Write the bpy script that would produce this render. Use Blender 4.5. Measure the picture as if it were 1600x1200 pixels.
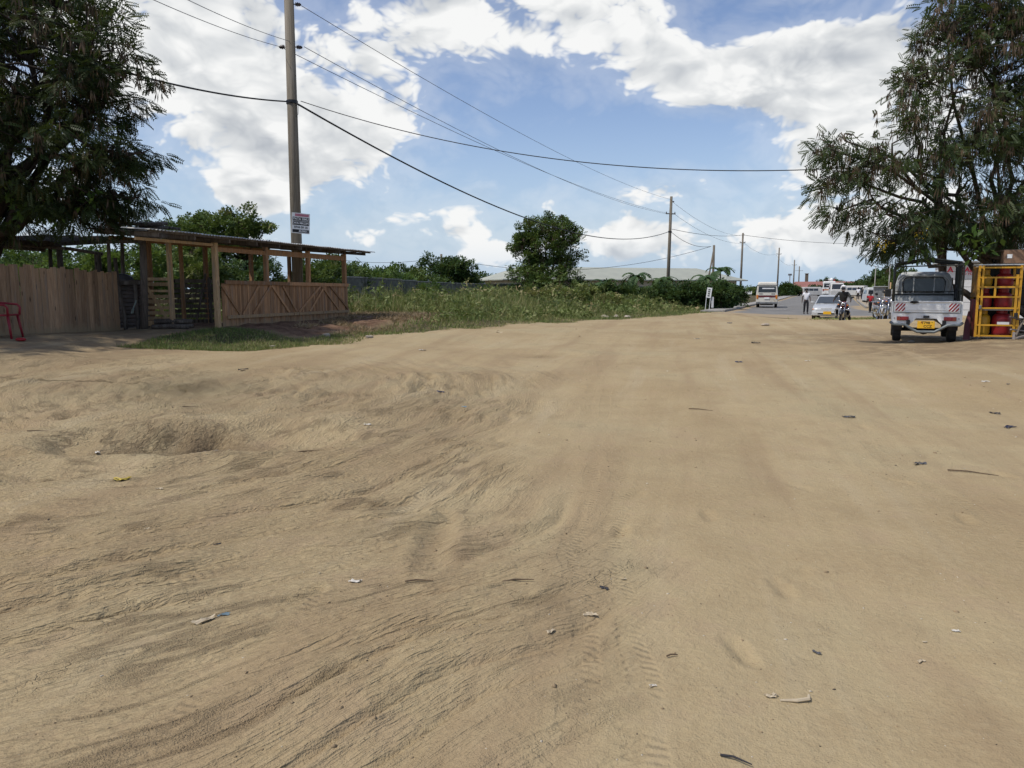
import bpy, bmesh, math, random
import numpy as np
from mathutils import Vector, Matrix

R = math.radians
random.seed(11)
RNG = np.random.default_rng(11)
for o in list(bpy.data.objects):
    bpy.data.objects.remove(o)
sc = bpy.context.scene
COL = sc.collection

# ------------------------------------------------------------------ camera
CAM_Z = 1.5
FPX = 1180.0                       # focal length for a 1600 px wide picture
PITCH = math.atan(148.0 / FPX)     # eye level is at row 452 of 1200
cam_d = bpy.data.cameras.new('camera')
cam = bpy.data.objects.new('camera', cam_d)
COL.objects.link(cam)
cam.location = (0, 0, CAM_Z)
cam.rotation_euler = (math.pi / 2 - PITCH, 0, 0)
cam_d.sensor_width = 36.0
cam_d.lens = 36.0 * FPX / 1600.0
cam_d.clip_start = 0.05
cam_d.clip_end = 8000
sc.camera = cam


def ray(px, py):
    u = (px - 800) / FPX
    v = (600 - py) / FPX
    c, s = math.cos(PITCH), math.sin(PITCH)
    return Vector((u, c + v * s, v * c - s))


def P(px, py, Y):
    """the world point that lies Y metres ahead and is seen at that spot"""
    d = ray(px, py)
    return Vector((0, 0, CAM_Z)) + d * (Y / d.y)


# ------------------------------------------------------------------ light
SUN_EL, SUN_AZ = R(58), R(-114)      # azimuth clockwise from straight ahead
SKY_S = 0.10
world = bpy.data.worlds.new('World')
sc.world = world
world.use_nodes = True
wn = world.node_tree
wn.nodes.clear()


class NT:
    """a small helper to write node trees as expressions"""
    def __init__(s, nt):
        s.nt = nt

    def n(s, kind, **kw):
        nd = s.nt.nodes.new(kind)
        for k, v in kw.items():
            setattr(nd, k, v)
        return nd

    def put(s, sock, val):
        if isinstance(val, bpy.types.NodeSocket):
            s.nt.links.new(val, sock)
        else:
            sock.default_value = val

    def m(s, op, a, b=None, c=None, clamp=False):
        nd = s.n('ShaderNodeMath', operation=op, use_clamp=clamp)
        for i, v in enumerate((a, b, c)):
            if v is not None:
                s.put(nd.inputs[i], v)
        return nd.outputs[0]

    def vm(s, op, a, b=None, scale=None):
        nd = s.n('ShaderNodeVectorMath', operation=op)
        s.put(nd.inputs[0], a)
        if b is not None:
            s.put(nd.inputs[1], b)
        if scale is not None:
            s.put(nd.inputs['Scale'], scale)
        return nd.outputs[0]

    def noise(s, vec, scale, detail=4, rough=0.5, dist=0.0, col=False, lac=2.0):
        nd = s.n('ShaderNodeTexNoise')
        if vec is not None:
            s.put(nd.inputs['Vector'], vec)
        s.put(nd.inputs['Scale'], scale)
        s.put(nd.inputs['Detail'], detail)
        s.put(nd.inputs['Roughness'], rough)
        s.put(nd.inputs['Lacunarity'], lac)
        s.put(nd.inputs['Distortion'], dist)
        return nd.outputs['Color' if col else 'Fac']

    def mr(s, val, a, b, c=0.0, d=1.0, smooth=True):
        nd = s.n('ShaderNodeMapRange')
        if smooth:
            nd.interpolation_type = 'SMOOTHSTEP'
        s.put(nd.inputs['Value'], val)
        for k, v in (('From Min', a), ('From Max', b), ('To Min', c), ('To Max', d)):
            s.put(nd.inputs[k], v)
        return nd.outputs['Result']

    def mix(s, f, a, b, mode='MIX'):
        nd = s.n('ShaderNodeMix', data_type='RGBA', blend_type=mode)
        s.put(nd.inputs['Factor'], f)
        for k, v in ((6, a), (7, b)):
            if not isinstance(v, bpy.types.NodeSocket):
                v = (*v[:3], 1.0)
            s.put(nd.inputs[k], v)
        return nd.outputs[2]

    def scale(s, vec, xyz):
        return s.vm('MULTIPLY', vec, xyz)

    def ramp(s, fac, stops):
        nd = s.n('ShaderNodeValToRGB')
        cr = nd.color_ramp
        while len(cr.elements) < len(stops):
            cr.elements.new(0.5)
        for e, (p, c) in zip(cr.elements, stops):
            e.position = p
            e.color = (*c[:3], 1.0)
        s.put(nd.inputs[0], fac)
        return nd.outputs[0]


def build_world():
    W = NT(wn)
    tc = W.n('ShaderNodeTexCoord')
    vec = W.vm('NORMALIZE', tc.outputs['Generated'])
    sep = W.n('ShaderNodeSeparateXYZ')
    W.put(sep.inputs[0], vec)
    x, y, z = sep.outputs
    sky = W.n('ShaderNodeTexSky', sky_type='NISHITA')
    sky.sun_disc = False
    sky.sun_elevation = SUN_EL
    sky.sun_rotation = SUN_AZ
    sky.altitude = 0.0
    sky.air_density = 1.0
    sky.dust_density = 0.7
    sky.ozone_density = 1.6
    az = W.m('ARCTAN2', x, y)
    el = W.m('ARCSINE', z)
    # cumulus banks: where they stand in the sky (seen at, half-size, weight)
    banks = [(330, 50, 230, 100, .42), (500, 190, 190, 105, .46), (420, 255, 130, 50, .26), (880, 25, 200, 70, .42), (700, 60, 110, 60, .24),
             (1215, 105, 150, 65, .50), (1060, 128, 75, 38, .50), (1360, 170, 90, 100, .32), (1245, 350, 100, 36, .40), (1330, 250, 110, 40, .34),
             (655, 358, 100, 32, .44), (400, 300, 55, 22, .42), (1010, 295, 75, 28, .40), (1000, 370, 110, 30, .42), (560, 372, 40, 18, .25),
             (755, 300, 34, 14, .30), (1145, 290, 50, 20, .26), (1550, 60, 160, 160, .34), (40, 120, 150, 160, .3),
             (1180, 400, 130, 26, .25), (800, 395, 60, 20, .28),
             (880, 190, 150, 55, -.34), (1080, 228, 80, 32, -.30), (700, 130, 60, 32, -.2), (300, 335, 50, 30, -.28),
             (1290, 12, 110, 22, -.40), (1125, 28, 55, 45, -.36), (640, 90, 60, 30, -.16), (560, 318, 60, 24, -.2), (900, 250, 150, 30, -.2), (640, 240, 60, 25, -.12), (520, 130, 40, 20, -.2), (290, 20, 30, 16, -.2)]
    B = 0.0
    for (px, py, rx, ry, w) in banks:
        d = ray(px, py)
        a0 = math.atan2(d.x, d.y)
        e0 = math.atan2(d.z, math.hypot(d.x, d.y))
        k = 1.0 / FPX
        qa = W.m('MULTIPLY_ADD', az, 1.0 / (rx * k), -a0 / (rx * k))
        qe = W.m('MULTIPLY_ADD', el, 1.0 / (ry * k), -e0 / (ry * k))
        q = W.m('MULTIPLY_ADD', qa, qa, W.m('MULTIPLY', qe, qe))
        B = W.m('MULTIPLY_ADD', W.m('POWER', 0.45, q), w, B)

    def octave(v, sc_, amp, acc):
        n = W.noise(v, sc_, 0, 0.5)
        return W.m('MULTIPLY_ADD', W.m('ABSOLUTE', W.m('SUBTRACT', n, 0.5)), amp, acc)

    def billow(v, fine=True):
        """cauliflower heaps: folded noise in four sizes on a slow swell"""
        f = W.noise(v, 5.2, 5 if fine else 3, 0.60)
        acc = W.m('MULTIPLY', W.m('SUBTRACT', f, 0.5), 1.75)
        acc = octave(v, 10.0, 0.62, acc)
        acc = octave(v, 22.0, 0.42, acc)
        if fine:
            acc = octave(v, 47.0, 0.30, acc)
            acc = octave(v, 95.0, 0.16, acc)
        return acc
    p = W.scale(vec, (1.0, 1.0, 1.6))
    wob = W.vm('SCALE', W.vm('SUBTRACT', W.noise(p, 9.0, 2, 0.5, col=True), (0.5, 0.5, 0.5)), scale=0.07)
    p = W.vm('ADD', p, wob)
    n1 = billow(p)
    n2 = billow(W.vm('ADD', p, (0.008, 0.012, 0.030)), False)
    D = W.m('SUBTRACT', W.m('ADD', n1, B), 0.405)
    alpha = W.mr(D, -0.01, 0.18)
    veil = W.m('MULTIPLY', W.mr(D, -0.45, 0.06), 0.20)
    alpha = W.m('MAXIMUM', alpha, veil)
    core = W.mr(D, 0.08, 0.55)
    lit = W.m('MULTIPLY_ADD', W.m('SUBTRACT', n1, n2), 1.6, 0.84)
    lit = W.m('MULTIPLY_ADD', core, -0.20, lit, clamp=True)
    ccol = W.ramp(lit, [(0.0, (0.36, 0.40, 0.45)), (0.40, (0.53, 0.56, 0.60)), (0.72, (0.73, 0.75, 0.765)), (1.0, (0.93, 0.935, 0.93))])
    ccol = W.vm('SCALE', ccol, scale=CLOUD_GAIN / SKY_S)
    skyc = W.vm('MULTIPLY', sky.outputs[0], SKY_TINT)
    haze = W.vm('SCALE', (0.44, 0.59, 0.77), scale=1.0 / SKY_S)
    skyc = W.mix(W.mr(el, -0.02, 0.24, 0.85, 0.0), skyc, haze)
    out = W.mix(alpha, skyc, ccol)
    out = W.mix(W.mr(el, -0.01, 0.07, 0.6, 0.0), out, haze)
    bg = W.n('ShaderNodeBackground')
    W.put(bg.inputs['Color'], out)
    bg.inputs['Strength'].default_value = SKY_S
    wo = W.n('ShaderNodeOutputWorld')
    wn.links.new(bg.outputs[0], wo.inputs['Surface'])
    world.cycles.sampling_method = 'NONE'


SKY_TINT = (1.32, 1.27, 1.36)
CLOUD_GAIN = 1.0
build_world()

sun_d = bpy.data.lights.new('sun', 'SUN')
sun_d.energy = 3.6
sun_d.angle = R(1.2)
sun_d.color = (1.0, 0.95, 0.87)
sun = bpy.data.objects.new('sun', sun_d)
COL.objects.link(sun)
sdir = Vector((math.cos(SUN_EL) * math.sin(SUN_AZ), math.cos(SUN_EL) * math.cos(SUN_AZ), math.sin(SUN_EL)))
sun.location = sdir * 60
sun.rotation_euler = (-sdir).to_track_quat('-Z', 'Y').to_euler()

sc.view_settings.view_transform = 'Standard'
sc.view_settings.look = 'None'
sc.view_settings.exposure = 0.0
sc.view_settings.gamma = 1.0
sc.view_settings.use_curve_mapping = False
sc.render.engine = 'CYCLES'
sc.cycles.use_denoising = True
sc.cycles.use_adaptive_sampling = True
sc.cycles.adaptive_threshold = 0.025
sc.cycles.max_bounces = 5
sc.cycles.diffuse_bounces = 2
sc.cycles.glossy_bounces = 2
sc.cycles.transparent_max_bounces = 6


# ------------------------------------------------------------------ helpers
def tag(o, label=None, cat=None, group=None, kind=None):
    if label:
        o['label'] = label
    if cat:
        o['category'] = cat
    if group:
        o['group'] = group
    if kind:
        o['kind'] = kind
    return o


def empty(name, loc=(0, 0, 0), rz=0.0, label=None, cat=None, group=None):
    o = bpy.data.objects.new(name, None)
    COL.objects.link(o)
    o.empty_display_size = 0.2
    o.location = loc
    o.rotation_euler = (0, 0, rz)
    return tag(o, label, cat, group)


def rotm(rx=0, ry=0, rz=0):
    return Matrix.Rotation(rz, 3, 'Z') @ Matrix.Rotation(ry, 3, 'Y') @ Matrix.Rotation(rx, 3, 'X')


class MB:
    def __init__(s):
        s.v, s.f = [], []

    def add(s, vs, fs):
        b = len(s.v)
        s.v += [tuple(v) for v in vs]
        s.f += [tuple(i + b for i in f) for f in fs]
        return s

    def box(s, c, d, rot=None, taper=1.0):
        hx, hy, hz = d[0] / 2, d[1] / 2, d[2] / 2
        vs = []
        for z in (-hz, hz):
            t = taper if z > 0 else 1.0
            for (x, y) in ((-hx, -hy), (hx, -hy), (hx, hy), (-hx, hy)):
                p = Vector((x * t, y * t, z))
                if rot is not None:
                    p = rot @ p
                vs.append(p + Vector(c))
        return s.add(vs, [(3, 2, 1, 0), (4, 5, 6, 7), (0, 1, 5, 4), (1, 2, 6, 5), (2, 3, 7, 6), (3, 0, 4, 7)])

    def bar(s, a, b, w, t, up=(0, 0, 1)):
        """a sawn bar from a to b, w wide (across up), t thick (along up)"""
        a, b = Vector(a), Vector(b)
        d = (b - a).normalized()
        u = Vector(up)
        sd = d.cross(u)
        if sd.length < 1e-4:
            sd = d.cross(Vector((0, 1, 0)))
        sd.normalize()
        u = sd.cross(d).normalized()
        vs = []
        for p in (a, b):
            for (i, j) in ((-1, -1), (1, -1), (1, 1), (-1, 1)):
                vs.append(p + sd * (w / 2 * i) + u * (t / 2 * j))
        return s.add(vs, [(3, 2, 1, 0), (4, 5, 6, 7), (0, 1, 5, 4), (1, 2, 6, 5), (2, 3, 7, 6), (3, 0, 4, 7)])

    def tube(s, pts, r, n=8, r1=None, caps=True):
        pts = [Vector(p) for p in pts]
        m = len(pts)
        rs = r if isinstance(r, (list, tuple)) else [r + ((r1 if r1 is not None else r) - r) * i / max(1, m - 1) for i in range(m)]
        base = len(s.v)
        prev = None
        for i, p in enumerate(pts):
            d = (pts[min(i + 1, m - 1)] - pts[max(i - 1, 0)])
            if d.length < 1e-9:
                d = Vector((0, 0, 1))
            d.normalize()
            if prev is None:
                a = d.cross(Vector((0, 0, 1)))
                if a.length < 1e-3:
                    a = d.cross(Vector((0, 1, 0)))
            else:
                a = prev - d * prev.dot(d)
            a.normalize()
            prev = a
            b = d.cross(a)
            for k in range(n):
                t = 2 * math.pi * k / n
                s.v.append(tuple(p + a * (math.cos(t) * rs[i]) + b * (math.sin(t) * rs[i])))
        for i in range(m - 1):
            for k in range(n):
                k2 = (k + 1) % n
                s.f.append((base + i * n + k, base + i * n + k2, base + (i + 1) * n + k2, base + (i + 1) * n + k))
        if caps:
            s.f.append(tuple(base + k for k in reversed(range(n))))
            s.f.append(tuple(base + (m - 1) * n + k for k in range(n)))
        return s

    def lathe(s, prof, n=20, c=(0, 0, 0), axis='Z'):
        """prof: (radius, height) pairs"""
        base = len(s.v)
        m = len(prof)
        for (r, h) in prof:
            for k in range(n):
                t = 2 * math.pi * k / n
                p = (math.cos(t) * r, math.sin(t) * r, h)
                if axis == 'X':
                    p = (h, math.cos(t) * r, math.sin(t) * r)
                elif axis == 'Y':
                    p = (math.cos(t) * r, h, math.sin(t) * r)
                s.v.append((p[0] + c[0], p[1] + c[1], p[2] + c[2]))
        for i in range(m - 1):
            for k in range(n):
                k2 = (k + 1) % n
                s.f.append((base + i * n + k, base + i * n + k2, base + (i + 1) * n + k2, base + (i + 1) * n + k))
        if prof[0][0] > 1e-4:
            s.f.append(tuple(base + k for k in reversed(range(n))))
        if prof[-1][0] > 1e-4:
            s.f.append(tuple(base + (m - 1) * n + k for k in range(n)))
        return s

    def loft(s, loops, caps=True):
        base = len(s.v)
        n = len(loops[0])
        for lp in loops:
            s.v += [tuple(p) for p in lp]
        for i in range(len(loops) - 1):
            for k in range(n):
                k2 = (k + 1) % n
                s.f.append((base + i * n + k, base + i * n + k2, base + (i + 1) * n + k2, base + (i + 1) * n + k))
        if caps:
            s.f.append(tuple(base + k for k in reversed(range(n))))
            s.f.append(tuple(base + (len(loops) - 1) * n + k for k in range(n)))
        return s

    def panel(s, corners, t=0.012, lift=0.004):
        """a thin slab lying on the polygon corners, raised along its normal"""
        c = [Vector(p) for p in corners]
        nrm = (c[1] - c[0]).cross(c[2] - c[0]).normalized()
        n = len(c)
        vs = [p + nrm * (lift - t) for p in c] + [p + nrm * lift for p in c]
        fs = [tuple(reversed(range(n))), tuple(range(n, 2 * n))]
        for k in range(n):
            k2 = (k + 1) % n
            fs.append((k, k2, n + k2, n + k))
        return s.add(vs, fs)

    def ball(s, c, r, n=10, m=6):
        r = r if isinstance(r, (tuple, list)) else (r, r, r)
        base = len(s.v)
        for i in range(m + 1):
            ph = math.pi * i / m
            for k in range(n):
                t = 2 * math.pi * k / n
                s.v.append((c[0] + r[0] * math.sin(ph) * math.cos(t), c[1] + r[1] * math.sin(ph) * math.sin(t), c[2] - r[2] * math.cos(ph)))
        for i in range(m):
            for k in range(n):
                k2 = (k + 1) % n
                s.f.append((base + i * n + k, base + i * n + k2, base + (i + 1) * n + k2, base + (i + 1) * n + k))
        return s

    def mesh(s, name):
        me = bpy.data.meshes.new(name)
        me.from_pydata(s.v, [], s.f)
        me.validate(clean_customdata=False)
        me.update()
        return me

    def build(s, name, mat, parent=None, smooth=False, bevel=0.0, label=None, sub=0):
        me = s.mesh(name)
        if mat is not None:
            me.materials.append(mat)
        if smooth:
            me.polygons.foreach_set('use_smooth', [True] * len(me.polygons))
        o = bpy.data.objects.new(name, me)
        COL.objects.link(o)
        o.parent = parent
        if bevel:
            b = o.modifiers.new('bevel', 'BEVEL')
            b.width = bevel
            b.segments = 2
            b.limit_method = 'ANGLE'
            b.angle_limit = R(40)
        if sub:
            b = o.modifiers.new('subdivision', 'SUBSURF')
            b.levels = b.render_levels = sub
        if label:
            o['label'] = label
        return o


def copy_tree(o, parent=None):
    c = o.copy()
    COL.objects.link(c)
    c.parent = parent
    for ch in o.children:
        copy_tree(ch, c)
    return c


def np_mesh(name, V, Fq, mat, parent=None, tint=None, smooth=False, attrs=None, tri=False):
    """a mesh from arrays: V (n,3), Fq (m,4) or (m,3); tint per vertex"""
    me = bpy.data.meshes.new(name)
    k = Fq.shape[1]
    me.vertices.add(len(V))
    me.vertices.foreach_set('co', np.ascontiguousarray(V, dtype=np.float32).ravel())
    me.loops.add(Fq.size)
    me.loops.foreach_set('vertex_index', np.ascontiguousarray(Fq, dtype=np.int32).ravel())
    me.polygons.add(len(Fq))
    me.polygons.foreach_set('loop_start', np.arange(0, Fq.size, k, dtype=np.int32))
    if smooth:
        me.polygons.foreach_set('use_smooth', np.ones(len(Fq), dtype=bool))
    me.update(calc_edges=True)
    al = dict(attrs or {})
    if tint is not None:
        al['tint'] = tint
    for an, arr in al.items():
        arr = np.asarray(arr, dtype=np.float32)
        if arr.ndim == 1:
            at = me.attributes.new(an, 'FLOAT', 'POINT')
            at.data.foreach_set('value', arr)
        else:
            at = me.attributes.new(an, 'FLOAT_VECTOR', 'POINT')
            at.data.foreach_set('vector', arr.ravel())
    me.materials.append(mat)
    o = bpy.data.objects.new(name, me)
    COL.objects.link(o)
    o.parent = parent
    return o


def instance_arrays(tv, tf, pos, ax, up, scl):
    """copies of the template (tv, tf) with its X along ax and Z near up"""
    ax = ax / np.maximum(np.linalg.norm(ax, axis=1, keepdims=True), 1e-6)
    yy = np.cross(up, ax)
    yy /= np.maximum(np.linalg.norm(yy, axis=1, keepdims=True), 1e-6)
    zz = np.cross(ax, yy)
    scl = np.asarray(scl).reshape(-1, 1, 1)
    V = (tv[None, :, 0:1] * ax[:, None, :] + tv[None, :, 1:2] * yy[:, None, :] + tv[None, :, 2:3] * zz[:, None, :]) * scl + pos[:, None, :]
    n, k = len(pos), len(tv)
    Fa = tf[None] + (np.arange(n) * k)[:, None, None]
    return V.reshape(-1, 3), Fa.reshape(-1, tf.shape[1])


_perm = np.random.default_rng(3).permutation(512)
_perm = np.concatenate([_perm, _perm, _perm])
_ga = np.random.default_rng(4).uniform(0, 2 * np.pi, 512)


def gn(x, y, seed=0):
    """gradient noise, about -0.7..0.7"""
    x = np.asarray(x, dtype=np.float64) + seed * 17.31
    y = np.asarray(y, dtype=np.float64) + seed * 5.77
    xi, yi = np.floor(x).astype(np.int64), np.floor(y).astype(np.int64)
    xf, yf = x - xi, y - yi
    u = xf * xf * xf * (xf * (xf * 6 - 15) + 10)
    v = yf * yf * yf * (yf * (yf * 6 - 15) + 10)

    def g(i, j, dx, dy):
        a = _ga[_perm[(_perm[i & 511] + j) & 511]]
        return np.cos(a) * dx + np.sin(a) * dy
    a = g(xi, yi, xf, yf)
    b = g(xi + 1, yi, xf - 1, yf)
    c = g(xi, yi + 1, xf, yf - 1)
    d = g(xi + 1, yi + 1, xf - 1, yf - 1)
    return (a + (b - a) * u) * (1 - v) + (c + (d - c) * u) * v


def sst(a, b, x):
    t = np.clip((x - a) / (b - a), 0, 1)
    return t * t * (3 - 2 * t)


# ------------------------------------------------------------------ materials
MATS = {}


def mat_new(name):
    m = bpy.data.materials.new(name)
    m.use_nodes = True
    nt = m.node_tree
    bsdf = nt.nodes['Principled BSDF']
    MATS[name] = m
    return m, NT(nt), bsdf


def sp(bsdf, v):
    bsdf.inputs['Specular IOR Level'].default_value = v


def plain(name, col, rough=0.6, metal=0.0, var=0.15, scale=8.0, bump=0.0, spec=0.4, dirt=None, dirt_amt=0.0, coat=0.0, rnd=0.0, stretch=(1, 1, 1)):
    """one base colour with uneven tone, optional dust patches and fine relief"""
    m, N, b = mat_new(name)
    tc = N.n('ShaderNodeTexCoord')
    co = N.scale(tc.outputs['Object'], stretch)
    n = N.noise(co, scale, 5, 0.6)
    lo = tuple(c * (1 - var) for c in col)
    hi = tuple(min(1, c * (1 + var)) for c in col)
    c = N.mix(N.mr(n, 0.3, 0.7), lo, hi)
    if rnd:
        oi = N.n('ShaderNodeObjectInfo')
        k = N.mr(oi.outputs['Random'], 0, 1, 1 - rnd, 1 + rnd, smooth=False)
        c = N.vm('SCALE', c, scale=k)
    if dirt is not None:
        d = N.mr(N.noise(tc.outputs['Object'], scale * 0.6, 6, 0.65, 0.4), 0.62 - dirt_amt * 0.4, 0.75)
        c = N.mix(N.m('MULTIPLY', d, 0.85), c, dirt)
    N.put(b.inputs['Base Color'], c)
    N.put(b.inputs['Roughness'], N.mr(n, 0.2, 0.8, max(0.03, rough - 0.1), min(1, rough + 0.1)))
    b.inputs['Metallic'].default_value = metal
    if coat:
        b.inputs['Coat Weight'].default_value = coat
    sp(b, spec)
    if bump:
        bp = N.n('ShaderNodeBump')
        bp.inputs['Strength'].default_value = 0.6
        bp.inputs['Distance'].default_value = bump
        N.put(bp.inputs['Height'], N.noise(co, scale * 3, 6, 0.65))
        N.put(b.inputs['Normal'], bp.outputs[0])
    return m


def wood(name, col, dark, grain=(40, 40, 3), rough=0.85, rnd=0.25, knots=True, splash=False):
    m, N, b = mat_new(name)
    tc = N.n('ShaderNodeTexCoord')
    oi = N.n('ShaderNodeObjectInfo')
    off = N.vm('SCALE', (7.3, 3.1, 9.7), scale=oi.outputs['Random'])
    co = N.vm('ADD', tc.outputs['Object'], off)
    g = N.noise(N.scale(co, grain), 1.0, 6, 0.65, 0.6)
    st = N.noise(co, 2.3, 4, 0.6)
    c = N.mix(N.mr(g, 0.35, 0.68), dark, col)
    c = N.mix(N.mr(st, 0.45, 0.72), c, tuple(v * 0.72 for v in col))
    if knots:
        vo = N.n('ShaderNodeTexVoronoi')
        N.put(vo.inputs['Vector'], N.scale(co, (7, 7, 2.2)))
        vo.inputs['Scale'].default_value = 1.0
        kn = N.mr(vo.outputs['Distance'], 0.07, 0.16, 1.0, 0.0)
        c = N.mix(kn, c, tuple(v * 0.4 for v in dark))
    k = N.mr(oi.outputs['Random'], 0, 1, 1 - rnd, 1 + rnd, smooth=False)
    c = N.vm('SCALE', c, scale=k)
    # grey weathering in streaks, and dust splashed up from the ground
    gr = N.noise(N.scale(co, (9, 9, 0.8)), 1.0, 4, 0.6)
    c = N.mix(N.m('MULTIPLY', N.mr(gr, 0.50, 0.68), 0.5), c, (0.22, 0.195, 0.165))
    if splash:
        sz = N.n('ShaderNodeSeparateXYZ')
        N.put(sz.inputs[0], tc.outputs['Object'])
        hz = N.m('MULTIPLY_ADD', N.m('SUBTRACT', N.noise(co, 6.0, 4, 0.6), 0.5), -0.5, sz.outputs[2])
        c = N.mix(N.mr(hz, 0.02, 0.22, 0.75, 0.0), c, (0.30, 0.225, 0.135))
    N.put(b.inputs['Base Color'], c)
    b.inputs['Roughness'].default_value = rough
    sp(b, 0.2)
    bp = N.n('ShaderNodeBump')
    bp.inputs['Strength'].default_value = 0.7
    bp.inputs['Distance'].default_value = 0.006
    N.put(bp.inputs['Height'], g)
    N.put(b.inputs['Normal'], bp.outputs[0])
    return m


def leafmat(name, cols, trans=0.25, rough=0.55):
    """leaf colours picked by the per-leaf attribute 'tint'"""
    m, N, b = mat_new(name)
    at = N.n('ShaderNodeAttribute')
    at.attribute_name = 'tint'
    stops = [(i / (len(cols) - 1), c) for i, c in enumerate(cols)]
    c = N.ramp(at.outputs['Fac'], stops)
    N.put(b.inputs['Base Color'], c)
    b.inputs['Roughness'].default_value = rough
    sp(b, 0.25)
    tr = N.n('ShaderNodeBsdfTranslucent')
    N.put(tr.inputs['Color'], N.mix(0.35, c, (0.20, 0.26, 0.03)))
    mx = N.n('ShaderNodeMixShader')
    mx.inputs[0].default_value = trans
    m.node_tree.links.new(b.outputs[0], mx.inputs[1])
    m.node_tree.links.new(tr.outputs[0], mx.inputs[2])
    m.node_tree.links.new(mx.outputs[0], m.node_tree.nodes['Material Output'].inputs['Surface'])
    return m


def glass(name, col=(0.02, 0.025, 0.03)):
    m, N, b = mat_new(name)
    b.inputs['Base Color'].default_value = (*col, 1)
    b.inputs['Roughness'].default_value = 0.08
    sp(b, 0.6)
    return m


def bark(name, col):
    m, N, b = mat_new(name)
    tc = N.n('ShaderNodeTexCoord')
    n = N.noise(N.scale(tc.outputs['Object'], (9, 9, 2)), 1.5, 6, 0.65, 0.5)
    N.put(b.inputs['Base Color'], N.mix(N.mr(n, 0.3, 0.7), tuple(c * 0.5 for c in col), col))
    b.inputs['Roughness'].default_value = 0.95
    sp(b, 0.1)
    bp = N.n('ShaderNodeBump')
    bp.inputs['Distance'].default_value = 0.02
    N.put(bp.inputs['Height'], n)
    N.put(b.inputs['Normal'], bp.outputs[0])
    return m


def text_mesh(name, s, size, mat, parent, M4, ext=0.002, align='CENTER', bold=0.0):
    cu = bpy.data.curves.new(name, 'FONT')
    cu.body = s
    cu.size = size
    cu.extrude = ext
    cu.offset = bold
    cu.resolution_u = 3
    cu.align_x = align
    cu.align_y = 'CENTER'
    o = bpy.data.objects.new(name + '_curve', cu)
    COL.objects.link(o)
    dg = bpy.context.evaluated_depsgraph_get()
    me = bpy.data.meshes.new_from_object(o.evaluated_get(dg))
    bpy.data.objects.remove(o)
    bpy.data.curves.remove(cu)
    me.name = name
    me.materials.clear()
    me.materials.append(mat)
    t = bpy.data.objects.new(name, me)
    COL.objects.link(t)
    t.parent = parent
    t.matrix_local = M4
    return t


WOOD_NEW = wood('new brown timber', (0.43, 0.245, 0.125), (0.255, 0.130, 0.062), rnd=0.34, splash=True)
WOOD_PALE = wood('pale timber', (0.49, 0.335, 0.185), (0.32, 0.200, 0.102))
WOOD_FENCE = wood('weathered fence plank', (0.42, 0.275, 0.165), (0.27, 0.165, 0.096), rnd=0.3, splash=True)
WOOD_OLD = wood('old grey timber', (0.15, 0.122, 0.098), (0.07, 0.057, 0.047))
WOOD_POLE = wood('utility pole timber', (0.215, 0.185, 0.140), (0.125, 0.105, 0.078), grain=(22, 22, 0.6), knots=False, rnd=0.1)
ZINC = plain('zinc roofing', (0.52, 0.52, 0.5), 0.45, 0.6, 0.2, 3, dirt=(0.22, 0.12, 0.06), dirt_amt=0.2)
RUSTY = plain('rusty sheet', (0.085, 0.07, 0.06), 0.8, 0.1, 0.4, 4, dirt=(0.10, 0.05, 0.03), dirt_amt=0.4)
CERAMIC = plain('dark insulator', (0.05, 0.035, 0.03), 0.3)
CABLE = plain('black cable', (0.012, 0.012, 0.013), 0.6, var=0.05)
WIRE = plain('aluminium wire', (0.10, 0.10, 0.105), 0.5, 0.3, var=0.05)
CONC = plain('concrete', (0.30, 0.285, 0.26), 0.9, 0, 0.2, 3, bump=0.004, spec=0.2, dirt=(0.16, 0.14, 0.11), dirt_amt=0.3)
CONC_OLD = plain('stained concrete', (0.150, 0.145, 0.128), 0.95, 0, 0.35, 2.2, bump=0.006, spec=0.1, dirt=(0.035, 0.038, 0.033), dirt_amt=0.5)
WHITE_P = plain('white car paint', (0.74, 0.735, 0.70), 0.35, 0, 0.05, 2, spec=0.5, coat=0.3, dirt=(0.42, 0.36, 0.27), dirt_amt=0.22)
GREY_P = plain('grey primer', (0.47, 0.48, 0.47), 0.5, 0, 0.1, 3, dirt=(0.22, 0.2, 0.17), dirt_amt=0.2)
SILVER_P = plain('silver paint', (0.46, 0.47, 0.465), 0.35, 0.15, 0.05, 2, spec=0.5, coat=0.4, dirt=(0.3, 0.26, 0.2), dirt_amt=0.05)
RED_P = plain('red paint', (0.30, 0.012, 0.016), 0.4, 0, 0.1, 6)
MAROON_P = plain('maroon paint', (0.10, 0.016, 0.02), 0.55, 0, 0.2, 4, dirt=(0.09, 0.06, 0.045), dirt_amt=0.25)
YELLOW_P = plain('yellow paint', (0.52, 0.27, 0.018), 0.5, 0, 0.12, 5, dirt=(0.16, 0.08, 0.03), dirt_amt=0.22)
PLATE_Y = plain('yellow number plate', (0.72, 0.40, 0.02), 0.45, 0, 0.06, 9)
BLACK_M = plain('black metal', (0.016, 0.016, 0.017), 0.5, 0, 0.2, 8)
BLACK_R = plain('black rubber', (0.022, 0.021, 0.020), 0.85, 0, 0.25, 10, dirt=(0.11, 0.09, 0.065), dirt_amt=0.28)
INK = plain('black print', (0.012, 0.012, 0.012), 0.7, var=0.05)
WHITE_PL = plain('white plastic', (0.72, 0.72, 0.70), 0.45, 0, 0.06, 4)
CHROME = plain('chrome', (0.75, 0.75, 0.75), 0.15, 1.0, 0.05, 4)
STEEL = plain('grey steel', (0.22, 0.22, 0.215), 0.5, 0.6, 0.2, 6)
GLASS = glass('dark glass')
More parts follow.
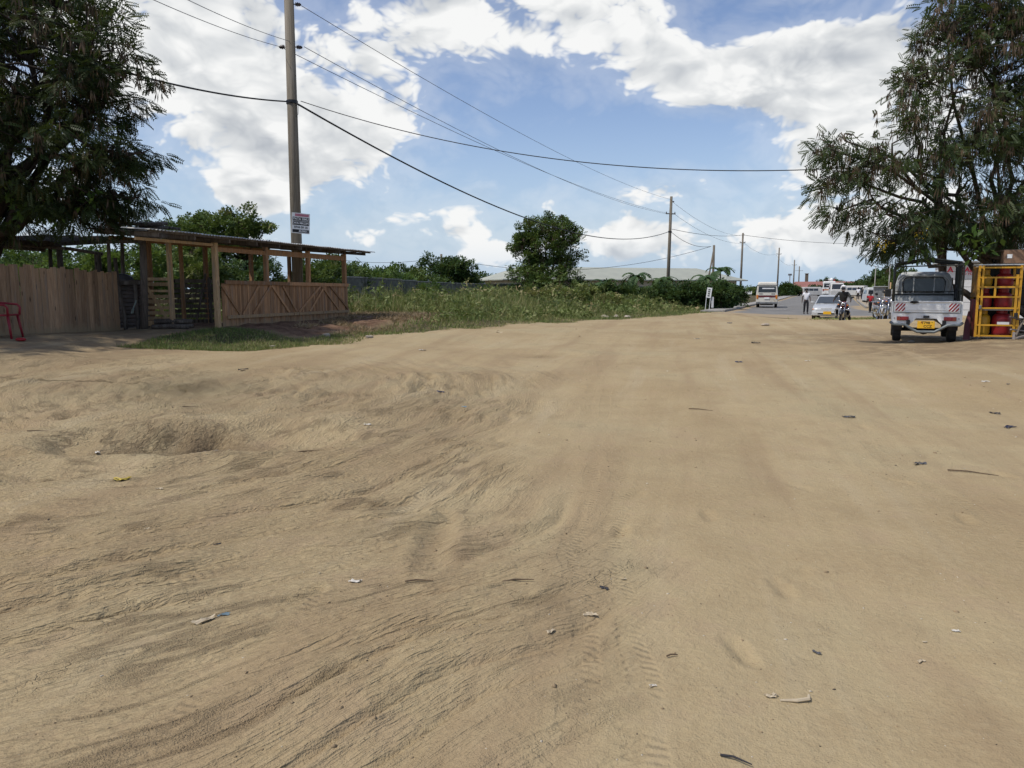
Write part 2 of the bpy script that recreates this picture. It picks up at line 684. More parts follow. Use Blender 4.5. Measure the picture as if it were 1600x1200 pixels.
GLASS_B = glass('grey blue glass', (0.05, 0.06, 0.07))
LAMP_R = plain('red lamp lens', (0.24, 0.018, 0.02), 0.3, 0, 0.12, 20, spec=0.5)
LAMP_O = plain('amber lamp lens', (0.55, 0.17, 0.015), 0.25, 0, 0.12, 20, spec=0.6)
LAMP_W = plain('clear lamp lens', (0.75, 0.76, 0.76), 0.12, 0.2, 0.05, 20, spec=0.7)
SKIN = plain('brown skin', (0.075, 0.042, 0.028), 0.55, 0, 0.1, 12)
HAIR = plain('black hair', (0.010, 0.009, 0.009), 0.8, 0, 0.2, 60)
# ------------------------------------------------------------------ terrain
def zc(px, py, Y):
    p = P(px, py, Y)
    return (p.x, p.y, p.z)


CTRL = [zc(340, 513, 18.8), zc(440, 506, 21.5), zc(545, 498, 25), zc(100, 520, 16.8), zc(0, 523, 15.4), zc(180, 517, 18.5),
        zc(250, 511, 18.9), zc(1445, 538, 17.0), zc(1420, 536, 18.5), zc(1475, 536, 18.5), zc(1550, 527, 17.0), zc(1316, 506, 35), zc(1257, 491, 52), zc(1198, 480, 66),
        zc(1290, 499, 44), zc(1290, 463, 136), zc(1357, 490, 55), zc(1380, 503, 34), zc(1500, 492, 30), zc(1440, 500, 30),
        zc(240, 552, 14.4), zc(400, 549, 15.4), zc(480, 542, 16.4), zc(640, 520, 20.8), zc(770, 512, 24), zc(900, 503, 30),
        zc(1000, 497, 37), zc(1085, 490, 47), zc(1125, 487, 54), zc(600, 500, 24), zc(700, 498, 27), zc(1000, 512, 27),
        zc(1150, 520, 24), zc(1300, 532, 19), zc(1120, 500, 38), zc(800, 545, 17), zc(1000, 550, 16.5), zc(1300, 560, 15),
        (0, 0, 0), (-3, 1.5, 0), (3, 1.5, 0), (0, 3, 0), (2, 4, .0), (-2, 4, 0), (-1, 6, 0), (2.5, 7, 0), (5, 8, .03), (-5, 7, .04),
        (-3, 9.5, .05), (0, 10, .0), (4, 11, .07), (8, 11, .2), (-7, 11, .22), (-9, 12.5, .42), (11, 13, .32), (-1, 13, .08),
        (-4, 12.5, .14), (2, 14, .12), (14, 18, .4), (14, 8, .2), (-12, 8, .3), (-14, 18, .6), (0, -6, 0), (-10, -4, 0), (10, -4, 0),
        (-10, 30, .5), (-4, 34, .45), (3, 42, .25), (-15, 50, .45), (0, 60, .3), (15, 75, .1), (30, 80, -.05), (20, 60, -.08), (34, 70, -.08),
        (28, 55, -.15), (40, 50, 0.1), (20, 30, .3), (26, 42, .1), (-30, 80, .3), (60, 90, .0), (0, 110, .2), (60, 150, 0.1), (-40, 150, .2),
        (-100, 60, .3), (100, 60, .2), (150, 300, 0), (0, 300, .2), (-200, 300, .2), (0, 900, 0), (600, 900, 0), (-600, 900, 0)]
CTRL = np.array(CTRL)


def macro(x, y):
    x = np.asarray(x, dtype=np.float64)
    y = np.asarray(y, dtype=np.float64)
    num = np.zeros_like(x)
    den = np.zeros_like(x)
    for (cx, cy, cz) in CTRL:
        d2 = (x - cx) ** 2 + (y - cy) ** 2 + 0.5 + (0.03 * cy) ** 2
        w = d2 ** -2.0
        num += w * cz
        den += w
    return num / den


def G(x, y):
    return float(macro(np.array([x]), np.array([y]))[0])


def gpx(px, py):
    """where the line of sight meets the ground"""
    d = ray(px, py)
    t = 1.0
    for _ in range(40):
        x, y = d.x * t, d.y * t
        z = CAM_Z + d.z * t
        err = z - G(x, y)
        if abs(d.z) < 1e-6:
            break
        t = max(0.3, t - 0.8 * err / d.z)
    return Vector((d.x * t, d.y * t, G(d.x * t, d.y * t)))


def on(px, Y, dz=0.0):
    """a spot on the ground Y metres ahead in the direction of column px"""
    x = (px - 800) / FPX * Y
    return Vector((x, Y, G(x, Y) + dz))


# edge of the overgrown verge, and the stall's front line
VERGE = np.array([(-9.4, 15.2), (-6.7, 14.7), (-5.6, 15.3), (-4.4, 16.4), (-2.9, 20.4), (-.7, 24.0), (2.5, 30.0), (6.2, 36.7), (11.3, 46.8), (14.7, 54.0), (40, 115), (62, 168), (110, 283)])
SA = Vector((-7.3, 18.8, 0))
SD = Vector((0.279, 0.960, 0)).normalized()
SB = Vector((-SD.y, SD.x, 0))          # towards the back of the stall


def verge_dist(x, y):
    """signed: positive inside the verge (left of / behind its edge), metres"""
    ex = np.interp(y, VERGE[:, 1], VERGE[:, 0])
    d = (ex - x) * 0.85
    d = np.where(y < 15.0, np.minimum(d, (y - 14.7)), d)
    return d


def stall_uv(x, y):
    dx, dy = x - SA.x, y - SA.y
    return dx * SD.x + dy * SD.y, dx * SB.x + dy * SB.y


def dug_mask(x, y):
    t, s = stall_uv(x, y)
    wob = gn(x * 1.1, y * 1.1, 5) * 0.6
    m = sst(-0.6, 0.3, t + wob) * sst(12.6, 10.4, t + wob) * sst(-3.2, -2.2, s + wob * .8) * sst(2.4, 1.2, s)
    return m


def bare_mask(x, y):
    """trodden earth in front of the plank fence and under the stall"""
    t, s = stall_uv(x, y)
    m = sst(-7.6, -8.2, x - 0.0 * y + gn(x * .8, y * .8, 9) * .5) * sst(23, 20.5, y)
    under = sst(-3.3, -2.7, t) * sst(7.0, 6.4, t) * sst(-.25, .05, s) * sst(3.0, 2.5, s)
    return np.maximum(m, under)


def flow(x, y):
    r = np.hypot(x + 4.5, (y - 10.5) / 1.3)
    s = np.arctan2((y - 10.5) / 1.3, x + 4.5) * 5.0
    return r, s


def detail(x, y):
    fade = 1 - sst(22, 45, y)
    r, s = flow(x, y)
    wob = gn(x * .55, y * .55, 1)
    r2 = r + wob * 0.35 + gn(x * 1.7, y * 1.7, 2) * 0.07
    left = sst(0.9, -0.9, x + gn(x * .4, y * .4, 7) * 1.4 - 0.02 * y) * sst(17, 10, y + wob * 2)
    ridge = lambda v: 1 - np.abs(v) * 2.2
    brk = sst(-0.25, 0.25, gn(x * .7, y * .7, 31))
    # rounded ridges parted by sharp creases, in four sizes, all drawn out along the wash
    crs = lambda f, st, sd_: np.abs(gn(r2 * f, s * f / st, sd_)) * 2.2
    amp = 0.45 + 0.75 * brk
    rut = (0.038 * gn(r2 * 1.1, s * .16, 3) + 0.044 * crs(1.5, 11, 6) + 0.046 * crs(3.2, 10, 8) * amp + 0.026 * crs(6.4, 9, 10) * amp
           + 0.014 * crs(12.5, 8.0, 11) * amp
           - 0.040 * np.exp(-(gn(r2 * 2.0, s * .20, 35) / .05) ** 2) * amp - 0.030 * np.exp(-(gn(r2 * 4.4, s * .42, 36) / .07) ** 2) * amp)
    rut = 0.82 * rut + 0.010 * gn(x * 2.2, y * 2.2, 33) * brk + 0.010 * gn(x * 6.5, y * 6.5, 34) * brk
    # straight wheel tracks that run on towards the road
    a = R(13)
    w = x * math.cos(a) - y * math.sin(a)
    v = x * math.sin(a) + y * math.cos(a)
    w2 = w + gn(v * .25, w * .3, 13) * .3
    trk = 0.016 * gn(w2 * 1.6, v * .10, 14) + 0.0055 * gn(w2 * 6.5, v * .25, 15) + 0.0018 * gn(w2 * 22, v * .8, 16)
    # two deeper tracks from the left foreground towards the middle
    for (c0, c1, k) in ((-1.75, .13, .06), (-0.95, .10, .05), (-1.3, .12, .035), (.35, .06, .018)):
        tw = x - (c0 + c1 * (y - 4)) + gn(y * .7, c0, 17) * .12
        trk = trk - .6 * k * np.exp(-(tw / .085) ** 2) * sst(3.0, 4.6, y) * sst(10.5, 7.0, y) * (0.6 + gn(y * 1.3, 3.0 + c0, 18))
    h = left * rut + (1 - left * .7) * trk
    h = h + 0.035 * gn(x * .45, y * .45, 19) + 0.012 * gn(x * 1.5, y * 1.5, 20) + 0.0045 * gn(x * 5, y * 5, 21) + 0.0016 * gn(x * 17, y * 17, 22)
    # footprints
    fr_ = random.Random(77)
    for _ in range(60):
        fx, fy, fa = fr_.uniform(-4, 6), fr_.uniform(2.6, 13), fr_.uniform(-.7, .9)
        wr = fr_.uniform(.7, 1.2)
        sel = (np.abs(x - fx) < .4) & (np.abs(y - fy) < .4)
        if not sel.any():
            continue
        dx, dy = x[sel] - fx, y[sel] - fy
        la, lb_ = dx * math.sin(fa) + dy * math.cos(fa), dx * math.cos(fa) - dy * math.sin(fa)
        e = (la / .13) ** 4 + (lb_ / .048) ** 2
        h[sel] = h[sel] - .016 * wr * np.exp(-e) + .005 * wr * np.exp(-((np.sqrt(e) - 1.4) / .4) ** 2)
    # the washed-out hole on the left, and shallower ones further off
    for (hx, hy, rx, ry, dp) in ((-3.45, 7.0, .75, .50, .30), (-2.55, 7.3, .75, .62, .22), (-0.75, 10.7, .55, .7, .05), (0.55, 15.6, .8, .7, .05), (-1.2, 11.6, .8, .5, .035),
                                 (-0.45, 4.35, .10, .42, .045), (6.3, 20.5, 1.6, .9, .06), (8.8, 20.0, 1.2, .8, .05)):
        e = ((x - hx) / rx) ** 2 + ((y - hy) / ry) ** 2
        e = e * (1 + 0.55 * gn(x * 1.9, y * 1.9, 23)) + 0.35 * gn(x * 4.2, y * 4.2, 24)
        e = np.maximum(e, 0)
        h = h - dp * np.exp(-e ** 1.25) + dp * 0.22 * np.exp(-((np.sqrt(e) - 1.55) / .42) ** 2)
    return h * fade, left


def build_ground():
    ys = [-14.0]
    while ys[-1] < 1.6:
        ys.append(ys[-1] + max(0.03, (1.6 - ys[-1]) * .18))
    while ys[-1] < 42:
        ys.append(ys[-1] + max(0.017, 0.0062 * ys[-1]))
    while ys[-1] < 4000:
        ys.append(ys[-1] * 1.035)
    ys = np.array(ys)
    u = np.concatenate([-np.geomspace(8.0, .74, 44)[:-1], np.linspace(-.72, .72, 500), np.geomspace(.74, 8.0, 44)[1:]])
    W = np.maximum(ys, 1.0) + 3.2 * np.exp(-np.maximum(ys - 1, 0) / 60)
    X = u[None, :] * W[:, None]
    Y = np.repeat(ys[:, None], len(u), 1)
    Z = macro(X, Y)
    h, left = detail(X, Y)
    vd = verge_dist(X, Y)
    dug = dug_mask(X, Y)
    bare = bare_mask(X, Y)
    Z = Z + h * (1 - np.clip(dug, 0, 1) * .6)
    Z = Z + dug * (0.06 * gn(X * 1.3, Y * 1.3, 41) + .05 * gn(X * 3.4, Y * 3.4, 42) + .02 * gn(X * 9, Y * 9, 43) + .05)
    veg = sst(-0.1, 0.5, vd + gn(X * .9, Y * .9, 44) * .5 + gn(X * 4, Y * 4, 46) * .3) * (1 - dug) * (1 - bare)
    tree_shade = sst(5.2, 9.0, X + gn(X * .4, Y * .4, 51) * 2.0) * sst(27, 20, Y) * sst(12.8, 15.0, Y + gn(X * .5, Y * .5, 52) * 1.5)  # shade of the right tree round the pickup, painted into the earth colour
    tree_shade = np.maximum(tree_shade, sst(-5.5, -8.0, X + gn(X * .5, Y * .5, 53) * 1.5) * sst(11.2, 13.5, Y + gn(X * .6, Y * .6, 54) * 1.2) * sst(24, 20, Y))  # the same painted shade below the left tree, before the fence
    n, m = Z.shape
    V = np.stack([X, Y, Z], -1).reshape(-1, 3)
    i = np.arange(n * m).reshape(n, m)
    Fq = np.stack([i[:-1, :-1], i[:-1, 1:], i[1:, 1:], i[1:, :-1]], -1).reshape(-1, 4)
    r, s = flow(X, Y)
    fl = np.stack([r + gn(X * .55, Y * .55, 1) * .35, s * .22, np.zeros_like(r)], -1).reshape(-1, 3)
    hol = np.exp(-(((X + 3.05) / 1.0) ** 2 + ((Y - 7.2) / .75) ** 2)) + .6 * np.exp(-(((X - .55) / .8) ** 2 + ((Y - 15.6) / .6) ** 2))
    m_, N, b = mat_new('sandy earth')
    geo = N.n('ShaderNodeNewGeometry')
    pos = geo.outputs['Position']

    def att(nm):
        a = N.n('ShaderNodeAttribute')
        a.attribute_name = nm
        return a
    a_rut, a_dug, a_veg, a_fl, a_hol = att('rut').outputs['Fac'], att('dug').outputs['Fac'], att('veg').outputs['Fac'], att('flow').outputs['Vector'], att('hol').outputs['Fac']
    big = N.noise(pos, 0.35, 3, 0.6)
    mid = N.noise(pos, 1.9, 5, 0.65)
    fine = N.noise(pos, 24.0, 4, 0.7)
    grit = N.noise(pos, 140.0, 2, 0.7)
    stri = N.noise(a_fl, 26.0, 3, 0.62)
    c = N.mix(N.mr(big, 0.32, 0.68), (0.322, 0.243, 0.134), (0.405, 0.322, 0.186))
    c = N.mix(N.m('MULTIPLY', N.mr(mid, 0.42, 0.70), 0.45), c, (0.275, 0.200, 0.115))
    c = N.mix(N.m('MULTIPLY', N.mr(fine, 0.40, 0.75), 0.35), c, (0.42, 0.340, 0.205))
    c = N.mix(N.m('MULTIPLY', N.mr(grit, 0.50, 0.78), 0.40), c, (0.18, 0.125, 0.074))
    c = N.mix(N.m('MULTIPLY', N.m('MULTIPLY', N.mr(N.m('ABSOLUTE', N.m('SUBTRACT', stri, 0.5)), 0.0, 0.06, 1.0, 0.0), a_rut), 0.28), c, (0.215, 0.152, 0.088))
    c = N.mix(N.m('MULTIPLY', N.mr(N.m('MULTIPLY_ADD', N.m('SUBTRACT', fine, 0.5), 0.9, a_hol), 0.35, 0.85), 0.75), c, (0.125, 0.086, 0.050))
    c = N.mix(N.m('MULTIPLY', N.mr(mid, 0.34, 0.50, 1.0, 0.0), 0.45), c, (0.335, 0.245, 0.150))
    c = N.mix(N.m('MULTIPLY', N.mr(big, 0.52, 0.66), 0.40), c, (0.300, 0.250, 0.148))
    # grooves and drying cracks that follow the wash, broken up along their length
    gl = N.m('ABSOLUTE', N.m('SUBTRACT', N.noise(a_fl, 4.2, 4, 0.55), 0.5))
    gm = N.mr(N.noise(pos, 1.1, 2, 0.6), 0.46, 0.60)
    groove = N.m('MULTIPLY', N.m('MULTIPLY', N.mr(gl, 0.0, 0.022, 1.0, 0.0), gm), a_rut)
    g2 = N.m('ABSOLUTE', N.m('SUBTRACT', N.noise(pos, 2.6, 4, 0.6), 0.5))
    crack = N.m('MULTIPLY', N.mr(g2, 0.0, 0.006, 1.0, 0.0), N.m('MULTIPLY', N.mr(big, 0.50, 0.60), N.m('MULTIPLY_ADD', a_rut, 0.8, 0.2)))
    crum = N.m('MULTIPLY', N.mr(gl, 0.0, 0.06, 1.0, 0.0), N.m('MULTIPLY', gm, a_rut))
    c = N.mix(N.m('MULTIPLY', crum, 0.22), c, (0.185, 0.130, 0.078))
    c = N.mix(N.m('MULTIPLY', N.m('MULTIPLY', att('tree_shade').outputs['Fac'], N.mr(mid, 0.30, 0.56)), 0.8), c, (0.190, 0.138, 0.086))  # painted tree shade darkens the earth colour
    # worn bands along the way people drive
    sx = N.n('ShaderNodeSeparateXYZ')
    N.put(sx.inputs[0], pos)
    cw = N.n('ShaderNodeCombineXYZ')
    N.put(cw.inputs[0], N.m('MULTIPLY_ADD', sx.outputs[0], 1.5, N.m('MULTIPLY', sx.outputs[1], -0.34)))
    N.put(cw.inputs[1], N.m('MULTIPLY', sx.outputs[1], 0.12))
    band = N.noise(cw.outputs[0], 1.0, 4, 0.6)
    c = N.mix(N.m('MULTIPLY', N.mr(band, 0.48, 0.66), 0.50), c, (0.270, 0.192, 0.112))
    c = N.mix(N.m('MULTIPLY', N.mr(band, 0.30, 0.46, 1.0, 0.0), 0.45), c, (0.410, 0.335, 0.215))
    red = N.mix(N.mr(N.noise(pos, 3.0, 7, 0.7, 0.3), 0.35, 0.68), (0.088, 0.050, 0.031), (0.205, 0.128, 0.080))
    c = N.mix(a_dug, c, red)
    hum = N.mix(N.mr(N.noise(pos, 5.0, 6, 0.7), 0.4, 0.65), (0.062, 0.055, 0.027), (0.140, 0.108, 0.062))
    c = N.mix(a_veg, c, hum)
    N.put(b.inputs['Base Color'], c)
    b.inputs['Roughness'].default_value = 0.95
    sp(b, 0.12)
    hsum = N.m('ADD', N.m('MULTIPLY', fine, 0.55), N.m('MULTIPLY', grit, 0.20))
    hsum = N.m('ADD', hsum, N.m('MULTIPLY', N.m('MULTIPLY', N.m('ABSOLUTE', N.m('SUBTRACT', stri, 0.5)), a_rut), 3.0))
    hsum = N.m('ADD', hsum, N.m('MULTIPLY', mid, 1.1))
    # tread marks of tyres along a few tracks
    wobx = N.m('MULTIPLY_ADD', N.m('SUBTRACT', big, 0.5), 0.9, sx.outputs[0])
    tread = 0.0
    for (x0, k_) in ((.30, .10), (.52, .10), (-1.85, .19), (-1.10, .17), (2.6, .22)):
        dx = N.m('SUBTRACT', wobx, N.m('MULTIPLY_ADD', sx.outputs[1], k_, x0 - 3 * k_))
        ad = N.m('ABSOLUTE', dx)
        mk = N.mr(ad, 0.055, 0.075, 1.0, 0.0)
        wv = N.m('SINE', N.m('MULTIPLY_ADD', sx.outputs[1], 120.0, N.m('MULTIPLY', ad, 60.0)))
        tread = N.m('MULTIPLY_ADD', mk, N.m('MULTIPLY_ADD', wv, 0.5, -0.5), tread)
    hsum = N.m('MULTIPLY_ADD', N.m('MULTIPLY', tread, N.mr(mid, 0.44, 0.56)), 0.32, hsum)
    hsum = N.m('MULTIPLY_ADD', groove, -0.45, hsum)
    hsum = N.m('MULTIPLY_ADD', crack, -0.5, hsum)
    hsum = N.m('MULTIPLY_ADD', N.m('MULTIPLY', crum, grit), 0.8, hsum)
    bp = N.n('ShaderNodeBump')
    bp.inputs['Strength'].default_value = 1.0
    bp.inputs['Distance'].default_value = 0.022
    N.put(bp.inputs['Height'], hsum)
    N.put(b.inputs['Normal'], bp.outputs[0])
    o = np_mesh('ground', V, Fq, m_, smooth=True, attrs={'rut': left.ravel(), 'dug': dug.ravel(), 'veg': veg.ravel(), 'flow': fl, 'hol': np.clip(hol, 0, 1).ravel(), 'tree_shade': tree_shade.ravel()})
    tag(o, kind='structure')
    return o


ground = build_ground()


def gz(x, y):
    """height of the finished surface, ruts included"""
    X, Y = np.atleast_1d(np.asarray(x, float)), np.atleast_1d(np.asarray(y, float))
    h, _ = detail(X, Y)
    dug = dug_mask(X, Y)
    z = macro(X, Y) + h * (1 - dug * .6)
    z = z + dug * (0.06 * gn(X * 1.3, Y * 1.3, 41) + .05 * gn(X * 3.4, Y * 3.4, 42) + .02 * gn(X * 9, Y * 9, 43) + .05)
    return z


# ------------------------------------------------------------------ the tarred road, its kerbs and pavement
RD = Vector((0.395, 0.919, 0)).normalized()       # the way it runs
RN = Vector((RD.y, -RD.x, 0))                      # to its right
R0 = Vector((15.3, 54.0, 0))                       # near end of the left kerb


def road_pt(a, b):
    return R0 + RD * a + RN * b


def build_road():
    m_, N, b = mat_new('dusty asphalt')
    geo = N.n('ShaderNodeNewGeometry')
    pos = geo.outputs['Position']
    a = N.n('ShaderNodeAttribute')
    a.attribute_name = 'edge'
    n1 = N.noise(pos, 0.5, 6, 0.65, 0.5)
    n2 = N.noise(pos, 30, 4, 0.7)
    c = N.mix(N.mr(n1, 0.3, 0.7), (0.155, 0.150, 0.142), (0.215, 0.207, 0.190))
    c = N.mix(N.m('MULTIPLY', N.mr(n2, 0.4, 0.7), 0.3), c, (0.12, 0.115, 0.11))
    sand = N.mr(N.m('ADD', a.outputs['Fac'], N.m('MULTIPLY', N.m('SUBTRACT', n1, 0.5), 1.3)), 0.35, 0.75, 1.0, 0.0)
    c = N.mix(sand, c, (0.32, 0.245, 0.152))
    N.put(b.inputs['Base Color'], c)
    b.inputs['Roughness'].default_value = 0.9
    sp(b, 0.15)
    aa = np.concatenate([np.linspace(-9, 60, 70), np.geomspace(63, 700, 30)])
    bb = np.linspace(0, 1, 14)
    V, E = [], []
    for av in aa:
        # the tar fans out at the near end where a side road joins from the right
        wid = 9.2 + 14.0 * float(sst(14, -9, np.array(av)))
        near = float(sst(-9, 3, np.array(av)))
        for bv in bb:
            bx = 0.05 + bv * wid
            p = road_pt(av + (1 - near) * 3.0 * abs(bv - .4), bx)
            V.append((p.x, p.y, G(p.x, p.y) + 0.012))
            side = min(1.0, (1 - bv) * 5.0) if av < 25 else 1.0
            E.append(min(near * 1.25, side * 1.2, 0.25 + bv * 8))
    m = len(bb)
    i = np.arange(len(V)).reshape(len(aa), m)
    Fq = np.stack([i[:-1, :-1], i[:-1, 1:], i[1:, 1:], i[1:, :-1]], -1).reshape(-1, 4)
    o = np_mesh('road', np.array(V), Fq, m_, smooth=True, attrs={'edge': np.array(E)})
    tag(o, kind='structure')
    # left pavement: a raised strip behind a kerb, one kerb stone after the other
    pm = MB()
    loops = []
    for av in list(np.linspace(-1.0, 60, 45)) + list(np.geomspace(65, 400, 14)):
        lp = []
        for (b_, z_) in ((-1.7, -.05), (-1.7, .10), (-.16, .11), (-.16, -.05)):
            p = road_pt(av, b_)
            lp.append((p.x, p.y, G(p.x, p.y) + z_))
        loops.append(lp)
    pm.loft(loops)
    pv = pm.build('pavement', CONC)
    tag(pv, kind='structure')
    kb = MB().box((0, 0, .03), (0.15, 0.96, .20))
    kme = kb.mesh('kerb_stone')
    kme.materials.append(CONC)
    for k in range(48):
        p = road_pt(-0.6 + k * 1.0, -.075)
        ko = bpy.data.objects.new('kerb_stone', kme)
        COL.objects.link(ko)
        ko.parent = pv
        ko.location = (p.x, p.y, G(p.x, p.y) + .03 + random.uniform(-.01, .012))
        ko.rotation_euler = (0, 0, -math.atan2(RD.x, RD.y) + random.uniform(-.015, .015))
    # right pavement behind a low kerb, beyond the side road
    q = MB()
    loops = []
    for av in list(np.linspace(15, 60, 30)) + list(np.geomspace(64, 300, 10)):
        lp = []
        for (b_, z_) in ((9.5, -.05), (9.5, .13), (12.8, .14), (12.8, -.05)):
            p = road_pt(av, b_)
            lp.append((p.x, p.y, G(p.x, p.y) + z_))
        loops.append(lp)
    q.loft(loops)
    pv2 = q.build('pavement', plain('pavement dust', (0.33, 0.27, 0.19), 0.95, 0, 0.2, 2))
    tag(pv2, kind='structure')
    for k in range(34):
        p = road_pt(15.2 + k * 1.0, 9.40)
        ko = bpy.data.objects.new('kerb_stone', kme)
        COL.objects.link(ko)
        ko.parent = pv2
        ko.location = (p.x, p.y, G(p.x, p.y) + .05 + random.uniform(-.01, .012))
        ko.rotation_euler = (0, 0, -math.atan2(RD.x, RD.y) + random.uniform(-.015, .015))


build_road()

# ------------------------------------------------------------------ plants
BARK = bark('grey brown bark', (0.13, 0.10, 0.075))
BARK_D = bark('dark bark', (0.06, 0.048, 0.038))
LEAF_DARK = leafmat('dark acacia leaf', [(0.0149, 0.0276, 0.0085), (0.0276, 0.0467, 0.0128), (0.0478, 0.0638, 0.0191), (0.0797, 0.0638, 0.0276)], 0.16)
LEAF_MID = leafmat('olive bush leaf', [(0.0466, 0.0807, 0.0201), (0.0776, 0.1273, 0.031), (0.132, 0.1786, 0.0466), (0.1863, 0.1631, 0.0698)], 0.25)
LEAF_LIGHT = leafmat('bright shrub leaf', [(0.048, 0.0936, 0.0192), (0.0816, 0.144, 0.0312), (0.126, 0.192, 0.0432), (0.18, 0.198, 0.066)], 0.3)
LEAF_DEEP = leafmat('deep green leaf', [(0.0269, 0.0568, 0.0179), (0.0448, 0.0867, 0.0254), (0.0747, 0.1226, 0.0359), (0.1121, 0.1271, 0.0478)], 0.2)
LEAF_GREY = leafmat('grey green pinnate leaf', [(0.022, 0.038, 0.014), (0.038, 0.062, 0.020), (0.062, 0.086, 0.032), (0.095, 0.090, 0.048)], 0.25)
POD = leafmat('dry brown pod', [(0.0633, 0.0414, 0.0253), (0.0978, 0.0633, 0.0368), (0.138, 0.0978, 0.0598)], 0.12)
LEAF_BIG = leafmat('broad green leaf', [(0.045, 0.085, 0.018), (0.07, 0.13, 0.025)], 0.35)
GRASS = leafmat('verge grass', [(0.0936, 0.1326, 0.0351), (0.156, 0.2028, 0.0546), (0.2438, 0.2438, 0.0878), (0.39, 0.312, 0.1658)], 0.25)
HAY = leafmat('dry cut grass', [(0.18, 0.1176, 0.0624), (0.288, 0.21, 0.12), (0.396, 0.306, 0.192)], 0.15)
BLOOM = leafmat('yellow blossom', [(0.42, 0.28, 0.012), (0.55, 0.40, 0.02)], 0.2)


def t_frond(pairs=7, ll=.30, lw=.085):
    v, f = [], []
    for i in range(pairs):
        x = 0.14 + .82 * i / (pairs - 1)
        k = 1 - .45 * abs(i / (pairs - 1) - .4)
        dz = -.22 * x * x
        for sgn in (-1, 1):
            b = len(v)
            L = ll * k
            v += [(x, 0, dz), (x + .05, sgn * L * .5 , dz + .03 - .0), (x + .09, sgn * L, dz - .05), (x - lw * .9 + .06, sgn * L * .5, dz + .02)]
            f.append((b, b + 1, b + 2, b + 3) if sgn > 0 else (b, b + 3, b + 2, b + 1))
    return np.array(v, float), np.array(f)


def t_leaf():
    return np.array([(0, 0, 0), (.5, .24, .06), (1, 0, -.06), (.5, -.24, .06)], float), np.array([(0, 3, 2, 1)])


def t_spray(n=6, seed=1, w=.17):
    rg = np.random.default_rng(seed)
    v, f = [], []
    for i in range(n):
        a = 2 * math.pi * i / n + rg.uniform(-.5, .5)
        el = rg.uniform(-.5, .7)
        d = np.array([math.cos(a) * math.cos(el), math.sin(a) * math.cos(el), math.sin(el)])
        sd = np.cross(d, [0, 0, 1.0])
        sd /= np.linalg.norm(sd)
        o = d * rg.uniform(.05, .25) + np.array([rg.uniform(0, .4), 0, 0])
        L = rg.uniform(.45, .75)
        b = len(v)
        v += [o, o + d * L * .5 + sd * w, o + d * L + np.array([0, 0, -.1]), o + d * L * .5 - sd * w]
        f.append((b, b + 3, b + 2, b + 1))
    return np.array(v, float), np.array(f)


def t_pods(n=6, seed=2):
    rg = np.random.default_rng(seed)
    v, f = [], []
    for i in range(n):
        o = np.array([rg.uniform(-.25, .25), rg.uniform(-.25, .25), 0])
        d = np.array([rg.uniform(-.35, .35), rg.uniform(-.35, .35), -1.0])
        L = rg.uniform(.7, 1.1)
        a = rg.uniform(0, 3.14)
        sd = np.array([math.cos(a), math.sin(a), 0]) * .055
        b = len(v)
        v += [o, o + d * L * .5 + sd, o + d * L, o + d * L * .5 - sd]
        f.append((b, b + 1, b + 2, b + 3))
    return np.array(v, float), np.array(f)


def t_blade():
    return np.array([(0, -.5, 0), (0, .5, 0), (.10, .42, .55), (.10, -.42, .55), (.34, .05, 1.0), (.34, -.05, 1.0)], float), np.array([(0, 1, 2, 3), (3, 2, 4, 5)])


def unit(rg, n):
    v = rg.normal(size=(n, 3))
    return v / np.linalg.norm(v, axis=1, keepdims=True)


def bez(a, b, sag, n=6, rg=None, jit=0.0):
    a, b = np.asarray(a, float), np.asarray(b, float)
    t = np.linspace(0, 1, n)[:, None]
    p = a * (1 - t) + b * t
    p[:, 2] += sag * (t[:, 0] * (1 - t[:, 0]) * 4)
    if rg is not None and jit:
        j = rg.normal(size=p.shape) * jit
        j[0] = j[-1] = 0
        p += j
    return p


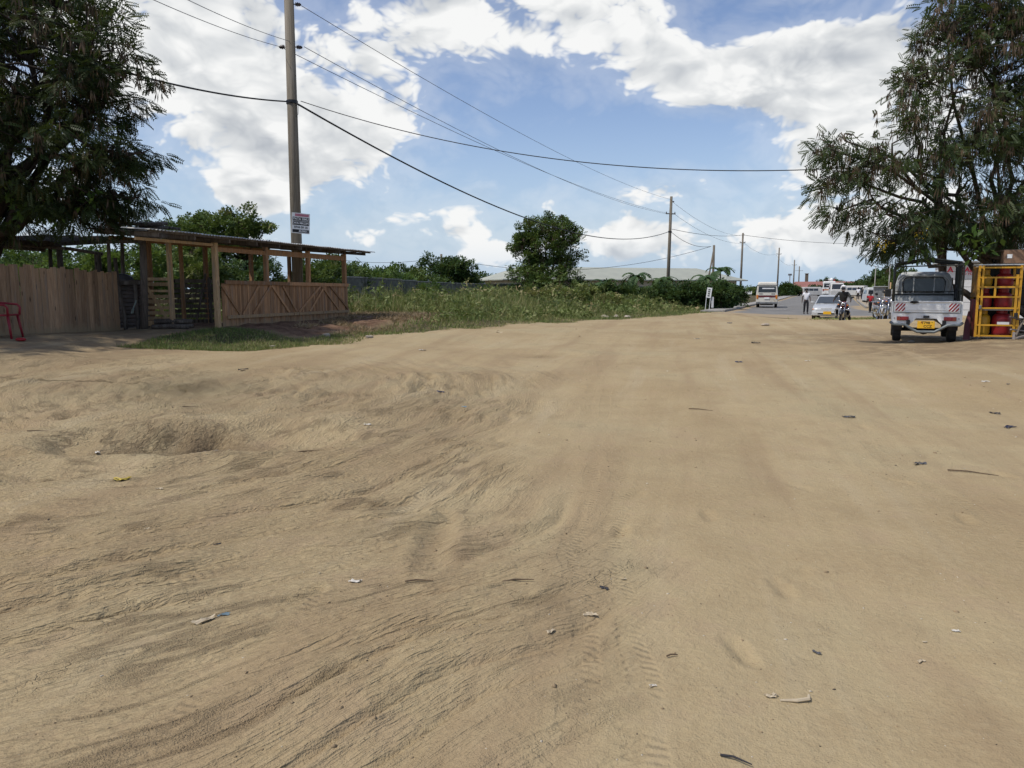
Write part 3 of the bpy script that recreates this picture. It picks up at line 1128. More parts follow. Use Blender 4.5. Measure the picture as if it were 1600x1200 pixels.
def plant(name, label, cat, base, lobes, clumps, clump_r, per, size, leafm, barkm, tmpl, trunk_r=.12, stems=1, fork=.35, group=None, seed=1,
          droop=.3, flat=.7, shell=.55, pods=None, spray_out=.5, tint0=.0, branch_r=.018, top_tint=.0, extra=None, trunk_pts=None):
    """lobes: (centre, radii) in world space. Leaves are gathered in clumps at the ends of branches."""
    rg = np.random.default_rng(seed)
    base = np.array(base, float)
    root = empty(name, base, 0, label, cat, group)
    lw = np.array([l[1][0] * l[1][1] * l[1][2] for l in lobes]) ** .8
    lw /= lw.sum()
    idx = rg.choice(len(lobes), clumps, p=lw)
    d = unit(rg, clumps)
    rr = rg.uniform(shell, 1, clumps) ** .6
    cen = np.array([lobes[i][0] for i in idx], float) + d * rr[:, None] * np.array([lobes[i][1] for i in idx], float)
    # skeleton
    tb = MB()
    nodes = []
    allc = np.array([l[0] for l in lobes], float)
    top = allc.mean(0)
    for s in range(stems):
        off = np.array([rg.normal() * .12, rg.normal() * .12, 0]) * (stems > 1)
        fk = base + off + (top - base) * fork + np.array([rg.normal(), rg.normal(), 0]) * .12 * (stems > 1) * np.linalg.norm(top - base)
        tr = bez(base + off - np.array([0, 0, .15]), fk, 0, 6, rg, .04)
        tb.tube([p - base for p in tr], [trunk_r * (1.25 if i == 0 else 1 - .07 * i) for i in range(6)], 8)
        for i in range(2, 6):
            nodes.append((tr[i], trunk_r * .6))
        for li, (lc, lr) in enumerate(lobes):
            if stems > 1 and li % stems != s and len(lobes) >= stems:
                continue
            lc = np.array(lc, float)
            lim = bez(fk, lc, rg.uniform(.05, .25) * np.linalg.norm(lc - fk) * .4, 8, rg, .05 * np.linalg.norm(lc - fk) * .5)
            tb.tube([p - base for p in lim], [max(.012, trunk_r * .62 * (1 - .11 * i)) for i in range(8)], 6)
            for i in range(1, 8):
                nodes.append((lim[i], trunk_r * .4 * (1 - .09 * i)))
    npos = np.array([n[0] for n in nodes])
    for c in cen:
        j = int(np.argmin(((npos - c) ** 2).sum(1) + (npos[:, 2] > c[2] + .3) * 1.0))
        br = bez(npos[j], c, rg.uniform(0, .2), 5, rg, .06)
        r0 = min(branch_r * 1.6, nodes[j][1])
        tb.tube([p - base for p in br], [max(.004, r0 * (1 - .2 * i)) for i in range(5)], 4, caps=False)
    trunk = tb.build('trunk', barkm, root, smooth=True)
    # leaves
    n = clumps * per
    ci = np.repeat(np.arange(clumps), per)
    od = unit(rg, n)
    cr = clump_r * rg.uniform(.6, 1.35, clumps)
    pos = cen[ci] + od * (rg.uniform(0, 1, n) ** .5)[:, None] * cr[ci][:, None] * np.array([1, 1, flat])
    ax = od * np.array([1, 1, .5]) + rg.normal(size=(n, 3)) * .5 + (cen[ci] - top) * spray_out / np.maximum(np.linalg.norm(cen[ci] - top, axis=1, keepdims=True), .1)
    ax[:, 2] -= droop
    up = np.tile(np.array([0, 0, 1.0]), (n, 1)) + rg.normal(size=(n, 3)) * .55
    sc_ = size * rg.uniform(.65, 1.35, n)
    tv, tf = tmpl
    V, Fa = instance_arrays(tv, tf, pos - base, ax, up, sc_)
    ct = rg.normal(size=clumps) * .16
    tint = np.clip(.38 + tint0 + ct[ci] + rg.normal(size=n) * .14, 0, 1)
    np_mesh('crown', V, Fa, leafm, root, np.repeat(tint, len(tv)))
    if pods:
        npod, psize, pz = pods
        wts = (cen[:, 2] - cen[:, 2].min()) + pz
        pi = rg.choice(clumps, npod, p=wts / wts.sum())
        pp = cen[pi] + unit(rg, npod) * rg.uniform(.1, 1.0, npod)[:, None] * clump_r * 1.05
        pp[:, 2] += .0
        pax = rg.normal(size=(npod, 3)) * np.array([1, 1, .12])
        tv2, tf2 = t_pods()
        V, Fa = instance_arrays(tv2, tf2, pp - base, pax, np.tile(np.array([0, 0, 1.0]), (npod, 1)), psize * rg.uniform(.7, 1.3, npod))
        o = np_mesh('seed_pods', V, Fa, POD, root, np.repeat(rg.uniform(0, 1, npod), len(tv2)))
        tag(o, kind='stuff')
    if extra:
        for (nm, em, spots, nn, rad, es) in extra:
            sp_ = np.array(spots, float)
            k = rg.integers(0, len(sp_), nn)
            pp = sp_[k] + rg.normal(size=(nn, 3)) * rad
            tv3, tf3 = t_leaf()
            ax3 = rg.normal(size=(nn, 3))
            ax3[:, 2] -= .8
            V, Fa = instance_arrays(tv3, tf3, pp - base, ax3, np.tile(np.array([0, 0, 1.0]), (nn, 1)) + rg.normal(size=(nn, 3)) * .4, es * rg.uniform(.7, 1.3, nn))
            o = np_mesh(nm, V, Fa, em, root, np.repeat(rg.uniform(0, 1, nn), len(tv3)))
            tag(o, kind='stuff')
    return root


def lobe(px, py, Y, rx, ry, rz):
    """a leafy mass whose middle is Y metres ahead at that spot; radii in metres"""
    p = P(px, py, Y)
    return ((p.x, p.y, p.z), (rx, ry, rz))


FROND = t_frond(7, .28, .17)
SPRAY = t_spray()

# the big dark tree on the left, over the fence
b0 = on(-60, 19.5)
plant('shade_tree', 'large dark spreading tree with brown pods hanging over the plank fence', 'tree', b0,
      [lobe(-150, 130, 19, 2.6, 2.6, 1.8), lobe(30, 110, 17.5, 1.9, 2.1, 1.5), lobe(130, 80, 17, 1.05, 1.3, .85), lobe(60, 250, 17, 2.0, 1.9, 1.25),
       lobe(165, 255, 17.2, 1.0, 1.2, .75), lobe(30, 330, 17.6, 1.8, 1.7, .62), lobe(140, 330, 17.6, 1.25, 1.3, .55), lobe(220, 238, 17.0, .62, .7, .22), lobe(205, 310, 17.2, .75, .8, .35), lobe(-80, -40, 18.5, 2.6, 2.6, 1.6), lobe(90, 10, 17.5, 1.35, 1.4, .8),
       lobe(-120, 300, 18.5, 2.4, 2.2, .9), lobe(195, 120, 17.2, .8, .9, .6), lobe(150, 165, 17.2, 1.0, 1.1, .6), ((-12.4, 12.6, 5.0), (2.2, 2.0, 1.0)), ((-12.6, 15.0, 5.8), (2.2, 1.8, 1.3))],
      680, .42, 25, .25, LEAF_DARK, BARK_D, FROND, trunk_r=.20, stems=3, fork=.45, seed=21, droop=.42, flat=.55, shell=.25, pods=(2600, .25, 1.0), branch_r=.028, tint0=-.02,
      extra=[('broad_leaves', LEAF_BIG, [P(15, 300, 16.6), P(30, 330, 16.6), P(75, 330, 16.6), P(95, 265, 16.6), P(135, 310, 16.7)], 150, .16, .17)])

# the airy tree on the right, over the pickup
b0 = on(1640, 20.2)
plant('pod_tree', 'airy dark tree with drooping brown pods over the white pickup', 'tree', b0,
      [lobe(1385, 335, 17.6, 1.0, 1.3, .55), lobe(1470, 345, 18.3, 1.0, 1.4, .5), lobe(1580, 330, 18.5, 1.4, 1.6, .9), lobe(1350, 260, 17.4, .75, 1.0, .55), lobe(1440, 270, 17.8, .95, 1.2, .7),
       lobe(1530, 210, 18.4, 1.1, 1.4, .95), lobe(1455, 130, 18.2, .75, .9, .62), lobe(1560, 60, 18.8, 1.2, 1.3, 1.1), lobe(1640, 160, 19, 1.5, 1.7, 1.6), lobe(1320, 220, 17.2, .55, .7, .4),
       lobe(1660, 330, 19, 1.5, 1.6, .8), lobe(1400, 380, 17.8, .75, 1.0, .28), lobe(1310, 330, 17.4, .4, .6, .3), lobe(1440, 368, 18.2, 1.2, 1.2, .28), lobe(1300, 235, 17.2, .5, .6, .4), lobe(1292, 290, 17.3, .35, .5, .3), lobe(1420, 190, 17.8, .7, .8, .45), lobe(1480, 50, 18.4, .7, .8, .7), lobe(1545, 366, 18.6, 1.1, 1.0, .3), lobe(1690, 20, 19.5, 1.4, 1.4, 1.3), lobe(1520, -20, 18.8, .8, .9, .7)],
      680, .40, 16, .22, LEAF_GREY, BARK, FROND, trunk_r=.12, stems=5, fork=.30, seed=8, droop=.5, flat=.7, shell=.2, pods=(2900, .22, .8), branch_r=.026, tint0=.05,
      extra=[('broad_leaves', LEAF_BIG, [P(1515, 375, 16.9), P(1530, 390, 16.9), P(1450, 398, 17.0)], 60, .13, .20), ('blossom', BLOOM, [P(1382, 384, 17.0), P(1374, 381, 17.0), P(1440, 366, 17.0)], 70, .07, .06)])

# the round tree in the middle distance
b0 = on(852, 56)
plant('round_tree', 'tall round-crowned olive tree alone above the verge bushes', 'tree', b0,
      [lobe(852, 385, 56, 2.3, 2.0, 1.6), lobe(826, 362, 56, 1.3, 1.3, 1.0), lobe(880, 366, 55.5, 1.2, 1.2, 1.1), lobe(850, 350, 56, 1.5, 1.4, .75), lobe(855, 415, 56, 2.3, 1.8, .9), lobe(815, 385, 56, .8, .9, .8), lobe(898, 400, 56, .7, .8, .8), lobe(870, 440, 55, 2.6, 2, .9), lobe(820, 430, 55, 1.4, 1.2, 1.0)],
      300, .46, 17, .27, LEAF_MID, BARK, SPRAY, trunk_r=.16, stems=3, fork=.25, seed=31, droop=.15, flat=.9, shell=.35, branch_r=.02, tint0=.0, pods=(450, .30, 1.0))

# trees behind the stall
b0 = on(350, 33)
plant('leafy_tree', 'mid green leafy tree rising behind the timber stall roof', 'tree', b0,
      [lobe(335, 365, 33, 1.35, 1.5, 1.0), lobe(375, 350, 33, .9, 1.0, .75), lobe(300, 400, 33, 1.2, 1.4, 1.2), lobe(360, 410, 33, 1.5, 1.5, 1.2), lobe(412, 352, 33, .55, .6, .38), lobe(395, 395, 33, .7, .8, .5)],
      190, .36, 26, .22, LEAF_MID, BARK, SPRAY, trunk_r=.10, stems=3, fork=.3, seed=41, droop=.05, shell=.3, tint0=.02)
b0 = on(265, 38)
plant('dark_tree', 'dark dense tree half hidden between big tree and stall roof', 'tree', b0,
      [lobe(265, 385, 38, 1.7, 1.6, 1.3), lobe(310, 365, 38, 1.2, 1.2, .9), lobe(285, 430, 37, 2.0, 1.6, 1.0)],
      110, .5, 24, .26, LEAF_DEEP, BARK_D, SPRAY, trunk_r=.14, fork=.4, seed=42, shell=.3)


def bush(name, label, cat, px, Y, w, h, n, leaf, seed, lm, up=.5, group=None, cl=.34, tint0=0.0, per=17, tm=None):
    b = on(px, Y)
    rg = np.random.default_rng(seed + 900)
    lb = [((b.x, b.y, b.z + h * .48), (w * .5, w * .45, h * .46))]
    for k in range(4):
        lb.append(((b.x + rg.uniform(-.38, .38) * w, b.y + rg.uniform(-.2, .2) * w, b.z + h * rg.uniform(.3, .8)), (w * rg.uniform(.18, .30), w * .22, h * rg.uniform(.15, .28))))
    return plant(name, label, cat, b, lb, n, cl, per, leaf, lm, BARK, tm or SPRAY, trunk_r=.05, stems=3, fork=.4, seed=seed, droop=.0, shell=.3, group=group, branch_r=.012, tint0=tint0)


GB = 'shrubs growing behind the stall and fence'
bush('shrub', 'bright green shrub seen over the plank fence by the leaning post', 'shrub', 40, 26, 3.6, 2.5, 70, .20, 51, LEAF_LIGHT, group=GB)
bush('shrub', 'bright green shrub seen over the right half of the plank fence', 'shrub', 130, 25, 3.2, 2.35, 70, .20, 52, LEAF_LIGHT, group=GB)
bush('shrub', 'bright green shrub between the rough porch post and pallet gate', 'shrub', 215, 25, 2.8, 2.6, 66, .20, 53, LEAF_LIGHT, group=GB)
bush('shrub', 'tall green shrub seen through the open left bay of the stall', 'shrub', 295, 27, 3.0, 2.9, 70, .20, 54, LEAF_MID, group=GB, tint0=.1)
bush('shrub', 'dark green shrub seen inside the stall window left of the pole', 'shrub', 385, 29, 3.4, 2.3, 66, .22, 55, LEAF_DEEP, group=GB)
bush('shrub', 'green shrub seen in the stall window right of the pole', 'shrub', 470, 33, 3.6, 2.4, 66, .22, 56, LEAF_MID, group=GB)
bush('shrub', 'green shrub at the right end of the stall under the eave', 'shrub', 535, 38, 4.0, 2.8, 66, .24, 57, LEAF_MID, group=GB)
bush('shrub', 'far left low green shrub beyond the shelter posts', 'shrub', -40, 27, 3.4, 2.4, 60, .2, 58, LEAF_LIGHT, group=GB)
GW = 'bushes growing beyond the grey wall'
bush('bush', 'yellow green low bush just right of the stall behind the wall', 'bush', 590, 52, 5.0, 2.5, 66, .30, 61, LEAF_LIGHT, group=GW, cl=.5, tint0=-.1)
bush('bush', 'small round dark tree-like bush left of the far wooden pole', 'bush', 632, 75, 3.6, 4.1, 70, .34, 62, LEAF_DEEP, group=GW, cl=.5)
bush('bush', 'mid green bush rising over the middle of the wall', 'bush', 655, 55, 4.5, 2.7, 66, .30, 63, LEAF_MID, group=GW, cl=.48)
bush('bush', 'tall dark green broad-leaved bush in front of the far wooden pole', 'bush', 690, 58, 4.8, 4.0, 90, .36, 64, LEAF_DEEP, group=GW, cl=.5)
bush('bush', 'dark bush between broad-leaved bush and pale building', 'bush', 726, 58, 2.4, 2.5, 60, .32, 65, LEAF_MID, group=GW, cl=.45)
bush('bush', 'bright young bush growing at the wall, in front of it', 'bush', 672, 40, 1.7, 1.55, 40, .18, 66, LEAF_LIGHT, group=GW, cl=.26)
bush('bush', 'dark leafy bush right below the corner of the pale building', 'bush', 800, 58, 2.6, 1.35, 56, .28, 67, LEAF_DEEP, group=GW, cl=.4)
GV = 'dark shrubs along the verge near the road'
for i, (px, Y, w, h, lb) in enumerate([(935, 60, 3.0, 1.7, 'dark verge shrub just right of the round tree'), (985, 61, 4.0, 2.0, 'wide dark verge shrub below the long pale roof'), (1035, 62, 3.6, 2.1, 'dark verge shrub at the foot of the second pole'),
                                      (1078, 60, 3.2, 2.4, 'tall dark verge shrub left of the small white signboards'), (1125, 60, 2.8, 2.2, 'rounded dark shrub right of the small white signboards'), (1147, 66, 2.2, 2.0, 'last dark shrub of the row, at the pavement end')]):
    bush('shrub', lb, 'shrub', px, Y, w, h, 80, .32, 70 + i, LEAF_DEEP, group=GV, cl=.44, tint0=.02)
GO = 'brownish bushes standing in the tall grass'
for i, (px, Y, w, h, lb) in enumerate([(765, 41, 2.6, 1.25, 'brownish weedy bush in tall grass below the pale building'), (880, 44, 3.6, 1.45, 'wide olive brown bush below the round tree'), (835, 46, 3.0, 1.35, 'olive bush in the grass left of the round tree foot'), (940, 48, 3.0, 1.2, 'reddish brown dry bush right of the olive brown bush')]):
    bush('bush', lb, 'bush', px, Y, w, h, 60, .24, 80 + i, GRASS, group=GO, cl=.34, tint0=.1)

# far trees
GF = 'far trees along the skyline'
for i, (px, Y, w, h, lm, lb) in enumerate([(1292, 230, 9, 5.0, LEAF_DEEP, 'far dome-shaped tree behind the loaded bus'), (1375, 150, 9, 6.0, LEAF_DEEP, 'big dark tree left of the pickup frame at the far roadside'), (1392, 120, 6, 4.3, LEAF_MID, 'greener tree right of the grey lamp post beside pickup'), (1358, 175, 5, 3.6, LEAF_DEEP, 'small dark far tree left of the grey lamp post'),
                                          (1180, 170, 6, 1.6, LEAF_MID, 'low far tree left of the cream minibus'), (1228, 150, 4, 2.3, LEAF_DEEP, 'dark bushy far tree just right of the cream minibus'), (1272, 190, 4, 2.2, LEAF_DEEP, 'far dark tree left of the loaded bus'), (1308, 195, 5, 2.5, LEAF_DEEP, 'far dark tree right of the loaded bus'),
                                          (1335, 185, 6, 3.0, LEAF_DEEP, 'reddish dark far tree in front of the red roof')]):
    bush('far_tree', lb, 'tree', px, Y, w, h, 80, .62, 90 + i, lm, group=GF, cl=.75, per=16)
for i, (px, Y, w, h, lb) in enumerate([(575, 110, 14, 4.5, 'hazy far tree row just right of the stall roof'), (610, 130, 9, 4.4, 'far tree left of the small dark round bush'), (745, 140, 16, 4.2, 'far bluish green tree row beside the pale building'), (520, 100, 12, 5, 'far tree behind the right end of the stall'), (100, 70, 14, 5, 'far tree beyond the plank fence'), (-120, 80, 16, 6, 'far tree out beyond the left shelter')]):
    bush('far_tree', lb, 'tree', px, Y, w, h, 90, .7, 110 + i, LEAF_DEEP, group=GF, cl=.9, per=16)


def palm(label, px, Y, h, seed, n=14, L=1.7):
    rg = random.Random(seed)
    b = on(px, Y)
    root = empty('palm', b, 0, label, 'palm', 'small palms in front of the long pale roof')
    MB().tube([(0, 0, -.2), (.04, 0, h * .5), (.02, .03, h)], .11, 8, .07).build('trunk', BARK, root, smooth=True)
    tv, tf = t_frond(12, .22, .05)
    for k in range(n):
        a = 2 * math.pi * k / n + rg.uniform(-.2, .2)
        e = rg.uniform(.1, 1.0)
        vs, fs, bb = [], [], 0
        # a drooping rib with leaflets on both sides
        m = 9
        rib = []
        x = z = 0.0
        for i in range(m + 1):
            rib.append((x, z))
            x += L / m * math.cos(e)
            z += L / m * math.sin(e)
            e -= .22
        mb = MB()
        for i in range(m):
            for sg in (-1, 1):
                x0, z0 = rib[i]
                x1, z1 = rib[i + 1]
                w = .34 * math.sin(math.pi * (i + 1.2) / (m + 1.6))
                mb.add([(x0, 0, z0), (x1, 0, z1), (x1 + .10, sg * w, z1 - .10), (x0 + .16, sg * w, z0 - .10)], [(0, 1, 2, 3)])
        o = mb.build('frond', LEAF_DEEP, root)
        o.location = (0, 0, h)
        o.rotation_euler = (0, 0, a)
        at = o.data.attributes.new('tint', 'FLOAT', 'POINT')
        at.data.foreach_set('value', np.full(len(o.data.vertices), rg.uniform(.1, .6), dtype=np.float32))
    return root


palm('small palm right of the round tree against pale roof', 943, 76, 2.0, 1)
palm('palm with high crown against the left part of the pale roof', 992, 74, 2.6, 2)
palm('palm left of the second utility pole against pale roof', 1034, 75, 2.2, 3)
palm('palm below the strutted short pole', 1100, 74, 2.5, 4)
palm('dark palm at the right gable end of the pale roof', 1122, 80, 3.4, 5)


# ------------------------------------------------------------------ grass
def grass(name, n, gen, hfun, wid, matl, seed, tint0=.35, lean=.35, tsd=.2):
    rg = np.random.default_rng(seed)
    x, y, keep_h = gen(rg, n)
    h = hfun(rg, x, y) * keep_h
    k = h > .03
    x, y, h = x[k], y[k], h[k]
    z = gz(x, y) - .02
    m = len(x)
    a = rg.uniform(0, 2 * np.pi, m)
    ax = np.stack([np.cos(a), np.sin(a), np.zeros(m)], 1)
    up = np.stack([rg.normal(size=m) * lean, rg.normal(size=m) * lean, np.ones(m)], 1)
    up /= np.linalg.norm(up, axis=1, keepdims=True)
    ax = ax - up * (ax * up).sum(1, keepdims=True)
    ax /= np.linalg.norm(ax, axis=1, keepdims=True)
    yy = np.cross(up, ax)
    tv, tf = t_blade()
    w = wid * (1 + np.clip((y - 15) / 30, 0, 3)) * rg.uniform(.7, 1.3, m)
    V = (tv[None, :, 0:1] * (h * rg.uniform(.4, 1.4, m))[:, None, None] * ax[:, None, :] + tv[None, :, 1:2] * w[:, None, None] * yy[:, None, :]
         + tv[None, :, 2:3] * h[:, None, None] * up[:, None, :]) + np.stack([x, y, z], 1)[:, None, :]
    Fa = tf[None] + (np.arange(m) * len(tv))[:, None, None]
    pat = gn(x * .35, y * .35, 71) * .5 + gn(x * 1.4, y * 1.4, 72) * .25
    tint = np.clip(tint0 + pat + rg.normal(size=m) * tsd, 0, 1)
    o = np_mesh(name, V.reshape(-1, 3), Fa.reshape(-1, 4), matl, None, np.repeat(tint, len(tv)))
    return o


def gen_verge(rg, n):
    # denser close by: distance drawn so that the picture is evenly covered
    y = 15 + (72 - 15) * rg.uniform(0, 1, n) ** 1.7
    ex = np.interp(y, VERGE[:, 1], VERGE[:, 0])
    x = ex + .6 - rg.uniform(0, 1, n) ** 1.3 * (5 + y * .36)
    d = verge_dist(x, y) + gn(x * .9, y * .9, 44) * .5 + gn(x * 3, y * 3, 45) * .35
    ok = (d > 0) & (dug_mask(x, y) < .4) & (bare_mask(x, y) < .4)
    # nothing grows on the pavement
    a = (x - R0.x) * RD.x + (y - R0.y) * RD.y
    b = (x - R0.x) * RN.x + (y - R0.y) * RN.y
    ok &= ~((a > -1.5) & (b > -1.9))
    return x, y, ok.astype(float)


def h_verge(rg, x, y):
    d = verge_dist(x, y)
    t, s = stall_uv(x, y)
    tall = sst(.3, 3.2, d) * sst(19.5, 25, y)
    back = sst(2.5, 6.0, d) * sst(24, 34, y)
    base = .06 + .05 * rg.uniform(0, 1, len(x))
    hh = base + tall * (.32 + .38 * gn(x * .6, y * .6, 73)) + back * (.56 + .7 * np.maximum(gn(x * .4, y * .4, 74), -.4))
    return hh * rg.uniform(.5, 1.25, len(x))


g1 = grass('grass', 105000, gen_verge, h_verge, .013, GRASS, 5, tint0=.45, tsd=.24)
tag(g1, 'green and straw coloured tall grass covering the verge', 'grass', kind='stuff')


def weeds(n, seed):
    """leafy stems standing in the grass"""
    rg = np.random.default_rng(seed)
    x, y, ok = gen_verge(rg, n)
    h = h_verge(rg, x, y)
    k = (ok > 0) & (h > .22) & (gn(x * .5, y * .5, 78) + rg.normal(size=n) * .25 > .0)
    x, y, h = x[k], y[k], h[k]
    m = len(x)
    z = gz(x, y) + h * rg.uniform(.25, 1.15, m)
    ax = unit(rg, m)
    ax[:, 2] = np.abs(ax[:, 2])
    tv, tf = t_spray(7, 5, .12)
    V, Fa = instance_arrays(tv, tf, np.stack([x, y, z], 1), ax, np.tile(np.array([0, 0, 1.0]), (m, 1)) + rg.normal(size=(m, 3)) * .5, (.13 + .004 * y) * rg.uniform(.6, 1.4, m))
    tint = np.clip(.42 + gn(x * .3, y * .3, 79) * .6 + rg.normal(size=m) * .2, 0, 1)
    return np_mesh('weeds', V, Fa, WEED, None, np.repeat(tint, len(tv)))


WEED = leafmat('weed leaf', [(0.0837, 0.1255, 0.0335), (0.1465, 0.1925, 0.0544), (0.2198, 0.226, 0.0837), (0.3139, 0.2302, 0.1214)], 0.25)
tag(weeds(26000, 91), 'olive and brownish leafy weeds mixed into the verge grass', 'weeds', kind='stuff')


def gen_short(rg, n):
    x = rg.uniform(-9.0, -3.0, n)
    y = rg.uniform(14.5, 20, n)
    t, s = stall_uv(x, y)
    d = verge_dist(x, y) + gn(x * .9, y * .9, 44) * .5 + gn(x * 3, y * 3, 45) * .35
    ok = (d > 0) & (s < -.1 + gn(x * 2, y * 2, 46) * .4) & (dug_mask(x, y) < .35) & (bare_mask(x, y) < .5) & (x < -4.2 + gn(x * 2, y * 2, 47))
    return x, y, ok.astype(float)


g2 = grass('short_grass', 45000, gen_short, lambda rg, x, y: .03 + .075 * rg.uniform(0, 1, len(x)) ** 2, .010, GRASS, 6, tint0=.18, lean=.6, tsd=.15)
tag(g2, 'short trodden green grass patch before the timber stall', 'grass', kind='stuff')


def gen_hay(rg, n):
    t = rg.uniform(1.0, 12.2, n)
    s = rg.uniform(-3.1, 1.6, n)
    x = SA.x + SD.x * t + SB.x * s
    y = SA.y + SD.y * t + SB.y * s
    pile = sst(.05, .25, gn(x * .8, y * .8, 76) + .5 * sst(6, 8.5, t) - .12 + .2 * sst(-1.2, -2.2, s))
    ok = (dug_mask(x, y) > .15) & ~((t < 6.8) & (s > -.15)) & (rg.uniform(0, 1, n) < pile)
    return x, y, ok.astype(float)


g3 = grass('dry_grass', 40000, gen_hay, lambda rg, x, y: .08 + .16 * rg.uniform(0, 1, len(x)), .013, HAY, 7, tint0=.45, lean=1.6)
tag(g3, 'heaped dry brown cut grass on the dug earth', 'grass', kind='stuff')


def gen_right(rg, n):
    c = rg.integers(0, 3, n)
    cx = np.array([19.5, 21.0, 17.9])[c]
    cy = np.array([41.0, 43.0, 39.0])[c]
    x = cx + rg.normal(size=n) * 1.1
    y = cy + rg.normal(size=n) * .7
    return x, y, np.ones(n)


g4 = grass('roadside_grass', 5000, gen_right, lambda rg, x, y: .05 + .12 * rg.uniform(0, 1, len(x)), .02, GRASS, 8, tint0=.6, lean=.6)
tag(g4, 'thin low grass patch beside the parked motorcycles', 'grass', kind='stuff')
# ------------------------------------------------------------------ fences, stall and shelters on the left
def obj_at(name, me, parent, loc, rot=(0, 0, 0), scl=(1, 1, 1)):
    o = bpy.data.objects.new(name, me)
    COL.objects.link(o)
    o.parent = parent
    o.location = loc
    o.rotation_euler = rot
    o.scale = scl
    return o


def box_mesh(name, d, mat, z0=True):
    mb = MB().box((0, 0, d[2] / 2 if z0 else 0), d)
    me = mb.mesh(name)
    me.materials.append(mat)
    return me


# --- plank fence
FA, FB = P(-95, 520, 13.9), P(181, 517, 18.5)
FA.z, FB.z = G(FA.x, FA.y), G(FB.x, FB.y)
fdir = Vector((FB.x - FA.x, FB.y - FA.y, 0))
flen = fdir.length
fdir.normalize()
frot = math.atan2(fdir.y, fdir.x)
fence = empty('plank_fence', FA, 0, 'weathered brown upright plank fence at far left', 'fence')
pl_me = []
for k in range(6):
    w = .145
    mb = MB()
    rg = random.Random(k)
    top = [(-w / 2, 1.42 + rg.uniform(-.012, .012)), (w / 2, 1.42 + rg.uniform(-.012, .012))]
    for s in (0,):
        vs = []
        for yy in (-.011, .011):
            vs += [(-w / 2, yy, -.06), (w / 2, yy, -.06), (top[1][0], yy, top[1][1]), (top[0][0], yy, top[0][1])]
        mb.add(vs, [(0, 1, 2, 3), (7, 6, 5, 4), (0, 4, 5, 1), (1, 5, 6, 2), (2, 6, 7, 3), (3, 7, 4, 0)])
    me = mb.mesh('plank')
    me.materials.append(WOOD_FENCE)
    pl_me.append(me)
t = 0.0
rg = random.Random(5)
while t < flen:
    w = rg.choice((.085, .11, .13, .15, .17)) * rg.uniform(.9, 1.1)
    p = fdir * (t + w / 2)
    zz = G(FA.x + p.x, FA.y + p.y) - FA.z
    o = obj_at('plank', rg.choice(pl_me), fence, (p.x, p.y + rg.uniform(-.008, .008), zz), (rg.uniform(-.012, .012), rg.uniform(-.012, .012), frot), ((w - .008) / .145, 1, rg.uniform(.975, 1.02)))
    t += w
for zz in (.35, 1.1):
    mb = MB().bar(Vector((0, 0, zz)) - Vector((-fdir.y, fdir.x, 0)) * -.05, fdir * flen + Vector((0, 0, zz + G(FB.x, FB.y) - FA.z)) - Vector((-fdir.y, fdir.x, 0)) * -.05, .05, .08)
    mb.build('rail', WOOD_OLD, fence)

# --- dark rusty sheet screen between the plank fence and the pallet gate
SC = on(204, 18.9)
screen = empty('sheet_screen', SC, 0, 'dark rusty corrugated sheet screen between plank fence and pallet gate', 'screen')
for k in range(4):
    zz0 = .03 + k * .29
    mb = MB()
    n = 10
    loops = []
    for i in range(n + 1):
        z_ = zz0 + .32 * i / n
        y_ = .018 * math.sin(i * 2.1) + .02 * k
        loops.append([(-.42, y_, z_), (.36, y_, z_), (.36, y_ + .006, z_), (-.42, y_ + .006, z_)])
    mb.loft(loops)
    o = mb.build('corrugated_sheet', RUSTY, screen)
    o.rotation_euler = (0, random.uniform(-.03, .03), 0)
MB().bar((-.45, -.06, 1.13), (.35, -.05, 1.15), .05, .09).build('rail', WOOD_OLD, screen)
MB().tube([(-.20, -.12, 1.75), (-.16, -.13, 1.1), (-.05, -.16, .5), (.0, -.2, 0)], .045, 7, .05).build('leaning_pole', WOOD_OLD, screen, smooth=True)
MB().box((.22, -.04, .6), (.07, .05, 1.2)).build('stake', WOOD_OLD, screen)
MB().loft([[(-.44, .08, 1.15), (.12, .08, 1.15), (.12, .2, 1.15), (-.44, .2, 1.15)], [(-.40, .09, 1.3), (.06, .09, 1.3), (.06, .19, 1.3), (-.40, .19, 1.3)], [(-.36, .1, 1.37), (-.10, .1, 1.37), (-.10, .17, 1.37), (-.36, .17, 1.37)]]).build('tarpaulin', BLACK_M, screen, bevel=.03)
sk = MB()
for (a, b_) in (((.33, -.25, .72), (.24, -.27, .50)), ((.24, -.27, .50), (.20, -.25, .40))):
    sk.bar(a, b_, .06, .02)
o = sk.build('plastic_strip', plain('greenish plastic', (.30, .36, .33), .5), None)
o.location = SC
tag(o, 'torn pale green plastic strip hanging on the rough porch post', 'plastic')

# --- rough porch with two posts and a small dark roof, left of the stall
PO = on(200, 18.4)
porch = empty('rough_porch', PO, 0, 'rough pole porch with small dark ragged roof left of the stall', 'porch')


def rel(px, py, Y, o):
    return P(px, py, Y) - o


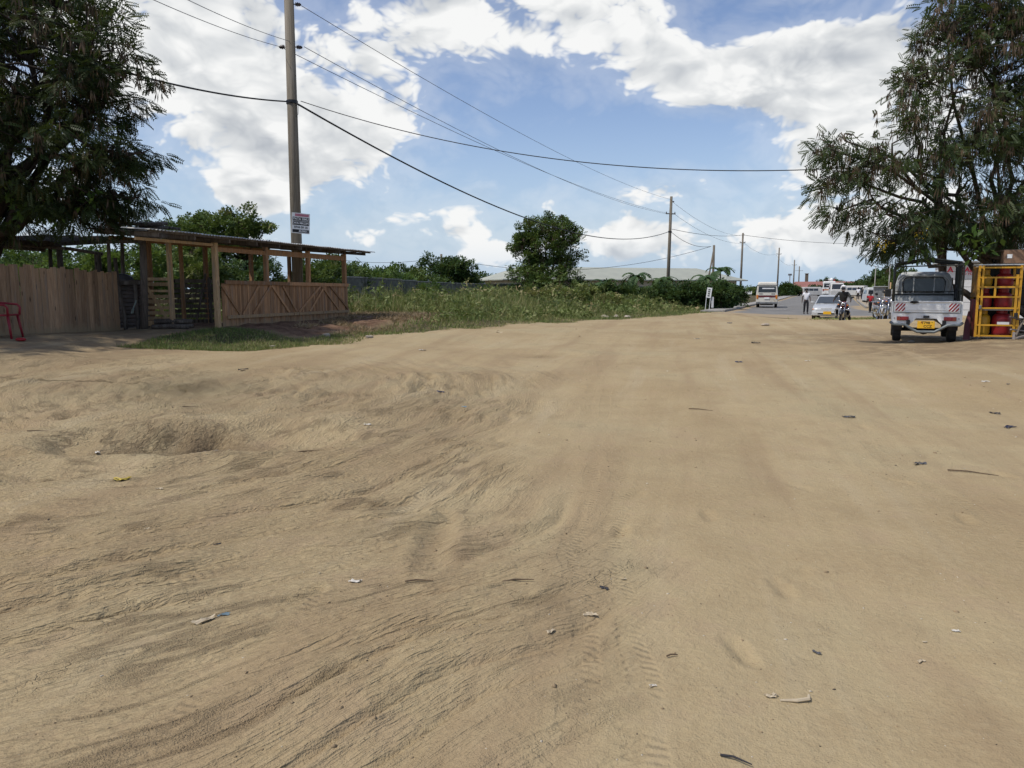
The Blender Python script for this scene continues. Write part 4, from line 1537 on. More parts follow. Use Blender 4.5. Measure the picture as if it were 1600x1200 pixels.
for (px, py0, Y, r_) in ((222, 352, 18.4, .085), (190, 362, 19.6, .05), (169, 372, 18.5, .045), (154, 395, 19.3, .06)):
    a = rel(px, py0, Y, PO)
    b_ = on(px + 4, Y) - PO
    mid = (a + b_) / 2 + Vector((random.uniform(-.04, .04), 0, 0))
    MB().tube([b_ - Vector((0, 0, .1)), mid, a], [r_ * 1.1, r_, r_ * .9], 8).build('post', WOOD_OLD, porch, smooth=True)
MB().bar(rel(163, 378, 18.25, PO), rel(227, 377, 18.25, PO), .06, .085).build('beam', WOOD_OLD, porch)
for k, (x0, y0, x1, y1) in enumerate(((166, 352, 262, 350), (170, 357, 268, 356), (178, 361, 248, 359), (190, 349, 282, 358))):
    MB().tube([rel(x0, y0, 18.0 + .25 * k, PO), rel((x0 + x1) / 2, (y0 + y1) / 2 - 1, 18.1 + .25 * k, PO), rel(x1, y1, 18.2 + .25 * k, PO)], .035, 7).build('roof_pole', WOOD_OLD, porch, smooth=True)
rb = MB()
pa, pb, pc, pd = rel(165, 352, 17.9, PO), rel(245, 352, 18.1, PO), rel(262, 347, 19.8, PO), rel(172, 347, 19.8, PO)
n = 26
loops = []
for i in range(n + 1):
    u_ = i / n
    a = pa.lerp(pb, u_)
    b_ = pd.lerp(pc, u_)
    dz = .02 * math.sin(i * 2.4)
    loops.append([a + Vector((0, 0, dz)), b_ + Vector((0, 0, dz)), b_ + Vector((0, 0, dz + .012)), a + Vector((0, 0, dz + .012))])
rb.loft(loops).build('roof_sheet', RUSTY, porch)

# --- shade shelter behind the fence
SH = on(80, 20)
shel = empty('shade_shelter', SH, 0, 'crooked pole shelter with dark thatch behind the plank fence', 'shelter')
for (px, py0, px1, Y, r_) in ((78, 384, 82, 20.4, .05), (92, 384, 101, 19.6, .075), (150, 396, 155, 20.2, .05), (-20, 380, -18, 19, .06)):
    a, b_ = rel(px, py0, Y, SH), on(px1, Y) - SH
    MB().tube([b_ - Vector((0, 0, .1)), (a + b_) / 2 + Vector((.02, 0, 0)), a], [r_ * 1.1, r_, r_ * .95], 8).build('post', WOOD_OLD, shel, smooth=True)
for (x0, y0, x1, y1, Y) in ((-60, 380, 100, 388, 19.5), (60, 384, 160, 397, 19.8), (-60, 384, 70, 391, 20.5)):
    MB().tube([rel(x0, y0, Y, SH), rel((x0 + x1) / 2, (y0 + y1) / 2 - 1.5, Y, SH), rel(x1, y1, Y, SH)], .045, 7).build('beam', WOOD_OLD, shel, smooth=True)
th = MB()
rg = random.Random(9)
loops = []
for i in range(15):
    u_ = i / 14
    a = rel(-90 + 175 * u_, 382 + 2 * u_, 19.2, SH)
    b_ = a + Vector((.5, 2.6, .25))
    j = rg.uniform(-.05, .05)
    loops.append([a + Vector((0, 0, j)), b_ + Vector((0, 0, j)), b_ + Vector((0, 0, .16 + j)), a + Vector((0, 0, .10 + rg.uniform(-.03, .05)))])
th.loft(loops).build('thatch', plain('dark thatch', (.045, .037, .028), .95, 0, .4, 14, bump=.02, spec=.05), shel)

# --- pallet gate
PG = P(250, 511, 18.95)
PG.z = G(PG.x, PG.y)
gate = empty('pallet_gate', PG, R(4), 'pale slatted pallet gate with one diagonal brace', 'gate')
zs = [.04, .185, .32, .455, .60, .735, .88, 1.03, 1.165]
for k, z_ in enumerate(zs):
    h = (.13, .085, .085, .075, .095, .08, .06, .09, .075)[k]
    MB().box((0, 0, z_ + h / 2), (.64, .022, h)).build('slat', WOOD_PALE, gate).rotation_euler = (0, random.uniform(-.012, .012), 0)
MB().bar((-.31, -.025, 1.10), (.29, -.025, .06), .07, .022, up=(0, 1, 0)).build('diagonal_brace', WOOD_PALE, gate)
for x_ in (-.29, .27):
    MB().box((x_, .035, .62), (.06, .045, 1.24)).build('stile', WOOD_OLD, gate)

# --- the timber stall
S0 = SA.copy()
S0.z = G(SA.x, SA.y)
ST = empty('timber_stall', S0, 0, 'open brown timber stall with boarded half wall and corrugated roof', 'stall')


def sp_(t, s, z):
    """stall coordinates: along the front, towards the back, height above its base"""
    return SD * t + SB * s + Vector((0, 0, z))


def gs(t, s):
    p = S0 + SD * t + SB * s
    return G(p.x, p.y) - S0.z


EAVE = 2.10
for (t, s, w, top) in ((0, 0, .115, EAVE), (2.12, 0, .11, EAVE), (4.26, 0, .11, EAVE), (6.46, 0, .12, EAVE), (*stall_uv(P(270, 500, 18.6).x, 18.6), .095, EAVE + .02), (*stall_uv(P(288, 500, 20.3).x, 20.3), .08, EAVE + .1),
                       (0.05, 2.0, .10, EAVE + .12), (2.2, 2.0, .10, EAVE + .12), (4.3, 2.0, .10, EAVE + .12), (6.4, 2.0, .10, EAVE + .12)):
    g = gs(t, s)
    o = MB().bar(sp_(t, s, g - .1), sp_(t, s, top), w, w, up=SD).build('post', WOOD_PALE if t <= 0 else WOOD_NEW, ST, bevel=.006)
# half wall boards
t = .24
rg = random.Random(3)
bme = box_mesh('board', (.10, .02, 1.0), WOOD_NEW)
ang = math.atan2(SD.y, SD.x)
while t < 6.40:
    w = rg.choice((.06, .075, .09, .10))
    g = gs(t + w / 2, 0)
    top = 1.13
    p = sp_(t + w / 2, -.075 + rg.uniform(-.004, .004), g - .02 + rg.uniform(-.03, .02))
    obj_at('board', bme, ST, p, (0, rg.uniform(-.006, .006), ang), ((w - .006) / .10, 1, top - (g - .02)))
    t += w
for k, (t0, t1) in enumerate(((.06, .15), (.155, .235))):
    g = gs(t0, 0)
    obj_at('board', bme, ST, sp_((t0 + t1) / 2 + .03, -.075, g - .02), (0, 0, ang), ((t1 - t0) / .10, 1, 1.13))
# rails
for (t0, t1, z0, z1, nm) in ((.2, 3.02, 1.14, 1.12, 'rail'), (3.04, 6.5, 1.12, 1.10, 'rail'), (.24, 6.5, .27, .25, 'rail')):
    MB().bar(sp_(t0, -.112, z0), sp_(t1, -.112, z1), .045, .10 if z0 > 1 else .085).build(nm, WOOD_NEW if z0 > 1 else WOOD_PALE, ST, bevel=.004)
# braces in a row of zigzags
for (t0, t1) in ((.06, .78), (1.62, .86), (2.16, 1.32), (2.2, 3.02), (2.72, 3.42), (4.78, 3.52), (5.02, 4.12), (4.84, 5.86), (5.34, 6.5)):
    MB().bar(sp_(t0, -.105, 1.07), sp_(t1, -.105, .31), .07, .022, up=SB).build('brace', WOOD_NEW, ST)
# head beams
for (t0, t1, s, z, h, mt) in ((-2.6, .06, -.02, EAVE - .06, .065, WOOD_PALE), (.06, 2.2, -.02, EAVE - .16, .11, WOOD_NEW), (2.12, 6.5, -.02, EAVE - .14, .15, WOOD_NEW), (-1.2, 6.5, 2.0, EAVE + .08, .10, WOOD_NEW)):
    MB().bar(sp_(t0, s, z), sp_(t1, s, z), .05, h).build('beam', mt, ST, bevel=.004)
SLP = .072
for t in (-2.4, -1.25, 0, 1.1, 2.12, 3.2, 4.26, 5.4, 6.46, 7.1):
    MB().bar(sp_(t, -.45, EAVE + .02), sp_(t, 2.35 if t > -1.3 else .15, EAVE + .02 + ((2.35 if t > -1.3 else .15) + .45) * SLP), .045, .085).build('rafter', WOOD_OLD, ST)
for s in (-.42, .5, 1.4, 2.3):
    MB().bar(sp_(-2.65 if s < 0 else -1.5, s, EAVE + .083 + (s + .45) * SLP), sp_(7.5, s, EAVE + .083 + (s + .45) * SLP), .045, .04).build('purlin', WOOD_OLD, ST)
# corrugated sheets laid side by side
n_sheet = 13
t0 = -2.75
sw = (7.6 - t0) / n_sheet
for k in range(n_sheet):
    mb = MB()
    loops = []
    m = 44
    for i in range(m + 1):
        t = t0 + (k + i / m * 1.06) * sw
        dz = .012 * math.sin((t) * 2 * math.pi / .105) + .006 * (k % 2)
        sa, sb_ = -.55 + random.Random(k).uniform(-.03, .03), (2.5 if k > 1 else .2)
        za, zb = EAVE + .118 + (sa + .45) * SLP + dz, EAVE + .118 + (sb_ + .45) * SLP + dz
        loops.append([sp_(t, sa, za), sp_(t, sb_, zb), sp_(t, sb_, zb + .004), sp_(t, sa, za + .004)])
    mb.loft(loops).build('roof_sheet', ZINC, ST, smooth=False)
# slatted back of the open bay
for k in range(9):
    z_ = .04 + k * .14
    pa, pb = on(274, 21.2), on(344, 21.5)
    MB().bar(pa + Vector((0, 0, z_ + .05)) - S0, pb + Vector((0, 0, z_ + .05 + random.uniform(-.015, .015))) - S0, .022, .10).build('back_slat', WOOD_OLD, ST)
MB().bar(on(326, 21.0) + Vector((0, 0, 1.4)) - S0, on(308, 21.0) + Vector((0, 0, .05)) - S0, .06, .04).build('brace', WOOD_OLD, ST)
MB().bar(on(331, 21.0) + Vector((0, 0, 1.3)) - S0, on(332, 21.0) + Vector((0, 0, .0)) - S0, .06, .06).build('brace', WOOD_OLD, ST)
# stacked old timber inside the open bay
TS = S0 + SD * -.55 + SB * .9
TS.z = G(TS.x, TS.y)
lt = MB()
GT = 'old logs lying in the open bay of the stall'
lg = [(-.5, 0, .05), (-.45, .18, .06), (-.4, -.16, .05), (-.35, .05, .16), (-.45, .14, .17)]
for k, (dx, dy, z) in enumerate(lg):
    mb = MB().tube([(-.42, dy, z), (0, dy + .02, z + .015), (.46, dy - .03, z)], [.055, .06, .05], 8)
    o = mb.build('log', WOOD_OLD, None, smooth=True)
    o.location = TS
    o.rotation_euler = (0, 0, R(8 * k - 14))
    tag(o, ['lowest middle grey log in the low pile inside the stall bay', 'lowest rear grey log in the pile inside the stall bay', 'front lowest grey log in the pile inside the stall bay', 'upper front grey log on the pile inside the stall bay', 'upper rear grey log on the pile inside the stall bay'][k], 'log', GT)

# --- red plastic chair
CH = P(22, 524, 14.7)
CH.z = G(CH.x, CH.y)
RC = plain('red plastic', (.22, .012, .022), .45, 0, .1, 4)
chair = empty('plastic_chair', CH - Vector((.22, 0, 0)), R(-78), 'red plastic armchair in front of the plank fence', 'chair')
MB().loft([[(-.24, -.23, .42), (.24, -.23, .42), (.25, .23, .44), (-.25, .23, .44)], [(-.24, -.23, .46), (.24, -.23, .46), (.25, .23, .475), (-.25, .23, .475)]]).build('seat', RC, chair, bevel=.02)
MB().loft([[(-.24, -.21, .45), (.24, -.21, .45), (.24, -.245, .45), (-.24, -.245, .45)], [(-.26, -.27, .68), (.26, -.27, .68), (.26, -.30, .68), (-.26, -.30, .68)], [(-.20, -.33, .88), (.20, -.33, .88), (.20, -.36, .88), (-.20, -.36, .88)]]).build('backrest', RC, chair, bevel=.015)
for sx in (-1, 1):
    MB().tube([(sx * .25, -.28, .70), (sx * .30, -.05, .68), (sx * .30, .18, .655), (sx * .28, .23, .60), (sx * .265, .22, .45)], .022, 8).build('armrest', RC, chair, smooth=True)
    for sy in (-1, 1):
        MB().tube([(sx * .22, sy * .20, .44), (sx * .265, sy * .255, 0)], .027, 8, .02).build('leg', RC, chair, smooth=True)
o = MB().ball((0, 0, .03), (.11, .05, .035)).build('sandal', RED_P, None, smooth=True)
p = P(32, 526, 14.5)
o.location = (p.x, p.y, G(p.x, p.y))
tag(o, 'dark red sandal lying under the plastic chair', 'sandal')

# ------------------------------------------------------------------ grey concrete panel wall
WA, WB = on(540, 35), on(760, 54)
wd = (WB - WA)
wl = math.hypot(wd.x, wd.y)
wdir = Vector((wd.x, wd.y, 0)).normalized()
wrot = math.atan2(wdir.y, wdir.x)
wall = empty('panel_wall', WA, 0, 'stained grey concrete panel wall behind the verge grass', 'wall')
npan = int(wl / 2.0)
pm = box_mesh('panel', (1.88, .05, .395), CONC_OLD)
po_ = box_mesh('post', (.13, .13, 1.68), CONC_OLD)
for i in range(npan + 6):
    p = wdir * (i * 2.0)
    g = G(WA.x + p.x, WA.y + p.y) - WA.z
    obj_at('post', po_, wall, (p.x, p.y, g - .05), (0, 0, wrot))
    for k in range(4):
        q = wdir * (i * 2.0 + 1.0)
        obj_at('panel', pm, wall, (q.x, q.y, g + k * .40), (random.uniform(-.01, .01), 0, wrot + random.uniform(-.006, .006)))
    q = wdir * (i * 2.0 + 1.0)
    MB().box((0, 0, 0), (1.9, .10, .05)).build('coping', CONC, wall).matrix_local = Matrix.Translation((q.x, q.y, g + 1.625)) @ Matrix.Rotation(wrot, 4, 'Z')

# ------------------------------------------------------------------ poles and wires
def upole(label, px, Y, top, r0, r1, lean=(0, 0), arms=(), group=None, base_px=None, steps=0):
    b = on(base_px or px, Y)
    root = empty('utility_pole', b, 0, label, 'pole', group)
    tp = Vector((lean[0], lean[1], top - b.z))
    MB().tube([(0, 0, -.3), tp * .5, tp], [r0, (r0 + r1) / 2, r1], 14).build('pole', WOOD_POLE, root, smooth=True)
    for (dx, dy, z, kind) in arms:
        c = tp * ((z - b.z) / tp.z)
        d = Vector((dx, dy, 0)).normalized()
        if kind == 'ins':
            mb = MB()
            MB().tube([c, c + d * (r1 + .06)], .018, 6).build('bracket', STEEL, root)
            ins = MB().lathe([(.02, 0), (.07, .02), (.04, .05), (.075, .08), (.04, .11), (.06, .13), (.02, .19)], 12).build('insulator', CERAMIC, root, smooth=True)
            ins.matrix_local = Matrix.Translation(c + d * (r1 + .04)) @ d.to_track_quat('Z', 'Y').to_matrix().to_4x4()
        elif kind == 'arm':
            L = math.hypot(dx, dy)
            MB().bar(c - d * L / 2, c + d * L / 2, .09, .10).build('crossarm', WOOD_POLE, root)
            for s in (-1, 1):
                MB().lathe([(.03, 0), (.06, .04), (.03, .07), (.055, .11), (.02, .15)], 8, c + d * L / 2 * .9 * s + Vector((0, 0, .05))).build('insulator', CERAMIC, root, smooth=True)
        elif kind == 'clamp':
            MB().lathe([(r0 * .95, -.06), (r0 * 1.02, -.05), (r0 * 1.02, .05), (r0 * .95, .06)], 14, c).build('cable_clamp', BLACK_M, root)
    return root, b, tp


Y1 = 25.6
p_low, p_top = P(467, 440, Y1), P(451, -12, Y1)
lean1 = (p_top.x - p_low.x) * 1.0
z_ins1, z_ins2, z_clamp = P(455, 6, Y1).z, P(455, 73, Y1).z, P(458, 160, Y1).z
b1 = on(468, Y1)
pole1, b1, tp1 = upole('tall weathered wooden utility pole with sign board behind the stall', 468, Y1, p_top.z, .185, .150, lean=(P(451, -12, Y1).x - b1.x, 0),
                       arms=[(1, .2, z_ins1, 'ins'), (1, .2, z_ins2, 'ins'), (-1, .1, z_ins2, 'ins'), (0, 0, z_clamp, 'clamp')])
GP = 'utility poles along the road'
Y2, Y3, Y4, Y5 = 77, 129, 175, 240
pole2, b2, tp2 = upole('second utility pole rising from the dark verge shrubs', 1041, Y2, P(1049, 307, Y2).z, .19, .13, lean=(P(1049, 307, Y2).x - on(1041, Y2).x, 0),
                       arms=[(1, .3, P(1049, 315, Y2).z, 'ins'), (1, .3, P(1049, 334, Y2).z, 'arm'), (0, 0, P(1045, 362, Y2).z, 'clamp')], group=GP)
pole3, b3, tp3 = upole('third utility pole left of the cream minibus', 1154, Y3, P(1161, 364, Y3).z, .20, .14, lean=(P(1161, 364, Y3).x - on(1154, Y3).x, 0),
                       arms=[(1, .3, P(1160, 379, Y3).z, 'arm'), (1, .3, P(1160, 367, Y3).z, 'ins')], group=GP)
pole4, b4, tp4 = upole('slim dark pole rising behind the cream minibus', 1211, Y4, P(1212, 387, Y4).z, .20, .14, lean=(.1, 0), arms=[(1.2, .3, P(1212, 397, Y4).z, 'arm')], group=GP)
pole5, b5, tp5 = upole('slim far pole right of the cream minibus', 1236, Y5, P(1236, 406, Y5).z, .24, .16, arms=[(1.6, .3, P(1236, 414, Y5).z, 'arm')], group=GP)
pole6, b6, tp6 = upole('far thin pole left of the brown tower', 1244, 290, P(1244, 416, 290).z, .26, .18, arms=[(3, .3, P(1244, 423, 290).z, 'arm')], group=GP)
pole7, b7, tp7 = upole('lone far wooden pole among bushes right of the stall', 691, 82, P(691, 397, 82).z, .16, .12, group=GP)
pole8, b8, tp8 = upole('short strutted pole behind the small palm', 1111, 83, P(1112, 383, 83).z, .15, .12, group=GP)
MB().tube([(-.9, .2, -.2), (0, 0, tp8.z * .93)], .09, 10).build('strut', WOOD_POLE, pole8, smooth=True)
pole9, b9, tp9 = upole('little far pole with cap above the dark bushy tree', 1230, 215, P(1230, 430, 215).z, .14, .1, group=GP)
MB().box((0, 0, tp9.z + .15), (.9, .5, .5)).build('cap_box', STEEL, pole9)


def wire(name, label, a, b, sag, r, mat=WIRE, n=26, group=None, cat='wire', twist=False):
    a, b = Vector(a), Vector(b)
    pts = []
    for i in range(n + 1):
        t = i / n
        p = a.lerp(b, t)
        p.z -= sag * 4 * t * (1 - t)
        pts.append(p)
    o = MB().tube(pts, r, 6).build(name, mat, None, smooth=True)
    return tag(o, label, cat, group)


GWI = 'overhead wires'
w = lambda px, py, Y: P(px, py, Y)
wire('power_wire', 'upper thin wire from the top of tall pole to second pole', w(471, 9, Y1), w(1049, 312, Y2), .75, .010, group=GWI)
wire('power_wire', 'middle thin wire from tall pole insulator to second pole', w(475, 73, Y1 - .1), w(1042, 334, Y2), .85, .010, group=GWI)
wire('power_wire', 'lowest of the three thin wires between tall and second pole', w(440, 74, Y1 + .2), w(1052, 335, Y2 + .4), .75, .010, group=GWI)
wire('power_wire', 'thin wire leaving the left insulator towards upper left', w(438, 73, Y1), w(150, -42, 15), .12, .008, group=GWI)
wire('power_wire', 'thin wire crossing the top left to the pole behind', w(458, 66, Y1 + .3), w(200, -48, 15), .12, .008, group=GWI)
wire('power_cable', 'thick black cable from the tall pole into left tree', w(457, 159, Y1 - .2), w(60, 72, 16.0), .22, .024, CABLE, group=GWI, cat='cable')
wire('power_cable', 'thick black cable sagging from tall pole to second pole', w(464, 162, Y1 - .2), w(1045, 362, Y2 - .2), 2.15, .030, CABLE, group=GWI, cat='cable', n=40)
wire('service_cable', 'long black cable crossing the sky to the right tree', w(470, 158, Y1 - .2), w(1330, 262, 21.0), .78, .014, CABLE, group=GWI, cat='cable', n=34)
wire('service_cable', 'short black cable from second pole down to strutted pole', w(1047, 361, Y2), w(1111, 385, 83), .55, .022, CABLE, group=GWI, cat='cable')
wire('service_cable', 'low cable from the lone far pole to strutted pole', w(691, 402, 82), w(1111, 385, 83), 1.9, .022, CABLE, group=GWI, cat='cable')
wire('service_cable', 'low cable from lone far pole to stall roof end', w(691, 402, 82), w(520, 404, 82), .5, .022, CABLE, group=GWI, cat='cable')
wire('service_cable', 'cable from second pole running right behind the pod tree', w(1050, 358, Y2), w(1160, 367, Y3), .4, .025, CABLE, group=GWI, cat='cable')
wire('service_cable', 'cable from third pole running right behind the pod tree', w(1160, 367, Y3), w(1420, 378, 150), .8, .030, CABLE, group=GWI, cat='cable')
wire('power_wire', 'thin upper wire between second and third pole', w(1049, 314, Y2), w(1160, 368, Y3), .9, .014, group=GWI)
wire('power_wire', 'thin lower wire between second and third pole', w(1053, 334, Y2), w(1164, 380, Y3), .9, .014, group=GWI)
wire('power_wire', 'thin wire between third and fourth pole', w(1162, 379, Y3), w(1212, 397, Y4), .9, .016, group=GWI)
wire('power_wire', 'thin far wire between fourth and fifth pole', w(1212, 397, Y4), w(1236, 414, Y5), .9, .02, group=GWI)
wire('stay_wire', 'thin stay wire slanting down right of the stall roof', w(556, 402, 60), w(585, 428, 60), .02, .018, group=GWI)
MB().tube([(.18, -.2, z_clamp - b1.z), (.26, -.24, z_clamp - b1.z - .15), (.24, -.22, z_clamp - b1.z - .42), (.16, -.19, z_clamp - b1.z - .5)], .008, 5).build('loose_wire', CABLE, pole1).location = (tp1.x * .72, 0, 0)

# the notice board on the tall pole
NB = P(470, 349, Y1 - .24)
NBR = Matrix.Translation(NB) @ Matrix.Rotation(R(33), 4, 'Z') @ Matrix.Rotation(R(90), 4, 'X') @ Matrix.Rotation(R(-3), 4, 'Z')
nb = empty('notice_board', (0, 0, 0), 0, 'small white notice board with black bands nailed to tall pole', 'sign')
nb.matrix_world = NBR
MB().box((0, 0, 0), (.60, .66, .015)).build('board', WHITE_PL, nb)
for (y_, h) in ((.135, .115), (.0, .125), (-.135, .10), (-.255, .10)):
    if y_ == -.135:
        continue
    MB().box((0, y_, .010), (.55, h, .004)).build('band', INK, nb)
RT = lambda x, y: Matrix.Translation((x, y, .0145))
text_mesh('lettering', 'PATA SIMU', .105, WHITE_PL, nb, RT(0, .135), bold=.002)
text_mesh('lettering', 'KWA MKOPO', .098, WHITE_PL, nb, RT(0, .0), bold=.002)
text_mesh('lettering', '0744 09 10', .098, INK, nb, RT(0, -.135), bold=.002)
text_mesh('lettering', '30,000/-', .09, WHITE_PL, nb, RT(.08, -.255), bold=.002)
MB().box((.03, .262, .010), (.46, .085, .004)).build('band', plain('faded red print', (.42, .16, .20), .7), nb)

# small white sign boards by the verge shrubs
SG = on(1105, 57)
sg = empty('signboard', SG, R(-20), 'small white leaning signboards on thin posts before verge shrubs', 'sign')
for (x_, z1, l) in ((-.17, 1.55, .12), (.12, 1.6, .16)):
    MB().tube([(x_ - .05, 0, -.1), (x_ + l * .5, 0, z1)], .025, 6).build('post', WHITE_PL, sg)
o = MB().box((0, 0, 0), (.36, .02, .76)).build('board', WHITE_PL, sg)
o.location = (.04, -.04, 1.33)
o.rotation_euler = (0, R(7), 0)
for k in range(4):
    q = MB().box((0, -.013, .22 - k * .15), (.16, .004, .09)).build('marking', INK, o)
MB().box((.30, .05, .62), (.17, .02, .80)).build('second_board', plain('grey white board', (.5, .5, .5), .6), sg)
SG2 = on(1167, 112)
sg2 = empty('signboard', SG2, R(-25), 'small white rectangular roadside board left of the minibus', 'sign')
MB().box((0, 0, .95), (.95, .03, .5)).build('board', WHITE_PL, sg2)
for x_ in (-.35, .35):
    MB().tube([(x_, .03, -.1), (x_, .03, 1.1)], .03, 6).build('post', STEEL, sg2)

# ------------------------------------------------------------------ far buildings
def hip_house(name, label, cat, c, rz, L, W, eave, ridge, hip, wallm, roofm, wins=(), over=.5):
    root = empty(name, c, rz, label, cat)
    MB().box((0, 0, eave / 2 - .2), (L, W, eave + .4)).build('wall', wallm, root)
    e, hl, hw = eave, L / 2 + over, W / 2 + over
    v = [(-hl, -hw, e), (hl, -hw, e), (hl, hw, e), (-hl, hw, e), (-hl + hip, 0, ridge), (hl - hip, 0, ridge)]
    v2 = [(x, y, z - .12) for x, y, z in v[:4]]
    MB().add(v + v2, [(0, 1, 5, 4), (1, 2, 5), (2, 3, 4, 5), (3, 0, 4), (6, 7, 1, 0), (7, 8, 2, 1), (8, 9, 3, 2), (9, 6, 0, 3), (9, 8, 7, 6)]).build('roof', roofm, root)
    for (x, z, w_, h_) in wins:
        f = MB().box((x, -W / 2 - .01, z), (w_, .06, h_)).build('window', GLASS_B, root)
        MB().box((x, -W / 2 - .04, z - h_ / 2 - .04), (w_ + .2, .12, .08)).build('sill', CONC, f)
    return root


ROOF_G = plain('pale green roofing', (.34, .35, .29), .6, 0, .06, .6, stretch=(1, 1, 1), spec=.2)
WALL_C = plain('cream wall', (.52, .46, .36), .9, 0, .1, .8)
bl, br = P(775, 440, 93), P(1118, 440, 103)
cc = (bl + br) / 2
hip_house('long_building', 'long single-storey cream building with pale green hipped roof', 'building', (cc.x, cc.y, G(cc.x, cc.y)), math.atan2(br.y - bl.y, br.x - bl.x), (br - bl).length, 9.5, 2.55, 4.15, 4.0, WALL_C, ROOF_G,
          [(-12.4 + k * 2.0, 1.35, .7 if k else .35, .8) for k in range(13)], over=1.0)
ROOF_R = plain('faded red roofing', (.24, .105, .085), .8, 0, .15, .3)
bl, br = P(1241, 447, 215), P(1352, 447, 205)
cc = (bl + br) / 2
hip_house('red_roof_building', 'long low far building with faded red roof across road end', 'building', (cc.x, cc.y, G(cc.x, cc.y)), math.atan2(br.y - bl.y, br.x - bl.x), (br - bl).length, 9, 1.9, 3.5, .8, plain('ochre wall', (.28, .20, .14), .9), ROOF_R,
          [(-8 + k * 2.6, 1.0, 1.1, .9) for k in range(7)], over=.6)
tw = on(1256, 225)
two = empty('tower', tw, R(-20), 'slim brown far tower above the red roofs', 'tower')
MB().box((0, 0, 2.9), (.9, .9, 6.1)).build('shaft', plain('brown tower', (.12, .095, .07), .9), two)
MB().box((0, 0, 1.5), (2.6, 1.6, 3.0)).build('base_room', plain('tower grey', (.25, .24, .21), .9), two)
MB().box((0, 0, 5.98), (1.2, 1.2, .12)).build('cap', CONC, two)

# far lamp posts
for (px, Y, py, lb) in ((1362, 95, 416, 'grey roadside lamp post with double arm left of pickup'), (1384, 80, 412, 'pale lamp post close to the left of pickup frame')):
    b = on(px, Y)
    lp = empty('lamp_post', b, 0, lb, 'lamp post')
    hz = P(px, py, Y).z - b.z
    MB().tube([(0, 0, 0), (0, 0, hz)], .09, 8, .05).build('pole', CONC, lp, smooth=True)
    MB().tube([(-.9, 0, hz + .25), (0, 0, hz - .05), (.9, 0, hz - .2)], .035, 6).build('arm', STEEL, lp)
    for s in (-1, 1):
        MB().box((s * .95, 0, hz + (.27 if s < 0 else -.21)), (.35, .14, .08)).build('lamp_head', STEEL, lp, bevel=.02)
# grey stall box and screens at right, far
bx = on(1370, 78)
kb_ = empty('grey_hut', bx, R(-22), 'small grey sheet hut behind the parked motorcycles', 'hut')
MB().box((0, 0, .9), (1.1, 1.1, 1.8)).build('wall', plain('grey hut sheet', (.20, .20, .19), .8, dirt=(.14, .12, .10), dirt_amt=.3), kb_)
MB().box((0, -.05, 1.84), (1.35, 1.4, .07)).build('roof', ZINC, kb_)
MB().box((-.1, -.56, .8), (.6, .03, 1.5)).build('door', STEEL, kb_)
for (px, Y, h_) in ((1386, 58, 2.2), (1391, 50, 2.5), (1378, 56, 1.6)):
    b = on(px, Y)
    o = MB().tube([(0, 0, -.2), (.03, 0, h_)], .05, 7).build('stake', WOOD_PALE, None, smooth=True)
    o.location = b
    tag(o, {1386: 'tall pale stake just left of the pickup frame', 1391: 'tallest pale stake beside the pickup frame post', 1378: 'short pale stake behind the parked motorcycles'}[px], 'stake')
# timber fence far right road side
# ------------------------------------------------------------------ vehicles
# every vehicle is built facing +Y with its wheels on z = 0
def wheel(parent, x, y, r, w, rimm=STEEL, n=20):
    s = 1 if x > 0 else -1
    wh = MB().lathe([(r * .62, -w / 2), (r * .92, -w / 2), (r, -w / 2 + .03), (r, w / 2 - .03), (r * .92, w / 2), (r * .62, w / 2)], n, (0, 0, 0), 'X').build('wheel', BLACK_R, parent, smooth=False)
    wh.location = (x, y, r)
    MB().lathe([(.03, s * w * .30), (r * .2, s * w * .36), (r * .45, s * w * .2), (r * .62, s * w * .42), (r * .62, -s * w * .3)], n, (0, 0, 0), 'X').build('rim', rimm, wh, smooth=False)
    return wh


def head_rot(px, Y, az):
    """rotation for a vehicle that heads az degrees to the right of straight ahead"""
    return -R(az)


def rrect(w, z0, z1, r, y, tum=0.0, n=4):
    """cross section of a van body: w wide, from z0 to z1, rounded top corners"""
    pts = [(-w / 2, y, z0), (w / 2, y, z0)]
    wt = w - 2 * tum
    pts += [(w / 2, y, z0 + (z1 - z0) * .45)]
    for k in range(n + 1):
        a = math.pi / 2 * k / n
        pts.append((wt / 2 - r + r * math.cos(a), y, z1 - r + r * math.sin(a)))
    for k in range(n + 1):
        a = math.pi / 2 + math.pi / 2 * k / n
        pts.append((-wt / 2 + r + r * math.cos(a), y, z1 - r + r * math.sin(a)))
    pts += [(-w / 2, y, z0 + (z1 - z0) * .45)]
    return [Vector(p) for p in pts]


